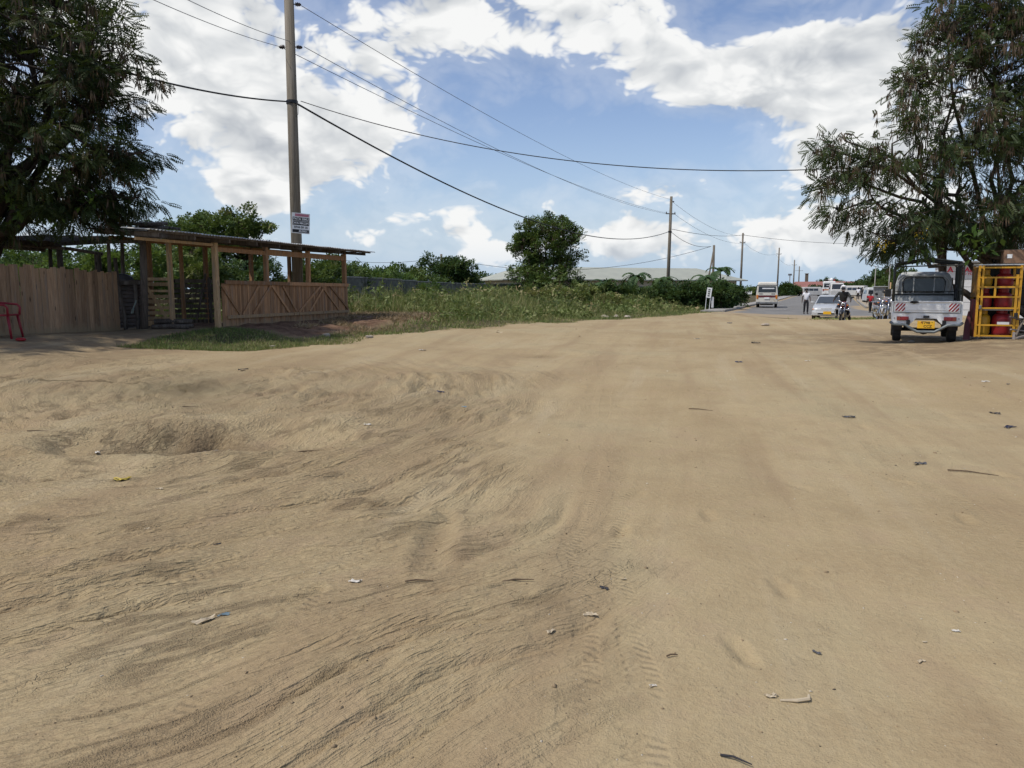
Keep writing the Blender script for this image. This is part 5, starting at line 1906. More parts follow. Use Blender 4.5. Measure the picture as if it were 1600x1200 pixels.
# --- white pickup seen from behind
def pickup():
    L = on(1445, 17.3)
    root = empty('pickup_truck', L, -R(26), 'dirty white pickup with black canopy frame parked under pod tree', 'pickup')
    root.scale = (.95, .95, .95)
    W = 1.50
    # deck and rear sill; local y = 0 is the tail
    MB().box((0, 1.1, .72), (W - .06, 2.2, .06)).build('deck', GREY_P, root)
    for s in (-1, 1):
        sd = MB().box((s * (W / 2 - .02), 1.1, .86), (.04, 2.2, .29)).build('bed_side', WHITE_P, root, bevel=.01)
        for k in range(4):
            MB().box((s * (W / 2 + .004), .3 + k * .5, .86), (.02, .05, .25)).build('rib', WHITE_P, sd)
    tg = MB().box((0, -.02, .87), (W - .10, .045, .26)).build('tailgate', WHITE_P, root, bevel=.012)
    MB().box((0, -.05, 1.0), (W - .08, .04, .035)).build('top_rail', WHITE_P, tg, bevel=.01)
    MB().box((0, -.048, .865), (W - .55, .012, .14)).build('pressed_panel', WHITE_P, tg, bevel=.005)
    for s in (-1, 1):
        bd = MB().box((s * .565, -.052, .867), (.215, .012, .20)).build('reflector_board', WHITE_PL, tg)
        for k in range(-1, 4):
            # slanting red stripes cut to the board
            poly = [(k * .075 - .13, -.095), (k * .075 - .09, -.095), (k * .075 + .06, .095), (k * .075 + .02, .095)]
            for lim, sg in ((-.103, 1), (.103, -1)):
                out = []
                for i in range(len(poly)):
                    p0, p1 = poly[i - 1], poly[i]
                    i0, i1 = sg * (p0[0] - lim) >= 0, sg * (p1[0] - lim) >= 0
                    if i0 != i1:
                        q = (lim - p0[0]) / (p1[0] - p0[0])
                        out.append((lim, p0[1] + (p1[1] - p0[1]) * q))
                    if i1:
                        out.append(p1)
                poly = out
                if not poly:
                    break
            if len(poly) < 3:
                continue
            MB().panel([(s * .565 + x_, -.058, .867 + z_) for x_, z_ in poly], .004, .003).build('red_stripe', RED_P, bd)
        MB().box((s * .40, -.055, .735), (.12, .03, .025)).build('hinge', STEEL, tg)
    # rear panel with lamps, curved up over the plate
    prof = [(-.75, .72), (-.75, .50), (-.70, .47), (-.33, .47), (-.27, .53), (-.22, .60), (.22, .60), (.27, .53), (.33, .47), (.70, .47), (.75, .50), (.75, .72)]
    rp = MB()
    n = len(prof)
    rp.add([(x, -.03, z) for x, z in prof] + [(x, .03, z) for x, z in prof], [tuple(range(n)), tuple(reversed(range(n, 2 * n)))] + [(k, n + k, n + (k + 1) % n, (k + 1) % n) for k in range(n)])
    rp.build('rear_panel', WHITE_P, root)
    for s in (-1, 1):
        lm = MB().box((s * .50, -.045, .595), (.26, .04, .095)).build('tail_lamp', LAMP_R, root, bevel=.012)
        MB().box((s * .59, -.068, .595), (.07, .006, .085)).build('indicator_lens', plain('orange lens', (.30, .06, .03), .3), lm)
        MB().lathe([(.015, 0), (.015, .01)], 8, (s * .68, -.045, .60), 'Y').build('bolt', STEEL, root)
    # sagging tube bumper
    MB().tube([(-.76, -.02, .50), (-.70, -.10, .455), (-.45, -.13, .45), (-.28, -.14, .34), (-.18, -.15, .285), (.18, -.15, .285), (.28, -.14, .34), (.45, -.13, .45), (.70, -.10, .455), (.76, -.02, .50)], .034, 10).build('bumper', plain('bumper grey', (.16, .18, .18), .5, .3, dirt=(.10, .09, .08), dirt_amt=.2), root, smooth=True)
    pt = MB().box((.0, -.165, .455), (.37, .012, .175)).build('number_plate', PLATE_Y, root, bevel=.004)
    M0 = Matrix.Translation((0, -.173, .50)) @ Matrix.Rotation(R(90), 4, 'X')
    text_mesh('lettering', 'T798', .088, INK, pt, M0 @ Matrix.Translation((-.01, 0, 0)), bold=.001)
    text_mesh('lettering', 'CCZ', .085, INK, pt, Matrix.Translation((.035, -.173, .415)) @ Matrix.Rotation(R(90), 4, 'X'), bold=.001)
    MB().box((-.10, -.173, .505), (.022, .003, .022)).build('seal', RED_P, pt)
    MB().box((.125, -.173, .52), (.022, .003, .02)).build('seal', plain('green seal', (.12, .22, .03), .5), pt)
    MB().box((0, -.06, .64), (.12, .05, .06)).build('plate_lamp', BLACK_M, root)
    # chassis, axle, wheels, spare wheel
    for s in (-1, 1):
        MB().box((s * .38, 1.6, .50), (.08, 3.4, .12)).build('chassis_rail', BLACK_M, root)
        MB().tube([(s * .42, .35, .46), (s * .42, .8, .30), (s * .42, 1.3, .44)], .03, 6).build('leaf_spring', BLACK_M, root)
        wheel(root, s * .60, .80, .30, .19)
        wheel(root, s * .62, 3.1, .30, .18)
        MB().box((s * .60, .45, .45), (.22, .02, .30)).build('mud_flap', BLACK_R, root)
    MB().tube([(-.6, .8, .30), (.6, .8, .30)], .045, 8).build('axle', BLACK_M, root)
    MB().ball((0, .8, .30), (.13, .13, .13)).build('differential', BLACK_M, root, smooth=True)
    # cab
    cab = MB()
    cab.loft([rrect(1.42, .62, 1.70, .20, 2.28, .07), rrect(1.46, .60, 1.76, .20, 2.40, .09), rrect(1.46, .50, 1.77, .20, 3.05, .10), rrect(1.46, .45, 1.55, .2, 3.5, .10), rrect(1.44, .42, 1.05, .12, 3.72, .03), rrect(1.38, .42, .80, .10, 3.78, .03)])
    cb = cab.build('cab', GREY_P, root, bevel=.012)
    gp = MB().panel([(-.46, 2.272, 1.24), (-.48, 2.272, 1.50), (-.42, 2.272, 1.575), (.42, 2.272, 1.575), (.48, 2.272, 1.50), (.46, 2.272, 1.24)][::-1], .02, .004).build('rear_window', GLASS, cb)
    wf = MB()
    fr = [(-.48, 1.22), (-.50, 1.50), (-.43, 1.60), (.43, 1.60), (.50, 1.50), (.48, 1.22), (-.48, 1.22)]
    wf.tube([(x, 2.262, z) for x, z in fr], .014, 6).build('window_seal', BLACK_M, cb)
    for x_ in (-.24, .24):
        MB().box((x_, 2.235, 1.40), (.022, .022, .40)).build('window_guard_bar', GREY_P, cb)
    MB().tube([(-.60, 2.22, 1.16), (-.60, 2.22, 1.52), (-.46, 2.22, 1.66), (.46, 2.22, 1.66), (.60, 2.22, 1.52), (.60, 2.22, 1.16)], .022, 8).build('guard_frame', GREY_P, cb, smooth=True)
    for s in (-1, 1):
        MB().panel([(s * .715, 2.5, 1.12), (s * .715, 3.15, 1.12), (s * .675, 3.05, 1.60), (s * .675, 2.5, 1.60)][::s], .02, .006).build('side_window', GLASS, cb)
        MB().box((s * .84, 3.15, 1.2), (.16, .05, .22)).build('mirror', BLACK_M, cb, bevel=.02)
    # headboard of the bed, ribbed
    hb = MB().box((0, 2.18, 1.0), (W - .08, .03, .28)).build('headboard', GREY_P, root)
    for k in range(16):
        MB().box((-.66 + k * .088, 2.158, .99), (.03, .02, .24)).build('rib', GREY_P, hb)
    MB().box((0, 2.16, 1.155), (W - .08, .05, .04)).build('cap_rail', BLACK_M, hb)
    # canopy frame
    fm = plain('dark green frame paint', (.020, .024, .021), .5, 0, .2, 6)
    Hc = 1.93
    for y_ in (.04, 1.1, 2.12):
        MB().tube([(-.72, y_, .72), (-.72, y_, Hc - .07), (-.66, y_, Hc), (0, y_, Hc + .10), (.66, y_, Hc), (.72, y_, Hc - .07), (.72, y_, .72)], .022, 8).build('bow', fm, root, smooth=True)
    for (x_, z_) in ((-.70, Hc - .03), (0, Hc + .10), (.70, Hc - .03), (-.72, 1.28), (.72, 1.28)):
        MB().tube([(x_, .04, z_), (x_, 2.12, z_)], .018, 6).build('frame_rail', fm, root)
    MB().tube([(-.72, .04, Hc - .09), (.72, .04, Hc - .07)], .018, 6).build('frame_rail', fm, root)
    MB().tube([(0, .04, Hc - .08), (0, .04, Hc + .10)], .014, 6).build('frame_rail', fm, root)
    for y_ in (.5, .75, 1.35, 1.6, 1.85):
        MB().tube([(.72, y_, .95), (.72, y_, Hc - .05)], .012, 6).build('frame_rail', fm, root)
    MB().panel([(.715, 1.45, 1.08), (.715, 2.12, 1.08), (.715, 2.12, 1.48), (.715, 1.45, 1.38)], .012, 0).build('side_board', BLACK_M, root)
    MB().tube([(-.72, .0, 1.28), (-.70, 2.1, 1.24), (.74, 2.1, 1.24), (.74, 1.0, 1.27)], .012, 6).build('rope', BLACK_R, root)
    MB().ball((-.27, -.07, .99), (.10, .03, .035)).build('rag', BLACK_R, root, smooth=True)
    return root


pickup()


def van(name, label, cat, loc, az, W, L, H, paint, z0=.32, stripe=None, lamps=LAMP_R, roof=None, rear=True, wins=4, plate=WHITE_PL, group=None, r=.16, wr=.33, sticker=False):
    root = empty(name, loc, -R(az), label, cat, group)
    b = MB()
    b.loft([rrect(W * .95, z0 + .05, H - .12, r, -L / 2, .10), rrect(W, z0, H - .02, r, -L / 2 + .12, .10), rrect(W, z0, H, r, -L / 2 + .5, .10), rrect(W, z0, H, r, L / 2 - .9, .10), rrect(W, z0, H - .10, r, L / 2 - .55, .12), rrect(W * .98, z0, H * .55, r * .8, L / 2 - .06, .05), rrect(W * .94, z0 + .05, H * .5, r * .6, L / 2, .05)])
    body = b.build('body', paint, root, bevel=.01)
    y0 = -L / 2 - .002
    ws, we = H * .60, H * .83
    wx = W / 2 - .17
    MB().panel([(-wx, y0, ws), (wx, y0, ws), (wx * .95, y0, we), (-wx * .95, y0, we)], .05, .012).build('rear_window', GLASS, body)
    if sticker:
        MB().panel([(-wx * .55, y0 - .012, ws + .27), (wx * .8, y0 - .012, ws + .27), (wx * .8, y0 - .012, ws + .36), (-wx * .55, y0 - .012, ws + .36)], .004, .004).build('window_sticker', WHITE_PL, body)
        MB().panel([(-W * .45, y0, H * .855), (W * .45, y0, H * .855), (W * .44, y0, H * .875), (-W * .44, y0, H * .875)], .03, .010).build('roof_seam', BLACK_M, body)
    if stripe is not None:
        MB().panel([(-W / 2 + .16, y0, H * .40), (W / 2 - .16, y0, H * .40), (W / 2 - .16, y0, H * .48), (-W / 2 + .16, y0, H * .48)], .05, .008).build('stripe', stripe, body)
    for s in (-1, 1):
        MB().box((s * (W / 2 - .11), -L / 2 - .0, H * .42), (.16, .06, H * .15)).build('tail_lamp', lamps, root, bevel=.015)
        MB().box((s * W * .28, -L / 2 + .005, H * .535), (.30, .03, .055)).build('vent_grille', BLACK_M, root)
        wheel(root, s * (W / 2 - .14), -L * .28, wr, .22)
        wheel(root, s * (W / 2 - .14), L * .30, wr, .22)
        seg = (L - 1.7) / wins
        for k in range(wins):
            ya, yb = -L / 2 + .28 + k * seg, -L / 2 + .20 + (k + 1) * seg
            xb, xt = W / 2 - .005, W / 2 - .055
            MB().panel([(s * xb, ya, ws), (s * xb, yb, ws), (s * xt, yb, we), (s * xt, ya, we)][::s], .05, .008).build('side_window', GLASS, body)
        if stripe is not None:
            MB().panel([(s * W / 2, -L / 2 + .2, H * .40), (s * W / 2, L / 2 - .6, H * .40), (s * W / 2, L / 2 - .6, H * .45), (s * W / 2, -L / 2 + .2, H * .45)][::s], .03, .004).build('stripe', stripe, body)
        MB().box((s * (W / 2 + .10), L / 2 - .7, H * .62), (.12, .06, .24)).build('mirror', BLACK_M, root, bevel=.02)
    MB().box((0, -L / 2 - .06, z0 + .10), (W * .97, .14, .17)).build('bumper', STEEL if sticker else BLACK_M, root, bevel=.03)
    MB().box((0, -L / 2 - .035, H * .37), (.42, .03, .15)).build('number_plate', plate, root)
    # windscreen
    MB().panel([(W / 2 - .2, L / 2 - .12, H * .57), (-W / 2 + .2, L / 2 - .12, H * .57), (-W / 2 + .28, L / 2 - .52, H * .9), (W / 2 - .28, L / 2 - .52, H * .9)], .06, .05).build('windscreen', GLASS, body)
    MB().box((0, 0, z0 - .04), (W * .6, L * .8, .12)).build('underbody', BLACK_M, root)
    return root


CREAM = plain('cream bus paint', (.60, .57, .49), .4, 0, .05, 2, spec=.5, coat=.2, dirt=(.36, .29, .2), dirt_amt=.12)
van('minibus', 'cream minibus with maroon rear stripe driving away on the tarred road', 'minibus', on(1196, 66), 19, 1.75, 4.5, 2.17, CREAM, stripe=MAROON_P, lamps=LAMP_O, sticker=True)
bs = van('bus', 'white and orange bus with luggage on its roof, far down road', 'bus', on(1291, 136), 21, 2.15, 7.0, 2.65, WHITE_P, stripe=plain('orange stripe', (.45, .16, .05), .5), lamps=LAMP_R, wr=.42, wins=6, sticker=True)
for (x, y, z, sx, sy, sz, m) in ((-.5, -2.9, 2.85, .7, .8, .45, BLACK_R), (.3, -2.8, 2.95, .6, .8, .6, WHITE_PL), (.0, -1.9, 2.9, .9, .8, .5, GREY_P), (.75, -2.9, 2.82, .3, .5, .34, RED_P)):
    b = on(1291, 136)
    v_ = Matrix.Rotation(-R(21), 3, 'Z') @ Vector((x, y, z - .02))
    o = MB().ball((0, 0, 0), (sx / 2, sy / 2, sz / 2), 10, 6).build('luggage_bundle', m, None, smooth=True)
    o.location = b + v_
    tag(o, {-.5: 'dark bundle at the left of the bus roof', .3: 'white bundle topmost on the bus roof', .0: 'grey bundle further forward on the bus roof', .75: 'small red bundle at right edge of the bus roof'}[x], 'luggage', 'luggage on the bus roof')
DUSTY = plain('dusty white paint', (.46, .45, .42), .5, 0, .1, 2)
van('minivan', 'white far van half hidden behind the loaded bus at left', 'van', on(1267, 150), 95, 1.7, 4.4, 1.85, DUSTY, wins=3)
van('minivan', 'white van parked across the road end left of others', 'van', on(1329, 125), -40, 1.7, 4.2, 1.85, DUSTY, wins=3)
van('lorry_cab', 'white lorry front far behind the silver car', 'lorry', on(1303, 118), 200, 2.0, 5.2, 2.3, DUSTY, wins=2)
van('grey_van', 'grey van parked at the right roadside behind red shirt person', 'van', on(1359, 84), 18, 1.65, 4.0, 1.75, GREY_P, wins=3)


# --- silver saloon car, seen from its front
def saloon():
    root = empty('saloon_car', on(1294, 44.5), -R(180 + 27), 'silver saloon car with yellow plate facing us behind the motorcyclist', 'car')
    # lower body: cross sections from tail to nose (y, half width, sill, shoulder height)
    secs = [(-2.2, .66, .42, .86), (-2.08, .76, .28, .95), (-1.5, .83, .22, .97), (-.6, .845, .20, .93), (.6, .845, .20, .91), (1.0, .84, .21, .89), (1.6, .81, .22, .80), (1.98, .74, .24, .70), (2.15, .62, .30, .62)]
    loops = []
    for (y, hw, z0, z1) in secs:
        m_ = (z0 + z1) / 2
        loops.append([Vector(p) for p in ((-hw * .9, y, z0), (hw * .9, y, z0), (hw, y, z0 + .10), (hw * 1.0, y, m_ + .08), (hw * .94, y, z1 - .06), (hw * .80, y, z1), (0, y, z1 + .035), (-hw * .80, y, z1), (-hw * .94, y, z1 - .06), (-hw * 1.0, y, m_ + .08), (-hw, y, z0 + .10))])
    bd = MB().loft(loops).build('body', SILVER_P, root, smooth=True, bevel=.01)
    gl = [[(-.74, -1.62, .94), (.74, -1.62, .94), (.74, 1.02, .90), (-.74, 1.02, .90)], [(-.60, -1.12, 1.33), (.60, -1.12, 1.33), (.60, .22, 1.33), (-.60, .22, 1.33)], [(-.52, -.95, 1.40), (.52, -.95, 1.40), (.52, .02, 1.40), (-.52, .02, 1.40)]]
    gh = MB().loft([[Vector(p) for p in lp] for lp in gl]).build('cabin', SILVER_P, root, bevel=.03)
    MB().panel([(.66, .985, .93), (-.66, .985, .93), (-.55, .28, 1.30), (.55, .28, 1.30)], .03, .012).build('windscreen', GLASS_B, gh)
    MB().panel([(-.64, -1.58, .98), (.64, -1.58, .98), (.54, -1.17, 1.30), (-.54, -1.17, 1.30)], .03, .012).build('rear_window', GLASS_B, gh)
    for s in (-1, 1):
        MB().panel([(s * .735, -1.25, .96), (s * .735, .78, .95), (s * .61, .22, 1.30), (s * .61, -1.05, 1.30)][::s], .03, .010).build('side_window', GLASS_B, gh)
        MB().box((s * .90, .72, .98), (.20, .10, .13)).build('wing_mirror', SILVER_P, root, bevel=.03)
        MB().ball((s * .52, 2.02, .61), (.19, .10, .085)).build('headlight', LAMP_W, root, smooth=True)
        MB().ball((s * .70, 1.93, .60), (.06, .10, .07)).build('indicator', LAMP_O, root, smooth=True)
        wheel(root, s * .72, 1.32, .30, .19)
        wheel(root, s * .72, -1.30, .30, .19)
    MB().box((0, 2.10, .60), (.52, .06, .10)).build('grille', BLACK_M, root, bevel=.02)
    MB().box((0, 2.13, .65), (.56, .05, .025)).build('grille_trim', CHROME, root)
    MB().loft([[(-.80, 1.95, .26), (.80, 1.95, .26), (.80, 1.95, .50), (-.80, 1.95, .50)], [(-.66, 2.2, .26), (.66, 2.2, .26), (.66, 2.2, .47), (-.66, 2.2, .47)]]).build('bumper', SILVER_P, root, bevel=.03)
    MB().box((0, 2.205, .37), (.9, .02, .07)).build('air_intake', BLACK_M, root)
    MB().box((-.05, 2.225, .42), (.42, .015, .16)).build('number_plate', PLATE_Y, root)
    MB().tube([(-.3, 1.08, .93), (.25, 1.0, .96)], .012, 5).build('wiper', BLACK_M, root)
    return root


saloon()


# --- motorcycles
def motorcycle(label, loc, rz, tank=RED_P, group=None, lean=0.0, guard=False, name='motorcycle', tint=None):
    root = empty(name, loc, rz, label, 'motorcycle', group)
    root.rotation_euler = (0, lean, rz)
    for (y, r) in ((.66, .30), (-.62, .29)):
        tw_ = MB()
        n, m = 22, 8
        for i in range(n):
            for k in range(m):
                a, b_ = 2 * math.pi * i / n, 2 * math.pi * k / m
                rr = r - .045 + .045 * math.cos(b_)
                tw_.v.append((.045 * math.sin(b_), rr * math.cos(a), rr * math.sin(a)))
        for i in range(n):
            for k in range(m):
                tw_.f.append((i * m + k, i * m + (k + 1) % m, ((i + 1) % n) * m + (k + 1) % m, ((i + 1) % n) * m + k))
        wh = tw_.build('wheel', BLACK_R, root, smooth=True)
        wh.location = (0, y, r)
        rm = MB().lathe([(r - .10, -.02), (r - .085, -.03), (r - .085, .03), (r - .10, .02)], 20, (0, 0, 0), 'X')
        for k in range(10):
            a = 2 * math.pi * k / 10
            rm.tube([(0.015 * (-1) ** k, .03 * math.cos(a), .03 * math.sin(a)), (0, (r - .09) * math.cos(a), (r - .09) * math.sin(a))], .004, 4)
        rm.lathe([(.045, -.05), (.045, .05)], 10, (0, 0, 0), 'X')
        rm.build('rim', CHROME, wh)
    for s in (-1, 1):
        MB().tube([(s * .085, .66, .30), (s * .085, .52, .66), (s * .075, .40, .98)], .022, 8).build('fork_leg', CHROME, root, smooth=True)
        MB().tube([(s * .09, -.62, .29), (s * .11, -.45, .70)], .022, 8).build('shock_absorber', CHROME, root, smooth=True)
        MB().tube([(s * .06, -.62, .29), (s * .08, -.05, .33)], .018, 6).build('swing_arm', BLACK_M, root)
        mr = MB().tube([(s * .26, .36, 1.03), (s * .32, .36, 1.20)], .007, 5).build('mirror_stem', BLACK_M, root)
        MB().ball((s * .34, .35, 1.24), (.065, .015, .045)).build('mirror', BLACK_M, mr, smooth=True)
        MB().ball((s * .20, .52, .86), (.045, .04, .03)).build('indicator', LAMP_O, root, smooth=True)
        MB().tube([(0, .12, .36), (s * .26, .05, .34)], .012, 6).build('footrest', BLACK_R, root)
    mg = plain('mudguard ' + label[:18], tint or (.03, .03, .03), .35, 0, .05, 4, coat=.3)
    for (y, r, a0, a1, nm) in ((.66, .345, .35, 2.1, 'front_mudguard'), (-.62, .35, .9, 2.9, 'rear_mudguard')):
        lp = []
        for i in range(9):
            a = a0 + (a1 - a0) * i / 8
            c, s_ = math.cos(a), math.sin(a)
            lp.append([(-.07, y + r * c * .97, (.30 if y > 0 else .29) + r * s_ * .97), (0, y + r * 1.05 * c, .30 + r * 1.05 * s_), (.07, y + r * c * .97, .30 + r * s_ * .97), (0, y + r * 1.02 * c, .30 + r * 1.02 * s_)])
        MB().loft(lp).build(nm, mg, root, smooth=True)
    MB().loft([[(-.05, .50, .84), (.05, .50, .84), (.04, .50, .92), (-.04, .50, .92)], [(-.13, .36, .74), (.13, .36, .74), (.10, .36, .99), (-.10, .36, .99)], [(-.15, .18, .73), (.15, .18, .73), (.11, .18, 1.0), (-.11, .18, 1.0)], [(-.10, -.06, .74), (.10, -.06, .74), (.07, -.06, .88), (-.07, -.06, .88)]]).build('fuel_tank', tank, root, smooth=True, bevel=.03)
    MB().loft([[(-.10, .0, .76), (.10, .0, .76), (.09, .0, .86), (-.09, .0, .86)], [(-.14, -.25, .74), (.14, -.25, .74), (.12, -.25, .82), (-.12, -.25, .82)], [(-.13, -.72, .78), (.13, -.72, .78), (.11, -.72, .87), (-.11, -.72, .87)]]).build('seat', BLACK_R, root, bevel=.025)
    MB().box((0, .14, .42), (.24, .34, .26)).build('engine', STEEL, root, bevel=.03)
    cy = MB().box((0, .24, .62), (.15, .16, .18), rotm(R(-20)))
    for k in range(4):
        cy.box((0, .22 + .012 * k, .57 + k * .035), (.22, .20, .012), rotm(R(-20)))
    cy.build('cylinder_head', STEEL, root)
    MB().tube([(0, .42, .92), (0, .42, .45), (0, .25, .26), (0, -.1, .30), (0, -.3, .70), (0, .35, .80)], .02, 7).build('frame', BLACK_M, root, smooth=True)
    MB().tube([(.12, .34, .55), (.14, .30, .26), (.16, -.1, .26), (.17, -.75, .36)], [.02, .02, .03, .045], 8).build('exhaust', CHROME, root, smooth=True)
    MB().tube([(-.38, .24, 1.04), (-.25, .34, 1.05), (-.10, .38, .98), (.10, .38, .98), (.25, .34, 1.05), (.38, .24, 1.04)], .014, 7).build('handlebar', CHROME, root, smooth=True)
    hl = MB().ball((0, .52, .90), (.095, .07, .095), 12, 8).build('headlight', BLACK_M, root, smooth=True)
    MB().lathe([(.085, 0), (.07, .03), (0.001, .04)], 14, (0, .545, .90), 'Y').build('lens', LAMP_W, hl, smooth=True)
    MB().box((0, -.86, .62), (.17, .01, .17)).build('number_plate', WHITE_PL, root)
    MB().ball((0, -.82, .76), (.07, .05, .04)).build('tail_lamp', LAMP_R, root, smooth=True)
    MB().tube([(-.12, -.55, .86), (-.12, -.88, .88), (.12, -.88, .88), (.12, -.55, .86)], .012, 6).build('carrier', CHROME, root)
    if guard:
        for s in (-1, 1):
            MB().tube([(s * .08, .36, .74), (s * .30, .40, .70), (s * .34, .42, .52), (s * .28, .38, .36), (s * .10, .28, .30)], .015, 7).build('crash_bar', CHROME, root, smooth=True)
            MB().box((s * .22, .42, .66), (.20, .02, .05)).build('leg_shield', CHROME, root, bevel=.01)
    return root


# ------------------------------------------------------------------ people
def skinned(name, pts, edges, mat, parent, sub=2, root=0):
    """one continuous surface grown round a skeleton; pts: name -> (xyz, radius)"""
    names = list(pts)
    me = bpy.data.meshes.new(name)
    me.from_pydata([pts[n][0] for n in names], [(names.index(a), names.index(b)) for a, b in edges], [])
    me.update()
    o = bpy.data.objects.new(name, me)
    COL.objects.link(o)
    o.parent = parent
    mod = o.modifiers.new('skin', 'SKIN')
    mod.use_smooth_shade = True
    if not me.skin_vertices:
        me.attributes.new
    sv = me.skin_vertices[0].data
    for i, n in enumerate(names):
        r = pts[n][1]
        sv[i].radius = r if isinstance(r, tuple) else (r, r)
        sv[i].use_root = (i == root)
    sb = o.modifiers.new('subdivision', 'SUBSURF')
    sb.levels = sb.render_levels = sub
    me.materials.append(mat)
    return o


def add_skin_layer(o):
    pass


def person(name, label, loc, rz, J, shirt, trousers, sleeve='short', hair=True, shoes=BLACK_R, helmet=None, group=None, fullhand=True, scale=1.0):
    """J: joint positions; the figure faces -Y. Missing right/left joints are mirrored"""
    root = empty(name, loc, rz, label, 'person', group)
    root.scale = (scale,) * 3
    V_ = lambda k: Vector(J[k])
    pts = {'pelvis': (J['pelvis'], .098), 'waist': (J['waist'], .088), 'chest': (J['chest'], .105), 'nb': (J['neck'], (.065, .06)), 'head0': (tuple(V_('head') + Vector((0, -.012, -.075))), (.062, .07)),
           'head1': (J['head'], (.082, .095)), 'head2': (tuple(V_('head') + Vector((0, .01, .075))), (.062, .075))}
    edges = [('pelvis', 'waist'), ('waist', 'chest'), ('chest', 'nb'), ('nb', 'head0'), ('head0', 'head1'), ('head1', 'head2')]
    for s in ('l', 'r'):
        sh, el, wr = V_('sh_' + s), V_('el_' + s), V_('wr_' + s)
        hip, kn, an, to = V_('hip_' + s), V_('kn_' + s), V_('an_' + s), V_('to_' + s)
        pts['sh' + s] = (tuple(sh), .050)
        pts['el' + s] = (tuple(el), .040)
        pts['wr' + s] = (tuple(wr), .027)
        edges += [('chest', 'sh' + s), ('sh' + s, 'el' + s), ('el' + s, 'wr' + s)]
        hd = (wr - el).normalized()
        if 'hd_' + s in J:
            hd = Vector(J['hd_' + s]).normalized()
        sd = hd.cross(Vector((1 if s == 'r' else -1, 0, 0.001)))
        if sd.length < .1:
            sd = Vector((0, 1, 0))
        sd.normalize()
        nr = hd.cross(sd).normalized()
        pm_ = wr + hd * .055
        pts['pm' + s] = (tuple(pm_), (.034, .018))
        edges.append(('wr' + s, 'pm' + s))
        for f, (off, ln) in enumerate(((-.033, .060), (-.011, .078), (.011, .072), (.033, .055))):
            k0 = pm_ + hd * .035 + sd * off
            k1 = k0 + hd * ln * .5 - nr * .004
            k2 = k1 + hd * ln * .42 - nr * .018
            for q, (pp, rr) in enumerate(((k0, .0095), (k1, .0085), (k2, .007))):
                pts['f%d%d%s' % (f, q, s)] = (tuple(pp), rr)
            edges += [('pm' + s, 'f%d0%s' % (f, s)), ('f%d0%s' % (f, s), 'f%d1%s' % (f, s)), ('f%d1%s' % (f, s), 'f%d2%s' % (f, s))]
        t0 = wr + hd * .03 + sd * .035
        t1 = t0 + hd * .03 + sd * .022
        pts['t0' + s] = (tuple(t0), .011)
        pts['t1' + s] = (tuple(t1), .009)
        edges += [('wr' + s, 't0' + s), ('t0' + s, 't1' + s)]
        pts['hip' + s] = (tuple(hip), .080)
        pts['kn' + s] = (tuple(kn), .056)
        pts['an' + s] = (tuple(an), .038)
        pts['to' + s] = (tuple(to), .032)
        edges += [('pelvis', 'hip' + s), ('hip' + s, 'kn' + s), ('kn' + s, 'an' + s), ('an' + s, 'to' + s)]
    skinned('body', pts, edges, SKIN, root, 1)
    # shirt
    k = 1.16
    sp2 = {'pelvis': (tuple(V_('pelvis') + (V_('pelvis') - V_('waist')) * .15), (.150, .115)), 'waist': (J['waist'], (.145, .125)), 'chest': (J['chest'], (.172, .14)), 'nb': (tuple(V_('chest').lerp(V_('neck'), .72)), (.085, .075))}
    e2 = [('pelvis', 'waist'), ('waist', 'chest'), ('chest', 'nb')]
    for s in ('l', 'r'):
        sh, el, wr = V_('sh_' + s), V_('el_' + s), V_('wr_' + s)
        sp2['sh' + s] = (tuple(sh), .074)
        e2.append(('chest', 'sh' + s))
        if sleeve == 'short':
            sp2['el' + s] = (tuple(sh.lerp(el, .68)), .064)
            e2.append(('sh' + s, 'el' + s))
        else:
            sp2['el' + s] = (tuple(el), .056)
            sp2['wr' + s] = (tuple(el.lerp(wr, .92)), .040)
            e2 += [('sh' + s, 'el' + s), ('el' + s, 'wr' + s)]
    skinned('shirt', sp2, e2, shirt, root, 1)
    sp3 = {'waist': (tuple(V_('pelvis').lerp(V_('waist'), .5)), (.138, .105)), 'pelvis': (J['pelvis'], (.150, .118))}
    e3 = [('waist', 'pelvis')]
    for s in ('l', 'r'):
        sp3['hip' + s] = (J['hip_' + s], .105)
        sp3['kn' + s] = (J['kn_' + s], .075)
        sp3['an' + s] = (tuple(V_('kn_' + s).lerp(V_('an_' + s), .95)), .060)
        e3 += [('pelvis', 'hip' + s), ('hip' + s, 'kn' + s), ('kn' + s, 'an' + s)]
    skinned('trousers', sp3, e3, trousers, root, 1, root=1)
    for s in ('l', 'r'):
        an, to = V_('an_' + s), V_('to_' + s)
        d = (to - an)
        d.z = 0
        d.normalize()
        c = an + d * .06
        sh = MB()
        lp = []
        sd = Vector((-d.y, d.x, 0))
        for (u_, w_, h_) in ((-.10, .035, .07), (-.06, .042, .09), (.02, .040, .095), (.09, .047, .065), (.15, .040, .05), (.175, .02, .035)):
            b0_ = c + d * u_
            b0_.z = min(an.z, to.z) - .045
            lp.append([b0_ - sd * w_, b0_ + sd * w_, b0_ + sd * w_ * .7 + Vector((0, 0, h_)), b0_ - sd * w_ * .7 + Vector((0, 0, h_))])
        sh.loft(lp).build('shoe', shoes, root, bevel=.012)
    h = V_('head')
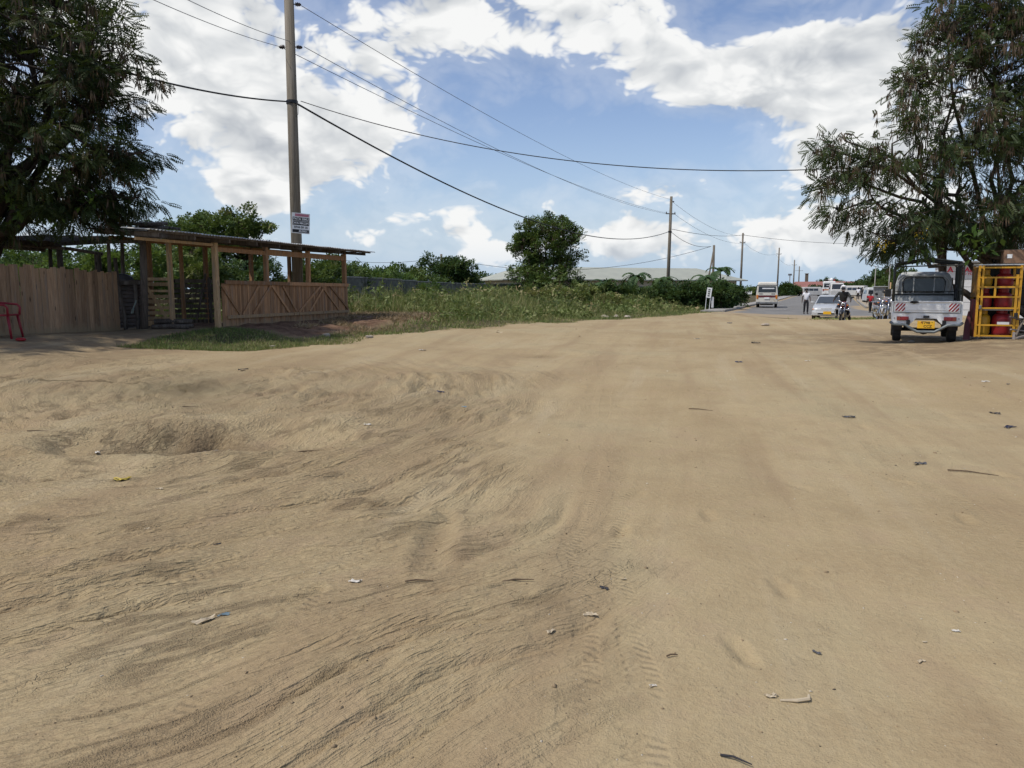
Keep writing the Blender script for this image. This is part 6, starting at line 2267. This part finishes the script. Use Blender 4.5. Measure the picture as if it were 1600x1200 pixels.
    if helmet is not None:
        hm = MB()
        prof = [(.001, .155), (.06, .148), (.105, .115), (.128, .06), (.134, 0.0), (.125, -.07), (.115, -.10)]
        hm.lathe(prof, 18, tuple(h + Vector((0, .012, .01)))).build('helmet', helmet, root, smooth=True)
        MB().ball(tuple(h + Vector((0, -.075, .0))), (.10, .07, .075), 12, 8).build('visor', GLASS, root, smooth=True)
        MB().loft([[tuple(h + Vector(p)) for p in q] for q in ([(-.10, -.09, .105), (.10, -.09, .105), (.10, -.09, .12), (-.10, -.09, .12)], [(-.085, -.20, .10), (.085, -.20, .10), (.085, -.20, .11), (-.085, -.20, .11)])]).build('peak', helmet, root)
    elif hair:
        hc = MB()
        hc.lathe([(.001, .128), (.05, .120), (.082, .095), (.098, .055), (.100, .02), (.094, 0.0)], 16, tuple(h + Vector((0, .016, .01)))).build('hair', HAIR, root, smooth=True)
    for s in (-1, 1):
        if helmet is None:
            MB().ball(tuple(h + Vector((s * .033, -.086, .005))), (.013, .008, .009), 8, 6).build('eye', WHITE_PL, root, smooth=True)
            MB().ball(tuple(h + Vector((s * .088, .01, -.01))), (.012, .022, .032), 8, 6).build('ear', SKIN, root, smooth=True)
    MB().loft([[tuple(h + Vector(p)) for p in q] for q in ([(-.009, -.088, .01), (.009, -.088, .01), (.004, -.094, .01), (-.004, -.094, .01)], [(-.019, -.084, -.035), (.019, -.084, -.035), (.008, -.114, -.032), (-.008, -.114, -.032)])]).build('nose', SKIN, root, smooth=True)
    MB().ball(tuple(h + Vector((0, -.078, -.062))), (.026, .010, .008), 8, 6).build('mouth', plain('lip ' + label[:12], (.09, .035, .03), .5), root, smooth=True)
    return root


STAND = {'pelvis': (0, 0, .94), 'waist': (0, 0, 1.10), 'chest': (0, 0, 1.30), 'neck': (0, .0, 1.49), 'head': (0, -.01, 1.63),
         'sh_l': (.175, 0, 1.42), 'el_l': (.235, .02, 1.15), 'wr_l': (.26, -.06, .90), 'sh_r': (-.175, 0, 1.42), 'el_r': (-.235, .05, 1.15), 'wr_r': (-.26, .02, .89),
         'hip_l': (.09, 0, .90), 'kn_l': (.10, -.06, .50), 'an_l': (.105, -.02, .085), 'to_l': (.12, -.15, .045), 'hip_r': (-.09, 0, .90), 'kn_r': (-.095, .0, .50), 'an_r': (-.10, .08, .085), 'to_r': (-.11, -.05, .045)}
CLOTH_W = plain('white shirt cotton', (.72, .71, .72), .9, 0, .05, 10)
CLOTH_K = plain('black trousers', (.014, .014, .017), .9, 0, .2, 10)
CLOTH_R = plain('red shirt cotton', (.36, .022, .026), .9, 0, .12, 10)
CLOTH_J = plain('dark jacket', (.022, .024, .022), .8, 0, .2, 10)
CLOTH_B = plain('dark blue cloth', (.03, .035, .07), .9, 0, .2, 10)
person('person', 'person in white shirt and black trousers walking on the road', on(1257, 52), R(-12), STAND, CLOTH_W, CLOTH_K)
WALK = dict(STAND)
WALK.update({'an_l': (.06, .16, .10), 'to_l': (.07, .04, .05), 'kn_l': (.06, .04, .50), 'an_r': (-.05, -.14, .085), 'to_r': (-.05, -.28, .045), 'kn_r': (-.06, -.10, .50), 'wr_l': (.30, .06, .93), 'wr_r': (-.30, -.10, .93)})
person('person', 'person in red shirt walking away beside the parked motorcycles', on(1357, 56), R(180 - 20), WALK, CLOTH_R, CLOTH_K, scale=.84)
GPP = 'people far down the road'
person('person', 'far person in dark red top by the white vans', on(1348, 98), R(30), STAND, CLOTH_R, CLOTH_B, group=GPP)
person('person', 'far person in white top between the white vans', on(1337, 102), R(160), STAND, CLOTH_W, CLOTH_K, group=GPP)
person('person', 'far person in dark clothes standing left of dark red one', on(1343, 104), R(-60), STAND, CLOTH_J, CLOTH_K, group=GPP)

# motorcyclist
ML = on(1314, 35.3)
mrz = R(150)
motorcycle('red and black motorcycle with chrome crash bars ridden towards us', ML, mrz, RED_P, guard=True, lean=R(-5))
RIDE = {'pelvis': (0, .18, .92), 'waist': (0, .16, 1.08), 'chest': (0, .08, 1.30), 'neck': (0, .03, 1.47), 'head': (0, -.02, 1.60),
        'sh_l': (.185, .06, 1.40), 'el_l': (.33, -.06, 1.20), 'wr_l': (.36, -.24, 1.07), 'sh_r': (-.185, .06, 1.40), 'el_r': (-.33, -.06, 1.20), 'wr_r': (-.36, -.24, 1.07),
        'hip_l': (.11, .14, .88), 'kn_l': (.26, -.10, .52), 'an_l': (.34, .06, .10), 'to_l': (.38, -.07, .06), 'hip_r': (-.11, .14, .88), 'kn_r': (-.22, -.22, .68), 'an_r': (-.22, -.02, .36), 'to_r': (-.23, -.14, .33)}
person('person', 'motorcycle rider in dark jacket and white helmet, foot on ground', ML, mrz + math.pi, RIDE, CLOTH_J, CLOTH_K, sleeve='long', helmet=WHITE_PL)

# parked motorcycles
GM = 'motorcycles parked in a row left of the pickup'
rg = random.Random(4)
MLAB = ['nearest parked motorcycle with white front, beside pickup', 'second parked motorcycle from the pickup, white mudguard', 'third parked motorcycle in the row behind the pickup', 'fourth parked motorcycle in the row, grey mudguard', 'fifth parked motorcycle in the row, white mudguard', 'farthest parked motorcycle in the row by the grey hut', 'parked motorcycle at left front of the row, blue tank']
for k, (px, Y) in enumerate(((1382, 32.5), (1388, 34.5), (1377, 36), (1385, 37.5), (1379, 40.5), (1386, 42), (1371, 34.3))):
    motorcycle(MLAB[k], on(px, Y), math.pi + R(rg.uniform(-30, 25)), [CLOTH_B, WHITE_P, RED_P, BLACK_M, WHITE_P, SILVER_P, CLOTH_B][k], group=GM, guard=True, lean=R(rg.uniform(-9, 9)), tint=(.62, .62, .63) if k != 2 else (.4, .4, .42), name='parked_motorcycle')
    # pale wind shields catch the light
for k, (px, Y, h_) in enumerate(((1388, 34.6, 1.25), (1376, 36.1, 1.3), (1384, 37.6, 1.4), (1379, 40.6, 1.45))):
    b = on(px, Y)
    o = MB().loft([[(-.17, 0, 0), (.17, 0, 0), (.17, .012, 0), (-.17, .012, 0)], [(-.16, -.10, .25), (.16, -.10, .25), (.16, -.088, .25), (-.16, -.088, .25)], [(-.09, -.20, .42), (.09, -.20, .42), (.09, -.188, .42), (-.09, -.188, .42)]]).build('windshield', WHITE_PL, None, bevel=.01)
    o.location = (b.x, b.y - .35, b.z + h_ - .32)
    o.rotation_euler = (R(-14), R(rg.uniform(-25, 25)), R(rg.uniform(-40, 30)))
    tag(o, ['white windshield on the second parked motorcycle', 'white windshield on the third parked motorcycle', 'tilted white windshield on the fourth parked motorcycle', 'white windshield on the fifth parked motorcycle'][k], 'windshield', 'white windshields on the parked motorcycles')

# ------------------------------------------------------------------ gas cage and kiosk on the right
KO = P(1555, 526, 17.0)
KO.z = G(KO.x, KO.y)
cage = empty('gas_cage', KO, -R(21), 'yellow barred cage holding red and yellow gas cylinders', 'cage')
CW, CD, CHt = .80, .60, 1.60
for (x, y) in ((-CW / 2, 0), (CW / 2, 0), (-CW / 2, CD), (CW / 2, CD)):
    MB().box((x, y, CHt / 2 + .03), (.05, .05, CHt)).build('upright', YELLOW_P, cage)
for z in (.06, .30, .62, .78, 1.02, 1.20, 1.40, 1.60)[0:]:
    pass
for z, dx in ((.06, 0), (.30, 0), (.68, 0), (.93, 0), (1.15, 0), (1.36, 0), (1.58, 0)):
    MB().box((0, -.03, z), (CW - .02, .03, .035)).build('bar', YELLOW_P, cage)
for z in (.06, .60, .95, 1.30, 1.58):
    MB().box((-CW / 2 - .01, CD / 2, z), (.03, CD - .04, .035)).build('side_bar', YELLOW_P, cage)
    MB().box((CW / 2 + .01, CD / 2, z), (.03, CD - .04, .035)).build('side_bar', YELLOW_P, cage)
MB().box((-.08, -.034, 1.14), (.04, .025, .46)).build('bar', YELLOW_P, cage)
MB().box((-CW / 2 + .07, -.035, CHt / 2 + .03), (.04, .03, CHt)).build('door_stile', YELLOW_P, cage)
MB().box((CW / 2 - .07, -.036, CHt / 2 - .05), (.05, .03, CHt - .25)).build('door_stile', YELLOW_P, cage)
MB().box((-CW / 2 - .03, CD / 2, .45), (.012, CD, .86)).build('side_sheet', MAROON_P, cage)
MB().box((-CW / 2 - .03, CD / 2, 1.25), (.012, CD, .66)).build('side_sheet', plain('dull yellow sheet', (.24, .12, .02), .7, dirt=(.09, .05, .03), dirt_amt=.35), cage)
MB().box((0, CD / 2, CHt + .045), (CW + .06, CD + .06, .025)).build('roof', ZINC, cage)
for z in (.03, .64, 1.13):
    MB().box((0, CD / 2, z), (CW - .06, CD - .04, .02)).build('shelf', STEEL, cage)
MB().box((0, CD + .01, .82), (CW, .012, 1.55)).build('back_sheet', BLACK_M, cage)
MB().box((-CW / 2 + .05, -.06, .70), (.05, .04, .09)).build('padlock', STEEL, cage, bevel=.01)
MB().box((CW / 2 - .05, -.06, .52), (.07, .05, .12)).build('padlock', BLACK_M, cage, bevel=.01)


def cyl(label, x, y, z, r, h, m, lab=False):
    p = Matrix.Rotation(-R(21), 3, 'Z') @ Vector((x, y, z))
    o = empty('gas_cylinder', KO + p, -R(21), label, 'gas cylinder', 'gas cylinders in the yellow cage')
    MB().lathe([(r * .85, 0), (r * .85, .03), (r * .93, .05), (r, .09), (r, h - .11), (r * .93, h - .05), (r * .6, h), (.02, h + .01)], 20).build('tank', m, o, smooth=True)
    MB().lathe([(r * .55, h - .03), (r * .58, h - .03), (r * .58, h + .12), (r * .55, h + .12)], 18).build('collar', m, o)
    MB().lathe([(.02, h), (.025, h + .05), (.015, h + .08)], 8).build('valve', STEEL, o)
    if lab:
        MB().panel([(-r * .62, -r * .80, h * .48), (r * .62, -r * .80, h * .48), (r * .62, -r * .80, h * .64), (-r * .62, -r * .80, h * .64)], .012, r * .22).build('paper_label', WHITE_PL, o)


GY = plain('yellow cylinder', (.46, .25, .015), .45, 0, .12, 5, dirt=(.2, .1, .03), dirt_amt=.15)
GR = plain('red cylinder', (.24, .014, .016), .45, 0, .12, 5, dirt=(.10, .02, .02), dirt_amt=.2)
cyl('yellow gas cylinder bottom left in the cage', -.215, .28, .04, .15, .50, GY)
cyl('large red gas cylinder with paper label, bottom right in cage', .15, .28, .04, .19, .52, GR, True)
cyl('red gas cylinder on the middle shelf at left', -.22, .28, .65, .15, .36, GR)
cyl('red gas cylinder on the middle shelf at right', .15, .28, .65, .18, .38, GR)
cyl('yellow gas cylinder on the top shelf at left', -.22, .28, 1.14, .14, .28, GY)
cyl('red gas cylinder on the top shelf at right', .15, .28, 1.14, .18, .31, GR)
b = P(1511, 525, 17.3)
o = MB().loft([[(-.16, 0, 0), (.12, 0, 0), (.12, .03, 0), (-.16, .03, 0)], [(-.10, .10, .40), (.13, .10, .40), (.13, .13, .40), (-.10, .13, .40)], [(.05, .18, .72), (.14, .18, .72), (.14, .21, .72), (.05, .21, .72)]]).build('leaning_board', MAROON_P, None)
o.location = (b.x, b.y, G(b.x, b.y))
o.rotation_euler = (0, 0, -R(21))
o.scale = (.5, 1, .9)
tag(o, 'dark maroon board leaning between pickup and gas cage', 'board')

# crate on top and its stand
bx = P(1588, 412, 17.35)
CARD = plain('brown cardboard', (.22, .13, .08), .9, 0, .15, 5, dirt=(.12, .075, .05), dirt_amt=.2)
cr = empty('carton', bx, -R(24), 'brown cardboard carton on the shelf beside gas cage', 'box')
MB().box((0, .2, .16), (.50, .40, .30)).build('body', CARD, cr, bevel=.006)
MB().panel([(-.25, 0, .312), (.25, 0, .312), (.28, .42, .34), (-.36, .42, .30)], .012, .004).build('flap', plain('card flap', (.12, .085, .065), .9), cr)
MB().box((-.14, -.004, .17), (.10, .006, .09)).build('paper_label', WHITE_PL, cr)
st0 = on(1592, 17.35)
stn = empty('work_table', st0, -R(24), 'dark steel stand carrying the carton at right edge', 'table')
hgt = bx.z - st0.z
MB().box((.05, .22, hgt - .03), (.80, .55, .05)).build('table_top', WOOD_OLD, stn)
for (x, y) in ((-.10, .0), (.40, .0), (-.10, .45), (.40, .45)):
    MB().box((x, y, hgt / 2 - .03), (.05, .05, hgt - .05)).build('leg', BLACK_M, stn)
for z in (.75, 1.2):
    MB().box((.15, .0, z), (.55, .03, .04)).build('cross_bar', BLACK_M, stn)
MB().box((.02, .05, .95), (.18, .14, .34)).build('hanging_cloth', BLACK_R, stn, bevel=.03)
ch0 = on(1597, 16.8)
brk = empty('broken_chair', ch0, R(20), 'grey broken wooden chair lying at the right edge by cage', 'chair')
for (a, b_) in (((-.22, 0, .05), (.05, .05, .40)), ((.05, .05, .40), (-.28, .10, .50)), ((-.30, .05, .22), (.10, .05, .18)), ((.0, .15, .02), (.12, .18, .45)), ((-.25, -.05, .03), (.25, -.1, .14)), ((-.26, .0, .0), (-.24, .02, .16))):
    MB().bar(a, b_, .05, .03).build('stick', WOOD_OLD if a[0] > -.25 else plain('grey lath', (.24, .21, .19), .9), brk)

# white boarded kiosk behind
KK = on(1545, 30)
kio = empty('white_kiosk', KK, -R(22), 'white boarded kiosk with red lettering behind the gas cage', 'kiosk')
KWt = plain('white kiosk paint', (.60, .60, .60), .6, 0, .05, 3, dirt=(.40, .38, .35), dirt_amt=.15)
MB().box((0, 1.0, 1.07), (3.5, 2.0, 2.15)).build('core', plain('kiosk core', (.06, .06, .06), .8), kio)
for k in range(7):
    MB().box((0, -.03, .15 + k * .305), (3.54, .03, .29)).build('board', KWt, kio)
    MB().box((-1.78, 1.0, .15 + k * .305), (.03, 2.0, .29)).build('board', KWt, kio)
MB().box((0, .9, 2.2), (3.8, 2.5, .06)).build('roof', ZINC, kio)


def ktext(s, px, py, size, m, bold):
    d = ray(px, py)
    # where the line of sight meets the kiosk front, in its own coordinates
    Mi = (Matrix.Translation(KK) @ Matrix.Rotation(-R(22), 4, 'Z')).inverted()
    o_ = Mi @ Vector((0, 0, CAM_Z))
    dd = Mi.to_3x3() @ d
    t = (-.052 - o_.y) / dd.y
    p = o_ + dd * t
    return text_mesh('lettering', s, size, m, kio, Matrix.Translation(p) @ Matrix.Rotation(R(90), 4, 'X'), bold=bold)


LET_R = plain('red lettering paint', (.52, .03, .06), .6)
ktext('KAL', 1510.5, 421.5, .25, LET_R, .010)
ktext('MO YO', 1510.5, 428, .13, LET_R, .003)
ktext('A', 1485, 421.5, .29, LET_R, .010)

# ------------------------------------------------------------------ stones, scraps and litter on the ground
def lump(name, mat, r, seed, flat=.6):
    rg = random.Random(seed)
    mb = MB().ball((0, 0, 0), 1.0, 9, 6)
    vs = []
    for v_ in mb.v:
        v_ = Vector(v_)
        k = 1 + .28 * math.sin(v_.x * 2.3 + seed) * math.cos(v_.y * 2.9 + seed * 1.7) + .12 * math.sin(v_.z * 5 + seed)
        vs.append((v_.x * k * r, v_.y * k * r * .8, v_.z * k * r * flat))
    mb.v = vs
    me = mb.mesh(name)
    me.materials.append(mat)
    return me


def crumple(name, mat, w, d, amp, seed, n=5):
    rg = random.Random(seed)
    mb = MB()
    for j in range(n + 1):
        for i in range(n + 1):
            u_, v_ = i / n - .5, j / n - .5
            rad = 1 - .35 * rg.random() * (abs(u_) > .35 or abs(v_) > .35)
            mb.v.append((u_ * w * rad, v_ * d * rad + .25 * d * math.sin(u_ * 4 + seed), rg.random() * amp + .003))
    for j in range(n):
        for i in range(n):
            if rg.random() < .93:
                a = j * (n + 1) + i
                mb.f.append((a, a + 1, a + n + 2, a + n + 1))
    me = mb.mesh(name)
    me.materials.append(mat)
    return me


SCRAP_W = plain('dirty white plastic', (.56, .52, .45), .6, 0, .12, 12)
SCRAP_C = plain('cream peel', (.46, .38, .26), .8, 0, .15, 14)
SCRAP_Y = plain('yellow wrapper', (.48, .36, .06), .6, 0, .15, 14)
SCRAP_B = plain('dull blue plastic', (.13, .19, .22), .6, 0, .15, 14)
SCRAP_K = plain('charred black scrap', (.025, .024, .028), .7, 0, .3, 14)
SCRAP_G = plain('grey rubber scrap', (.075, .075, .08), .7, 0, .2, 14)
SCRAP_D = plain('dark blue wrapper', (.03, .035, .07), .5, 0, .2, 14)
STICK = plain('dry stick', (.11, .075, .045), .9, 0, .25, 20)
STONE = plain('pale stone', (.36, .31, .25), .95, 0, .15, 8, bump=.004, spec=.1)


def put(name, me, px, py, rz, label, cat, group=None, tilt=0.0, dz=0.0):
    p = gpx(px, py)
    z = float(gz(p.x, p.y)[0])
    o = obj_at(name, me, None, (p.x, p.y, z + dz), (tilt, 0, rz))
    tag(o, label, cat, group)
    return o


GL = 'litter scattered over the sandy ground'
rows = [
    (150, 691, 'W', .12, 'white plastic scrap at the left rim of the hole'), (240, 709, 'W', .13, 'white scrap lying in the hole'), (190, 753, 'Y', .17, 'yellow wrapper just below the hole'), (318, 978, 'C', .13, 'cream torn plastic bag at lower left'),
    (350, 967, 'B', .07, 'small dull blue scrap beside the cream bag'), (943, 923, 'K', .07, 'charred black lump near the lower middle'), (920, 964, 'C', .09, 'cream peel below the charred lump'), (1276, 1013, 'G', .055, 'dark grey flat piece at lower right'),
    (1205, 1083, 'C', .07, 'cream peel left of the hooked one near bottom'), (1327, 652, 'G', .20, 'dark curved rubber piece on the smooth sand'), (1437, 725, 'G', .16, 'grey crumpled plastic right of the middle'), (1578, 667, 'D', .20, 'dark blue wrapper near the right edge'),
    (688, 612, 'D', .24, 'dark blue strip by the shallow hole'), (727, 640, 'B', .16, 'blue grey plastic in the shallow hole'), (388, 706, 'W', .12, 'white and dark scraps at right rim of hole'), (322, 678, 'G', .14, 'grey plastic at the far wall of the hole'),
    (340, 847, 'K', .06, 'black scrap on the ruts at left'), (1440, 1028, 'C', .05, 'pale shell piece near right bottom'), (1540, 596, 'W', .16, 'white scrap in front of the gas cage'), (1555, 645, 'K', .16, 'dark twig scrap near the right edge'),
    (1155, 566, 'D', .20, 'dark blue scrap on the far sand'), (1180, 537, 'G', .30, 'dark dirt scrap left of pickup'), (1262, 565, 'W', .14, 'small white scrap between scrap and pickup'), (230, 829, 'C', .05, 'small cream scrap on the left ruts'),
    (250, 773, 'C', .08, 'cream scrap right below the yellow wrapper'), (575, 672, 'W', .11, 'white scrap on the tracks left of middle'), (1493, 985, 'W', .05, 'white torn scrap at right bottom'), (1445, 1000, 'C', .03, 'tiny cream chip right bottom'),
    (860, 996, 'C', .06, 'pale straw scrap near lower middle'), (1020, 1075, 'W', .04, 'little white chip near bottom middle'), (660, 548, 'W', .24, 'white scrap by the verge edge'), (780, 520, 'C', .25, 'pale scrap on the sand below the grass'),
    (1090, 530, 'W', .22, 'white scrap on the far middle sand'), (975, 905, 'C', .04, 'cream chip beside the charred lump'), (555, 912, 'W', .09, 'white flat scrap on the ruts'), (1575, 600, 'D', .10, 'small blue scrap at the right edge'), (380, 582, 'K', .22, 'dark scrap on the sand below the short grass'),
    (300, 702, 'W', .10, 'small white scrap in the middle of the hole'), (362, 690, 'C', .12, 'cream scrap on the right wall of the hole'), (268, 714, 'K', .16, 'black scrap at the bottom of the hole'), (330, 716, 'G', .16, 'grey scrap at the near rim of the hole'),
    (1140, 505, 'G', .35, 'dark wet dirt clump near the minibus')]
MM = {'W': SCRAP_W, 'C': SCRAP_C, 'Y': SCRAP_Y, 'B': SCRAP_B, 'K': SCRAP_K, 'G': SCRAP_G, 'D': SCRAP_D}
for i, (px, py, k, w_, lb) in enumerate(rows):
    w_ *= .8
    me = crumple('scrap', MM[k], w_, w_ * .5, w_ * .14, i + 3)
    put({'W': 'plastic_scrap', 'C': 'peel', 'Y': 'wrapper', 'B': 'plastic_scrap', 'K': 'charred_scrap', 'G': 'rubber_scrap', 'D': 'wrapper'}[k], me, px, py, random.uniform(-.6, .6), lb, 'litter', GL)
for i, (px, py, L, rz, lb) in enumerate(((1520, 738, .36, -.55, 'thin brown stick at the right'), (1150, 1192, .10, -.5, 'black stick at the bottom edge'), (352, 705, .34, .6, 'brown stick lying in the hole'), (655, 919, .14, .1, 'dark bent twig on the ruts'), (1095, 640, .30, -.5, 'thin twig on the smooth sand'), (480, 705, .5, .5, 'long thin twig right of the hole'),
                                        (290, 643, .3, .2, 'short twig above the hole'), (60, 680, .22, 0, 'short twig at the left'), (1050, 1028, .05, .3, 'tiny dark twig lower right'), (810, 920, .16, .2, 'pale twig near lower middle'))):
    me = MB().tube([(-L / 2, 0, .008), (-L * .1, L * .04, .012), (L / 2, -L * .03, .008)], [.003 + L * .008, .003 + L * .008, .002], 6).mesh('stick')
    me.materials.append(SCRAP_K if 'black' in lb else STICK)
    put('stick', me, px, py, rz, lb, 'stick', GL)
me = MB().tube([(-.06, .0, .006), (0, -.012, .008), (.05, -.005, .008), (.062, .02, .008)], [.004, .007, .007, .005], 6).mesh('peel')
me.materials.append(SCRAP_C)
put('peel', me, 1243, 1089, .1, 'hooked cream peel near the bottom right of middle', 'litter', GL)
GS = 'stones lying about'
for i, (px, py, r_, lb) in enumerate(((1424, 535, .10, 'round pale stone behind the pickup'), (1478, 533, .13, 'flat stone at the right rear wheel of pickup'), (1493, 532, .12, 'second flat stone at the right rear wheel'), (1537, 531, .10, 'small stone before the gas cage'), (1556, 531, .17, 'largest flat stone before the gas cage'), (1522, 530, .08, 'little stone at the left foot of cage'),
                                      (945, 497, .24, 'pale rubble block at the grass edge, left'), (962, 496, .2, 'pale rubble block at the grass edge, middle'), (980, 496, .17, 'pale rubble block at the grass edge, right'), (510, 525, .10, 'white stone on the dug earth'), (425, 527, .07, 'small pale stone on dug earth left'), (577, 528, .10, 'pale stone at the lower edge of dry grass'), (1195, 509, .15, 'pale stone on the sand below the minibus'))):
    me = lump('stone', STONE, r_, i + 1, .45)
    put('stone', me, px, py, random.uniform(0, 3), lb, 'stone', GS, dz=r_ * .2)


def scatter_bits(name, n, matl, size, seed, label, flat=.4, bias=1.6, right=0.0):
    rg = np.random.default_rng(seed)
    y = 1.8 + 26 * rg.uniform(0, 1, n) ** bias
    x = (rg.uniform(-.85, .85, n)) * (y + 1.0)
    x = np.where(rg.uniform(0, 1, n) < right, np.abs(x), x)
    ok = verge_dist(x, y) < -.1
    x, y = x[ok], y[ok]
    m = len(x)
    z = gz(x, y)
    rgp = random.Random(seed)
    mb = MB().ball((0, 0, 0), 1.0, 5, 2)
    tv = np.array(mb.v)
    tv = tv * np.array([1, .65, flat]) * (1 + .25 * np.sin(tv[:, :1] * 3 + tv[:, 1:2] * 5))
    tf = np.array(mb.f)
    a = rg.uniform(0, 6.28, m)
    ax = np.stack([np.cos(a), np.sin(a), rg.normal(size=m) * .2], 1)
    s = size * rg.lognormal(0, .5, m) * (.75 + .05 * y)
    V, Fa = instance_arrays(tv, tf, np.stack([x, y, z], 1), ax, np.tile(np.array([0, 0, 1.0]), (m, 1)), s)
    o = np_mesh(name, V, Fa, matl, None, np.repeat(rg.uniform(0, 1, m), len(tv)), smooth=True)
    tag(o, label, name.replace('_', ' '), kind='stuff')


scatter_bits('clods', 2600, plain('earth clod', (.29, .215, .130), .95, 0, .2, 30, spec=.1), .0048, 61, 'small crumbs of dry earth strewn over the ground', .6)
scatter_bits('pale_grit', 1700, plain('pale chip', (.50, .44, .34), .9, 0, .15, 30), .0036, 62, 'pale chips and shell bits strewn over the sand', .35, right=.55)
scatter_bits('dark_crumbs', 800, plain('dark crumb', (.05, .038, .03), .9, 0, .3, 30), .0040, 63, 'dark crumbs and leaf bits strewn over the sand', .35, right=.35)
